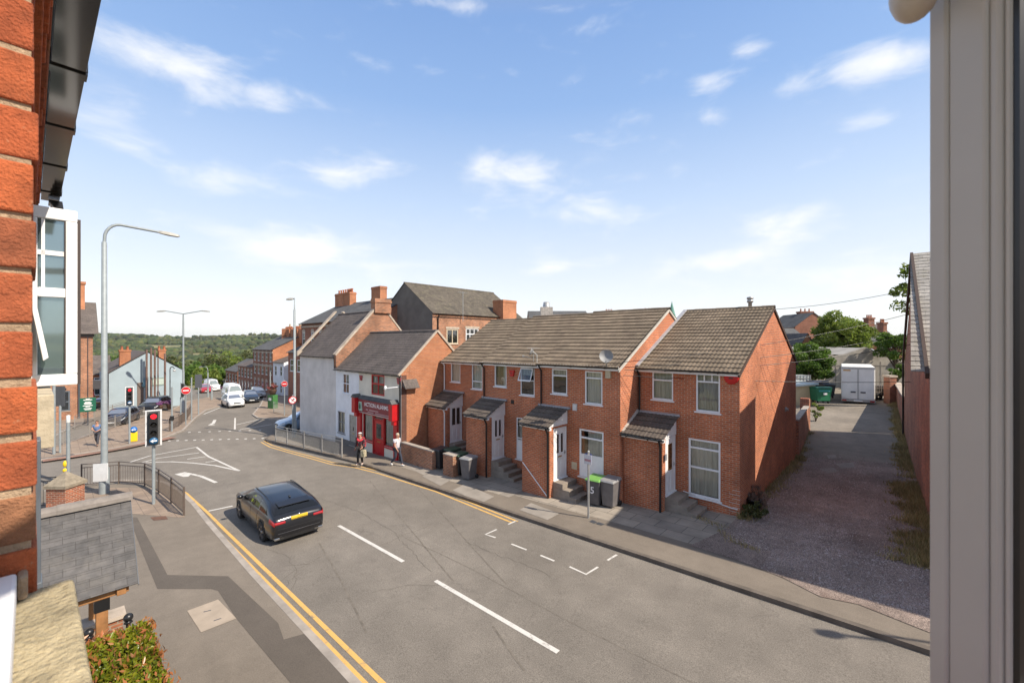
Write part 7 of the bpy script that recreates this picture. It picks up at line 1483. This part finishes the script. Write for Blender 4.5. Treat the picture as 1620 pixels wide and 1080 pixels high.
def tree(name, label, base, h_, rx, rz, mat, n=7000, leaf=.28, clumps=46, group=None, trunk_r=.16, cat='tree', spread=.3):
    T = thing(name, label, cat, base, RNG.uniform(0, 6.28), group); C, cc = crown_points(n, rx, rz, clumps, spread); C[:, 2] += h_ - rz
    V, Fc = leaf_quads(C, leaf); o = npmesh('crown', V, Fc, mat); o.parent = T; XF['crown'] = XF[T.name]
    mb = MB(); top = Vector((0, 0, h_ - rz)); mb.tube([(0, 0, -.3), (.03 * rx, 0, h_ * .3), top], [trunk_r * 1.4, trunk_r, trunk_r * .6], 8)
    for c in cc[::max(1, clumps // 12)]: e = Vector((c[0], c[1], c[2] + h_ - rz)); s_ = Vector((0, 0, h_ * .25 + .3 * random.random() * h_)) if h_ > 2.5 else Vector((0, 0, .1)); mb.tube([s_, s_.lerp(e, .5) + Vector((0, 0, .1 * rx)), e], [trunk_r * .5, trunk_r * .3, trunk_r * .08], 6)
    mb.build('trunk', BARK, T, world=False); return T
LM1 = leafmat('bright_foliage', [(.11, .17, .025), (.19, .26, .04), (.25, .32, .06), (.15, .21, .03), (.31, .34, .08)], .5)
LM2 = leafmat('dark_foliage', [(.06, .12, .02), (.11, .20, .028), (.16, .25, .04), (.08, .15, .02)], .45)
LM3 = leafmat('olive_foliage', [(.05, .075, .018), (.09, .105, .03), (.12, .12, .035), (.06, .08, .02)], .3)
c = pix(1333, 560, 56); tree('bushy_tree', 'large bright green bushy tree behind the concrete shed', (c[0], c[1], 1.2), 8.6, 3.5, 3.3, LM1, 22000, .32, 100, trunk_r=.22)
c = pix(1279, 620, 43); tree('garden_tree', 'small dense dark green tree in front of the concrete shed', (c[0], c[1], .7), 5.2, 2.1, 2.0, LM2, 14000, .24, 60)
c = pix(1443, 560, 34); tree('overhanging_tree', 'tree whose leafy branches reach past the lane gable against the sky', (c[0] + .5, c[1] + .3, .5), 12.4, 2.0, 2.6, LM1, 3600, .30, 40, spread=.30)
c = pix(1417, 552, 44); tree('lane_tree', 'dark green shrub tree between the concrete shed and the lane gable', (c[0], c[1], 1.6), 5.6, 1.7, 1.7, LM2, 4500, .26, 34)
c = pix(1420, 588, 40); tree('lane_shrub', 'small green shrub on top of the low lane wall end', (c[0], c[1], 2.2), 1.7, .8, .7, LM2, 1500, .2, 16, trunk_r=.05, cat='shrub')
spots = [(332, 92, 606, 585, 2.8), (345, 100, 606, 577, 3.6), (358, 112, 605, 566, 4.5), (372, 125, 602, 562, 5.), (386, 135, 598, 560, 5.), (395, 150, 596, 556, 6.), (324, 120, 610, 578, 4.), (312, 130, 612, 570, 5.5), (338, 150, 604, 560, 6.), (352, 170, 600, 555, 6.), (300, 140, 610, 572, 5.), (285, 150, 610, 566, 6.), (180, 105, 610, 578, 4.5), (168, 130, 610, 570, 5.), (268, 160, 604, 560, 6.), (220, 170, 600, 560, 6.), (195, 150, 600, 562, 6.), (410, 170, 590, 552, 6.)]
protos = []
for i, (px, Y, pb, pt_, r_) in enumerate(spots):
    c = pix(px, pb, Y); h_ = (pb - pt_) / F * Y + 4; z = H + (540 - pt_) / F * Y - h_
    od = sorted(s_[0] for s_ in spots).index(px); k = ['pale green', 'mid green', 'olive green'][i % 3]; ordn = 'first second third fourth fifth sixth seventh eighth ninth tenth eleventh twelfth thirteenth fourteenth fifteenth sixteenth seventeenth eighteenth'.split()[od]
    T = tree('valley_tree', '%s rounded valley tree below the hill, %s from the left' % (k, ordn), (c[0], c[1], z), h_, r_, min(h_ * .46, r_ * 1.05), [LM1, LM2, LM3][i % 3], 2600, .75, 40, group='trees at the foot of the hill', spread=.33)
# photinia hedge under our window
HG = thing('photinia_hedge', 'clipped green hedge with red young leaves below our window', 'hedge', (-7.6, .65, gz(-7.6, .65) + .1))
def boxpts(n, x0, x1, y0, y1, z0, z1, thick=.16):
    P = RNG.uniform(0, 1, (n, 3)) * np.array([x1 - x0, y1 - y0, z1 - z0]) + np.array([x0, y0, z0]); f = RNG.choice(4, n, p=[.5, .2, .25, .05]); d = RNG.uniform(-.04, 1, n) ** 2 * thick
    P[f == 0, 2] = (z1 - d + RNG.normal(0, .02, n))[f == 0]; P[f == 1, 1] = (y1 - d)[f == 1]; P[f == 2, 0] = (x0 + d)[f == 2]; P[f == 3, 0] = (x1 - d)[f == 3]
    bump = np.array([mnoise.noise((p[0] * 3, p[1] * 3, p[2] * 3)) for p in P]) * .07; P[:, 2] += bump * (f == 0); P[:, 1] += bump * (f == 1); return P
HL = leafmat('hedge_leaf', [(.13, .18, .015), (.24, .28, .02), (.36, .34, .03), (.18, .23, .018), (.40, .32, .04)], .5, .28)
HR = leafmat('hedge_red_leaf', [(.42, .13, .04), (.50, .19, .08), (.38, .17, .04), (.52, .26, .14)], .4, .28)
V, Fc = leaf_quads(boxpts(15000, -9.0, -5.4, .0, 1.04, .2, 1.60), .085, .42, .5); o = npmesh('foliage', V, Fc, HL); o.parent = HG; o.location = -HG.location
P = boxpts(1100, -9.02, -5.4, .0, 1.07, .3, 1.65, .05); P = np.concatenate([P, P[(P[:, 0] < -8.7) | (P[:, 1] > .95)] + RNG.normal(0, .03, (int(((P[:, 0] < -8.7) | (P[:, 1] > .95)).sum()), 3))]); V, Fc = leaf_quads(P, .09, .36, 1.6); o = npmesh('young_leaves', V, Fc, HR); o.parent = HG; o.location = -HG.location
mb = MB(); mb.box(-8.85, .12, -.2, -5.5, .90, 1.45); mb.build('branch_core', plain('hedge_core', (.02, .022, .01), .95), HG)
# weeds, dry grass and litter along the lane edges
def weeds(name, label, pts, n, hgt, w_, mats, sp=.35):
    B = []
    for _ in range(n):
        i = random.randrange(len(pts) - 1); t_ = random.random(); x = pts[i][0] + (pts[i + 1][0] - pts[i][0]) * t_; y = pts[i][1] + (pts[i + 1][1] - pts[i][1]) * t_
        if mnoise.noise((x * 1.3, y * .9, 1.)) + .45 * mnoise.noise((x * 4, y * 4, 7.)) < -.22: continue
        ww = pts[i][2] + (pts[i + 1][2] - pts[i][2]) * t_; s_ = random.betavariate(1., 1.6) * ww
        if mnoise.noise((x * 2.2, y * 2.2, 5.)) * .9 + .55 - abs(s_ / ww) * 1.25 + random.gauss(0, .12) < 0: continue
        B.append((x + s_, y + random.gauss(0, .08), gz(x, y) + .11, 1 - .6 * abs(s_ / ww)))
    B = np.array(B); m = len(B); a = RNG.uniform(0, 2 * np.pi, m); L = np.stack([np.cos(a), np.sin(a), np.zeros(m)], 1); hh = hgt * RNG.uniform(.3, 1.3, m)[:, None] * B[:, 3:4]; ln = RNG.normal(0, .4, (m, 3)) * hh; ln[:, 2] = 0
    b = B[:, :3]; V = np.stack([b - L * w_, b + L * w_, b + ln + np.array([0, 0, 1]) * hh], 1).reshape(-1, 3); o = npmesh(name, V, np.arange(3 * m).reshape(-1, 3), mats); o['kind'] = 'stuff'; o['label'] = label; return o
GRM = leafmat('dry_grass', [(.20, .18, .06), (.42, .32, .15), (.52, .41, .22), (.16, .17, .05), (.46, .34, .18)], .4, .8)
rw_ = [(rl(Y, 0)[0] - .02, rl(Y, 0)[1], -w_) for Y, w_ in ((11.0, 1.5), (14, 1.4), (18, 1.2), (24, 1.), (30, .9), (37, .7))]
weeds('dry_grass', 'dry grass and weeds along the foot of the lane gable', rw_, 30000, .26, .013, GRM)
weeds('wall_weeds', 'weeds and dead grass along the foot of the end house gable', [(-4.4, 16.2, 1.1), (-4.33, 18, .8), (-4.33, 26, .8), (-4.5, 27, .9), (-5., 34, 1.)], 9000, .24, .012, GRM)
weeds('forecourt_weeds', 'weeds scattered where the flags meet the gravel lane', [(-6.2, 15.6, .7), (-5, 15.2, 1.0), (-4.2, 14.2, 1.5), (-3.4, 14., 1.)], 1200, .10, .01, GRM)
c = (-4.0, 17.6, gz(-4, 17.6) + .1); tree('dead_shrub', 'dry pinkish dead shrub at the foot of the end house gable', c, .85, .5, .42, leafmat('dead_leaf', [(.22, .15, .12), (.30, .20, .15), (.18, .13, .09)], .3, .9), 1500, .07, 18, trunk_r=.02, cat='shrub')
c = (-3.9, 16.5, gz(-4, 16.5) + .1); tree('green_weed', 'low green weed beside the black plastic tub', c, .55, .42, .28, LM3, 900, .08, 14, trunk_r=.015, cat='weed')
c = pix(1290, 672, 31); tree('tall_weed', 'tall pale green weed at the end of the yard wall', (c[0], c[1], .1), 1.7, .45, .7, LM1, 900, .12, 14, trunk_r=.02, cat='weed')
# flower planters
FLP = leafmat('purple_flowers', [(.30, .10, .32), (.42, .20, .42), (.25, .06, .22), (.06, .10, .03)], .3); FLR = leafmat('red_flowers', [(.45, .05, .06), (.50, .22, .24), (.06, .10, .03), (.5, .1, .12)], .3)
def flowers(label, c, rx, mat, n=700):
    T = thing('flower_planter', label, 'planter', c); mb = MB(); mb.lathe([(.001, 0), (rx * .5, 0), (rx * .75, .55), (rx * .8, .6), (rx * .7, .6), (.001, .55)], (0, 0, 0), 12); mb.build('tub', plain('planter_brown', (.12, .07, .05), .8), T, world=False)
    C, _ = crown_points(n, rx, rx * .7, 14, .4, .2); C[:, 2] += .6 + rx * .45; V, Fc = leaf_quads(C, .13, .8); o = npmesh('flowers', V, Fc, mat); o.parent = T
for i, (px, py, Y, m_, lb) in enumerate(((253, 645, 46, FLP, 'purple flower planter in front of the dark saloon by the blue gable'), (268, 642, 47, FLP, 'pink and purple flower planter behind the tall black car'), (240, 646, 46.5, FLR, 'reddish flower planter below the tall timber posts'), (354, 628, 66, FLP, 'purple flower planter at the kerb far down the street'))):
    c = pix(px, py, Y); flowers(lb, (c[0], c[1], gz(c[0], c[1]) + .25), .38, m_)
b = gp(431.5, 645.5, .1); flowers('red and pink flower tub on the green street cabinet', (b[0], b[1], gz(*b[:2]) + 1.6), .55, FLR, 500)

# ================================================================ PEOPLE
def skin_mesh(name, V, E, R, root, mat, parent, sub=1):
    me = bpy.data.meshes.new(name); me.from_pydata(V, E, []); o = bpy.data.objects.new(name, me); link(o); o.modifiers.new('skin', 'SKIN'); sk = me.skin_vertices[0].data
    for i, r in enumerate(R): sk[i].radius = (r, r) if not isinstance(r, tuple) else r; sk[i].use_root = (i == root)
    s_ = o.modifiers.new('sub', 'SUBSURF'); s_.levels = sub; s_.render_levels = sub
    dg = bpy.context.evaluated_depsgraph_get(); dg.update(); m2 = bpy.data.meshes.new_from_object(o.evaluated_get(dg)); o.modifiers.clear(); o.data = m2; bpy.data.meshes.remove(me); m2.name = name; m2.materials.clear(); m2.materials.append(mat)
    m2.polygons.foreach_set('use_smooth', np.ones(len(m2.polygons), dtype=bool)); o.parent = parent; XF[o.name] = XF[parent.name]; return o
SKIN = plain('skin', (.45, .24, .16), .6, .06); SHOE = plain('white_shoe', (.6, .6, .58), .6, .05); SHOED = plain('dark_shoe', (.05, .04, .04), .6)
def person(label, loc, rz, J, top, bottom, hair, shoe, sleeve=.55, coat=0., hairlen=0.):
    """J: joints facing +x; arms and legs l/r = +y/-y"""
    T = thing('person', label, 'person', loc, rz); V = []; E = []; R = []
    def add(p, r, par=None):
        V.append(tuple(p)); R.append(r)
        if par is not None: E.append((par, len(V) - 1))
        return len(V) - 1
    pel = add(J['pelvis'], (.15, .12)); sp = add(J['waist'], (.135, .105), pel); ch = add(J['chest'], (.16, .12), sp); nk = add(J['neck'], .055, ch); hd0 = add(J['chin'], .075, nk); hd1 = add(J['head'], (.078, .098), hd0); hd2 = add(J['crown'], .065, hd1)
    f = Vector(J['face']).normalized(); h_ = Vector(J['head']); add(h_ + f * .115 + Vector((0, 0, -.005)), .014, hd1)
    for s in 'lr':
        sh = add(J['sh_' + s], .065, ch); el = add(J['el_' + s], .043, sh); wr_ = add(J['wr_' + s], .03, el); A_ = Vector(J['el_' + s]); B_ = Vector(J['wr_' + s]); d = (B_ - A_).normalized(); pm = add(B_ + d * .06, (.036, .018), wr_)
        sd_ = d.cross(Vector((0, 1, 0))).normalized() if abs(d.y) < .9 else Vector((1, 0, 0)); nrm = d.cross(sd_)
        for k, (o_, L) in enumerate(((-.03, .062), (-.01, .075), (.01, .07), (.03, .055))): a = add(B_ + d * .095 + sd_ * o_, .009, pm); b = add(B_ + d * (.095 + L * .5) + sd_ * o_ * 1.05 + nrm * .012, .008, a); add(B_ + d * (.095 + L * .85) + sd_ * o_ + nrm * .035, .007, b)
        a = add(B_ + d * .05 + sd_ * -.045, .010, pm); add(B_ + d * .085 + sd_ * -.062 + nrm * .015, .008, a)
    for s in 'lr': hp_ = add(J['hip_' + s], .085, pel); kn = add(J['kn_' + s], .055, hp_); an = add(J['an_' + s], .038, kn); add(J['toe_' + s], .032, an)
    skin_mesh('body', V, E, R, pel, SKIN, T)
    def sub(name, chains, mat, grow):
        V2 = []; E2 = []; R2 = []; ids = {}
        for chn in chains:
            prev = None
            for key, p, r in chn:
                if key not in ids: ids[key] = len(V2); V2.append(tuple(p)); R2.append((r[0] + grow, r[1] + grow) if isinstance(r, tuple) else r + grow)
                if prev is not None: E2.append((ids[prev], ids[key]))
                prev = key
        return skin_mesh(name, V2, E2, R2, 0, mat, T)
    q = lambda a, b, t_: tuple(Vector(J[a]).lerp(Vector(J[b]), t_)); body = [('pelvis', tuple(Vector(J['pelvis']) + Vector((0, 0, -.02 - coat))), (.155, .125)), ('waist', J['waist'], (.14, .11)), ('chest', J['chest'], (.162, .122)), ('nb', q('chest', 'neck', .75), .06)]
    sub('shirt', [body] + [[('chest', J['chest'], (.16, .12)), ('s' + s, J['sh_' + s], .068), ('e1' + s, q('sh_' + s, 'el_' + s, min(1, sleeve)), .05 if sleeve < 1 else .045)] + ([('e2' + s, q('el_' + s, 'wr_' + s, .95), .034)] if sleeve >= 1 else []) for s in 'lr'], top, .012)
    sub('trousers', [[('pel', J['pelvis'], (.15, .12)), ('h' + s, J['hip_' + s], .09), ('k' + s, J['kn_' + s], .062), ('a' + s, q('kn_' + s, 'an_' + s, .94), .052)] for s in 'lr'], bottom, .008)
    for s in 'lr':
        a = Vector(J['an_' + s]); t_ = Vector(J['toe_' + s]); d = t_ - a; skin_mesh('shoe', [tuple(a - d * .35 + Vector((0, 0, -.035))), tuple(a + d * .3 + Vector((0, 0, -.01))), tuple(t_)], [(0, 1), (1, 2)], [.045, .05, .04], 1, shoe, T)
    c = Vector(J['crown']); hh = Vector(J['head']); mb = MB(); b0 = len(mb.v); mb.sphere((0, 0, 0), (.098, .088, .085), 14, 10); ctr = hh - f * .022 + Vector((0, 0, .055)); mb.v = [(x + ctr.x, y + ctr.y, z * (1 if z > 0 else 1 + hairlen * 6) + ctr.z) for x, y, z in mb.v]; mb.build('hair', hair, T, world=False)
    sdv = f.cross(Vector((0, 0, 1))).normalized()
    for s in (1, -1):
        mb = MB(); e = hh + f * .088 + sdv * s * .033 + Vector((0, 0, .02)); mb.sphere(tuple(e), (.011, .011, .009), 8, 6); mb.build('eye', plain('eye_dark', (.03, .02, .02), .3), T, world=False); mb = MB(); e = hh + sdv * s * .083; mb.sphere(tuple(e), (.022, .012, .032), 8, 6); mb.build('ear', SKIN, T, world=False)
    mb = MB(); e = hh + f * .094 + Vector((0, 0, -.055)); mb.bar(e - sdv * .025, e + sdv * .025, .012, .012); mb.build('mouth', plain('lips', (.35, .12, .1), .5), T, world=False)
    return T
walk = dict(pelvis=(0, 0, .96), waist=(.01, 0, 1.14), chest=(.02, 0, 1.34), neck=(.03, 0, 1.50), chin=(.05, 0, 1.575), head=(.06, 0, 1.645), crown=(.055, 0, 1.72), face=(1, 0, 0), sh_l=(.02, .19, 1.43), el_l=(-.10, .24, 1.15), wr_l=(-.02, .25, .92), sh_r=(.02, -.19, 1.43), el_r=(.06, -.24, 1.15), wr_r=(.22, -.23, .94),
            hip_l=(0, .09, .92), kn_l=(.20, .09, .53), an_l=(.27, .09, .10), toe_l=(.42, .10, .05), hip_r=(0, -.09, .92), kn_r=(-.02, -.09, .50), an_r=(-.33, -.09, .16), toe_r=(-.22, -.09, .05))
stand = dict(walk, kn_l=(.06, .10, .51), an_l=(-.02, .10, .09), toe_l=(.13, .12, .045), kn_r=(.12, -.10, .52), an_r=(.10, -.10, .09), toe_r=(.25, -.12, .045), el_l=(.02, .30, 1.17), wr_l=(.20, .24, 1.02), el_r=(-.02, -.28, 1.16), wr_r=(.04, -.30, .92))
b = gp(628, 737, .1); person('man in a white shirt and dark trousers walking past the red shop', (b[0], b[1], gz(*b[:2]) + .1), .30, walk, plain('pale_shirt', (.62, .58, .62), .8, .06, 4.), plain('navy_trousers', (.035, .04, .06), .85), plain('grey_blond_hair', (.45, .38, .28), .8), SHOE, .6, coat=.08)
b = gp(561, 737, .1); WZ = gz(*b[:2]) + .1; T = person('woman in red and black with a patterned bag stepping along the kerb by the shop', (b[0], b[1] + .35, WZ), -1.1, stand, plain('black_red_top', (.06, .03, .035), .8, .3, 9.), plain('black_trousers', (.02, .018, .018), .85), plain('dark_brown_hair', (.06, .035, .025), .7), plain('pale_shoe', (.45, .38, .34), .6), 1.0, hairlen=.1)
mb = MB(); mb.tube([(.06, -.17, 1.44), (.15, -.06, 1.36), (.14, .06, 1.33), (.05, .19, 1.42), (-.10, .14, 1.44), (-.12, -.1, 1.45), (.06, -.17, 1.44)], .05, 8); mb.tube([(.0, .20, 1.40), (.01, .27, 1.2), (.02, .29, 1.02)], [.06, .075, .04], 8); mb.build('red_scarf', plain('red_cloth', (.55, .03, .05), .8, .2, 12.), T, world=False)
mb = MB(); mb.sphere((.055, 0, 1.735), (.11, .10, .05), 14, 8); mb.build('headband', plain('white_cloth', (.55, .5, .48), .8), T, world=False)
BAG = thing('shoulder_bag', 'cream and green patterned bag carried by the woman at the kerb', 'bag', (b[0], b[1] + .35, WZ), -1.1); mb = MB(); mb.add([(.06, .44, .50), (.30, .44, .50), (.30, .18, .50), (.06, .18, .50), (.04, .40, .88), (.32, .40, .88), (.32, .20, .88), (.04, .20, .88)], [(3, 2, 1, 0), (4, 5, 6, 7), (0, 1, 5, 4), (1, 2, 6, 5), (2, 3, 7, 6), (3, 0, 4, 7)])
m, t = newmat('patterned_cloth'); fin(t, t.ramp(t.noise(t.obj, 14., 2.), [(.42, (.42, .36, .26)), (.5, (.12, .14, .07)), (.58, (.40, .33, .22))], 'CONSTANT'), .85); mb.build('bag', m, BAG, world=False, bevel=.03); mb = MB(); mb.tube([(.08, .30, .86), (.20, .25, 1.0), (.28, .30, .86)], .012, 6); mb.build('handle', plain('bag_strap', (.10, .07, .05), .7), BAG, world=False)
b = gp(154, 705, .1); sit = dict(walk, el_l=(.10, .26, 1.18), wr_l=(.26, .12, 1.10), el_r=(.10, -.26, 1.18), wr_r=(.26, -.10, 1.12)); person('man in a blue shirt with folded arms walking on the island at the left', (b[0], b[1], gz(*b[:2]) + .1), -.35, sit, plain('blue_shirt', (.10, .17, .32), .8, .1, 6.), plain('dark_grey_trousers', (.05, .05, .06), .85), plain('short_brown_hair', (.10, .06, .04), .8), SHOED, .6)

# ================================================================ SUMMER HAZE
m, t = newmat('haze_air'); vp = t.n('ShaderNodeVolumePrincipled', {'Color': (.82, .88, .96, 1), 'Density': .00004, 'Anisotropy': .2}); t.t.links.new(vp.outputs[0], t.out.inputs[1])
mb = MB(); mb.box(-8600, -8600, -120, 8600, 8600, 130); o = mb.build('haze', m); o['kind'] = 'stuff'
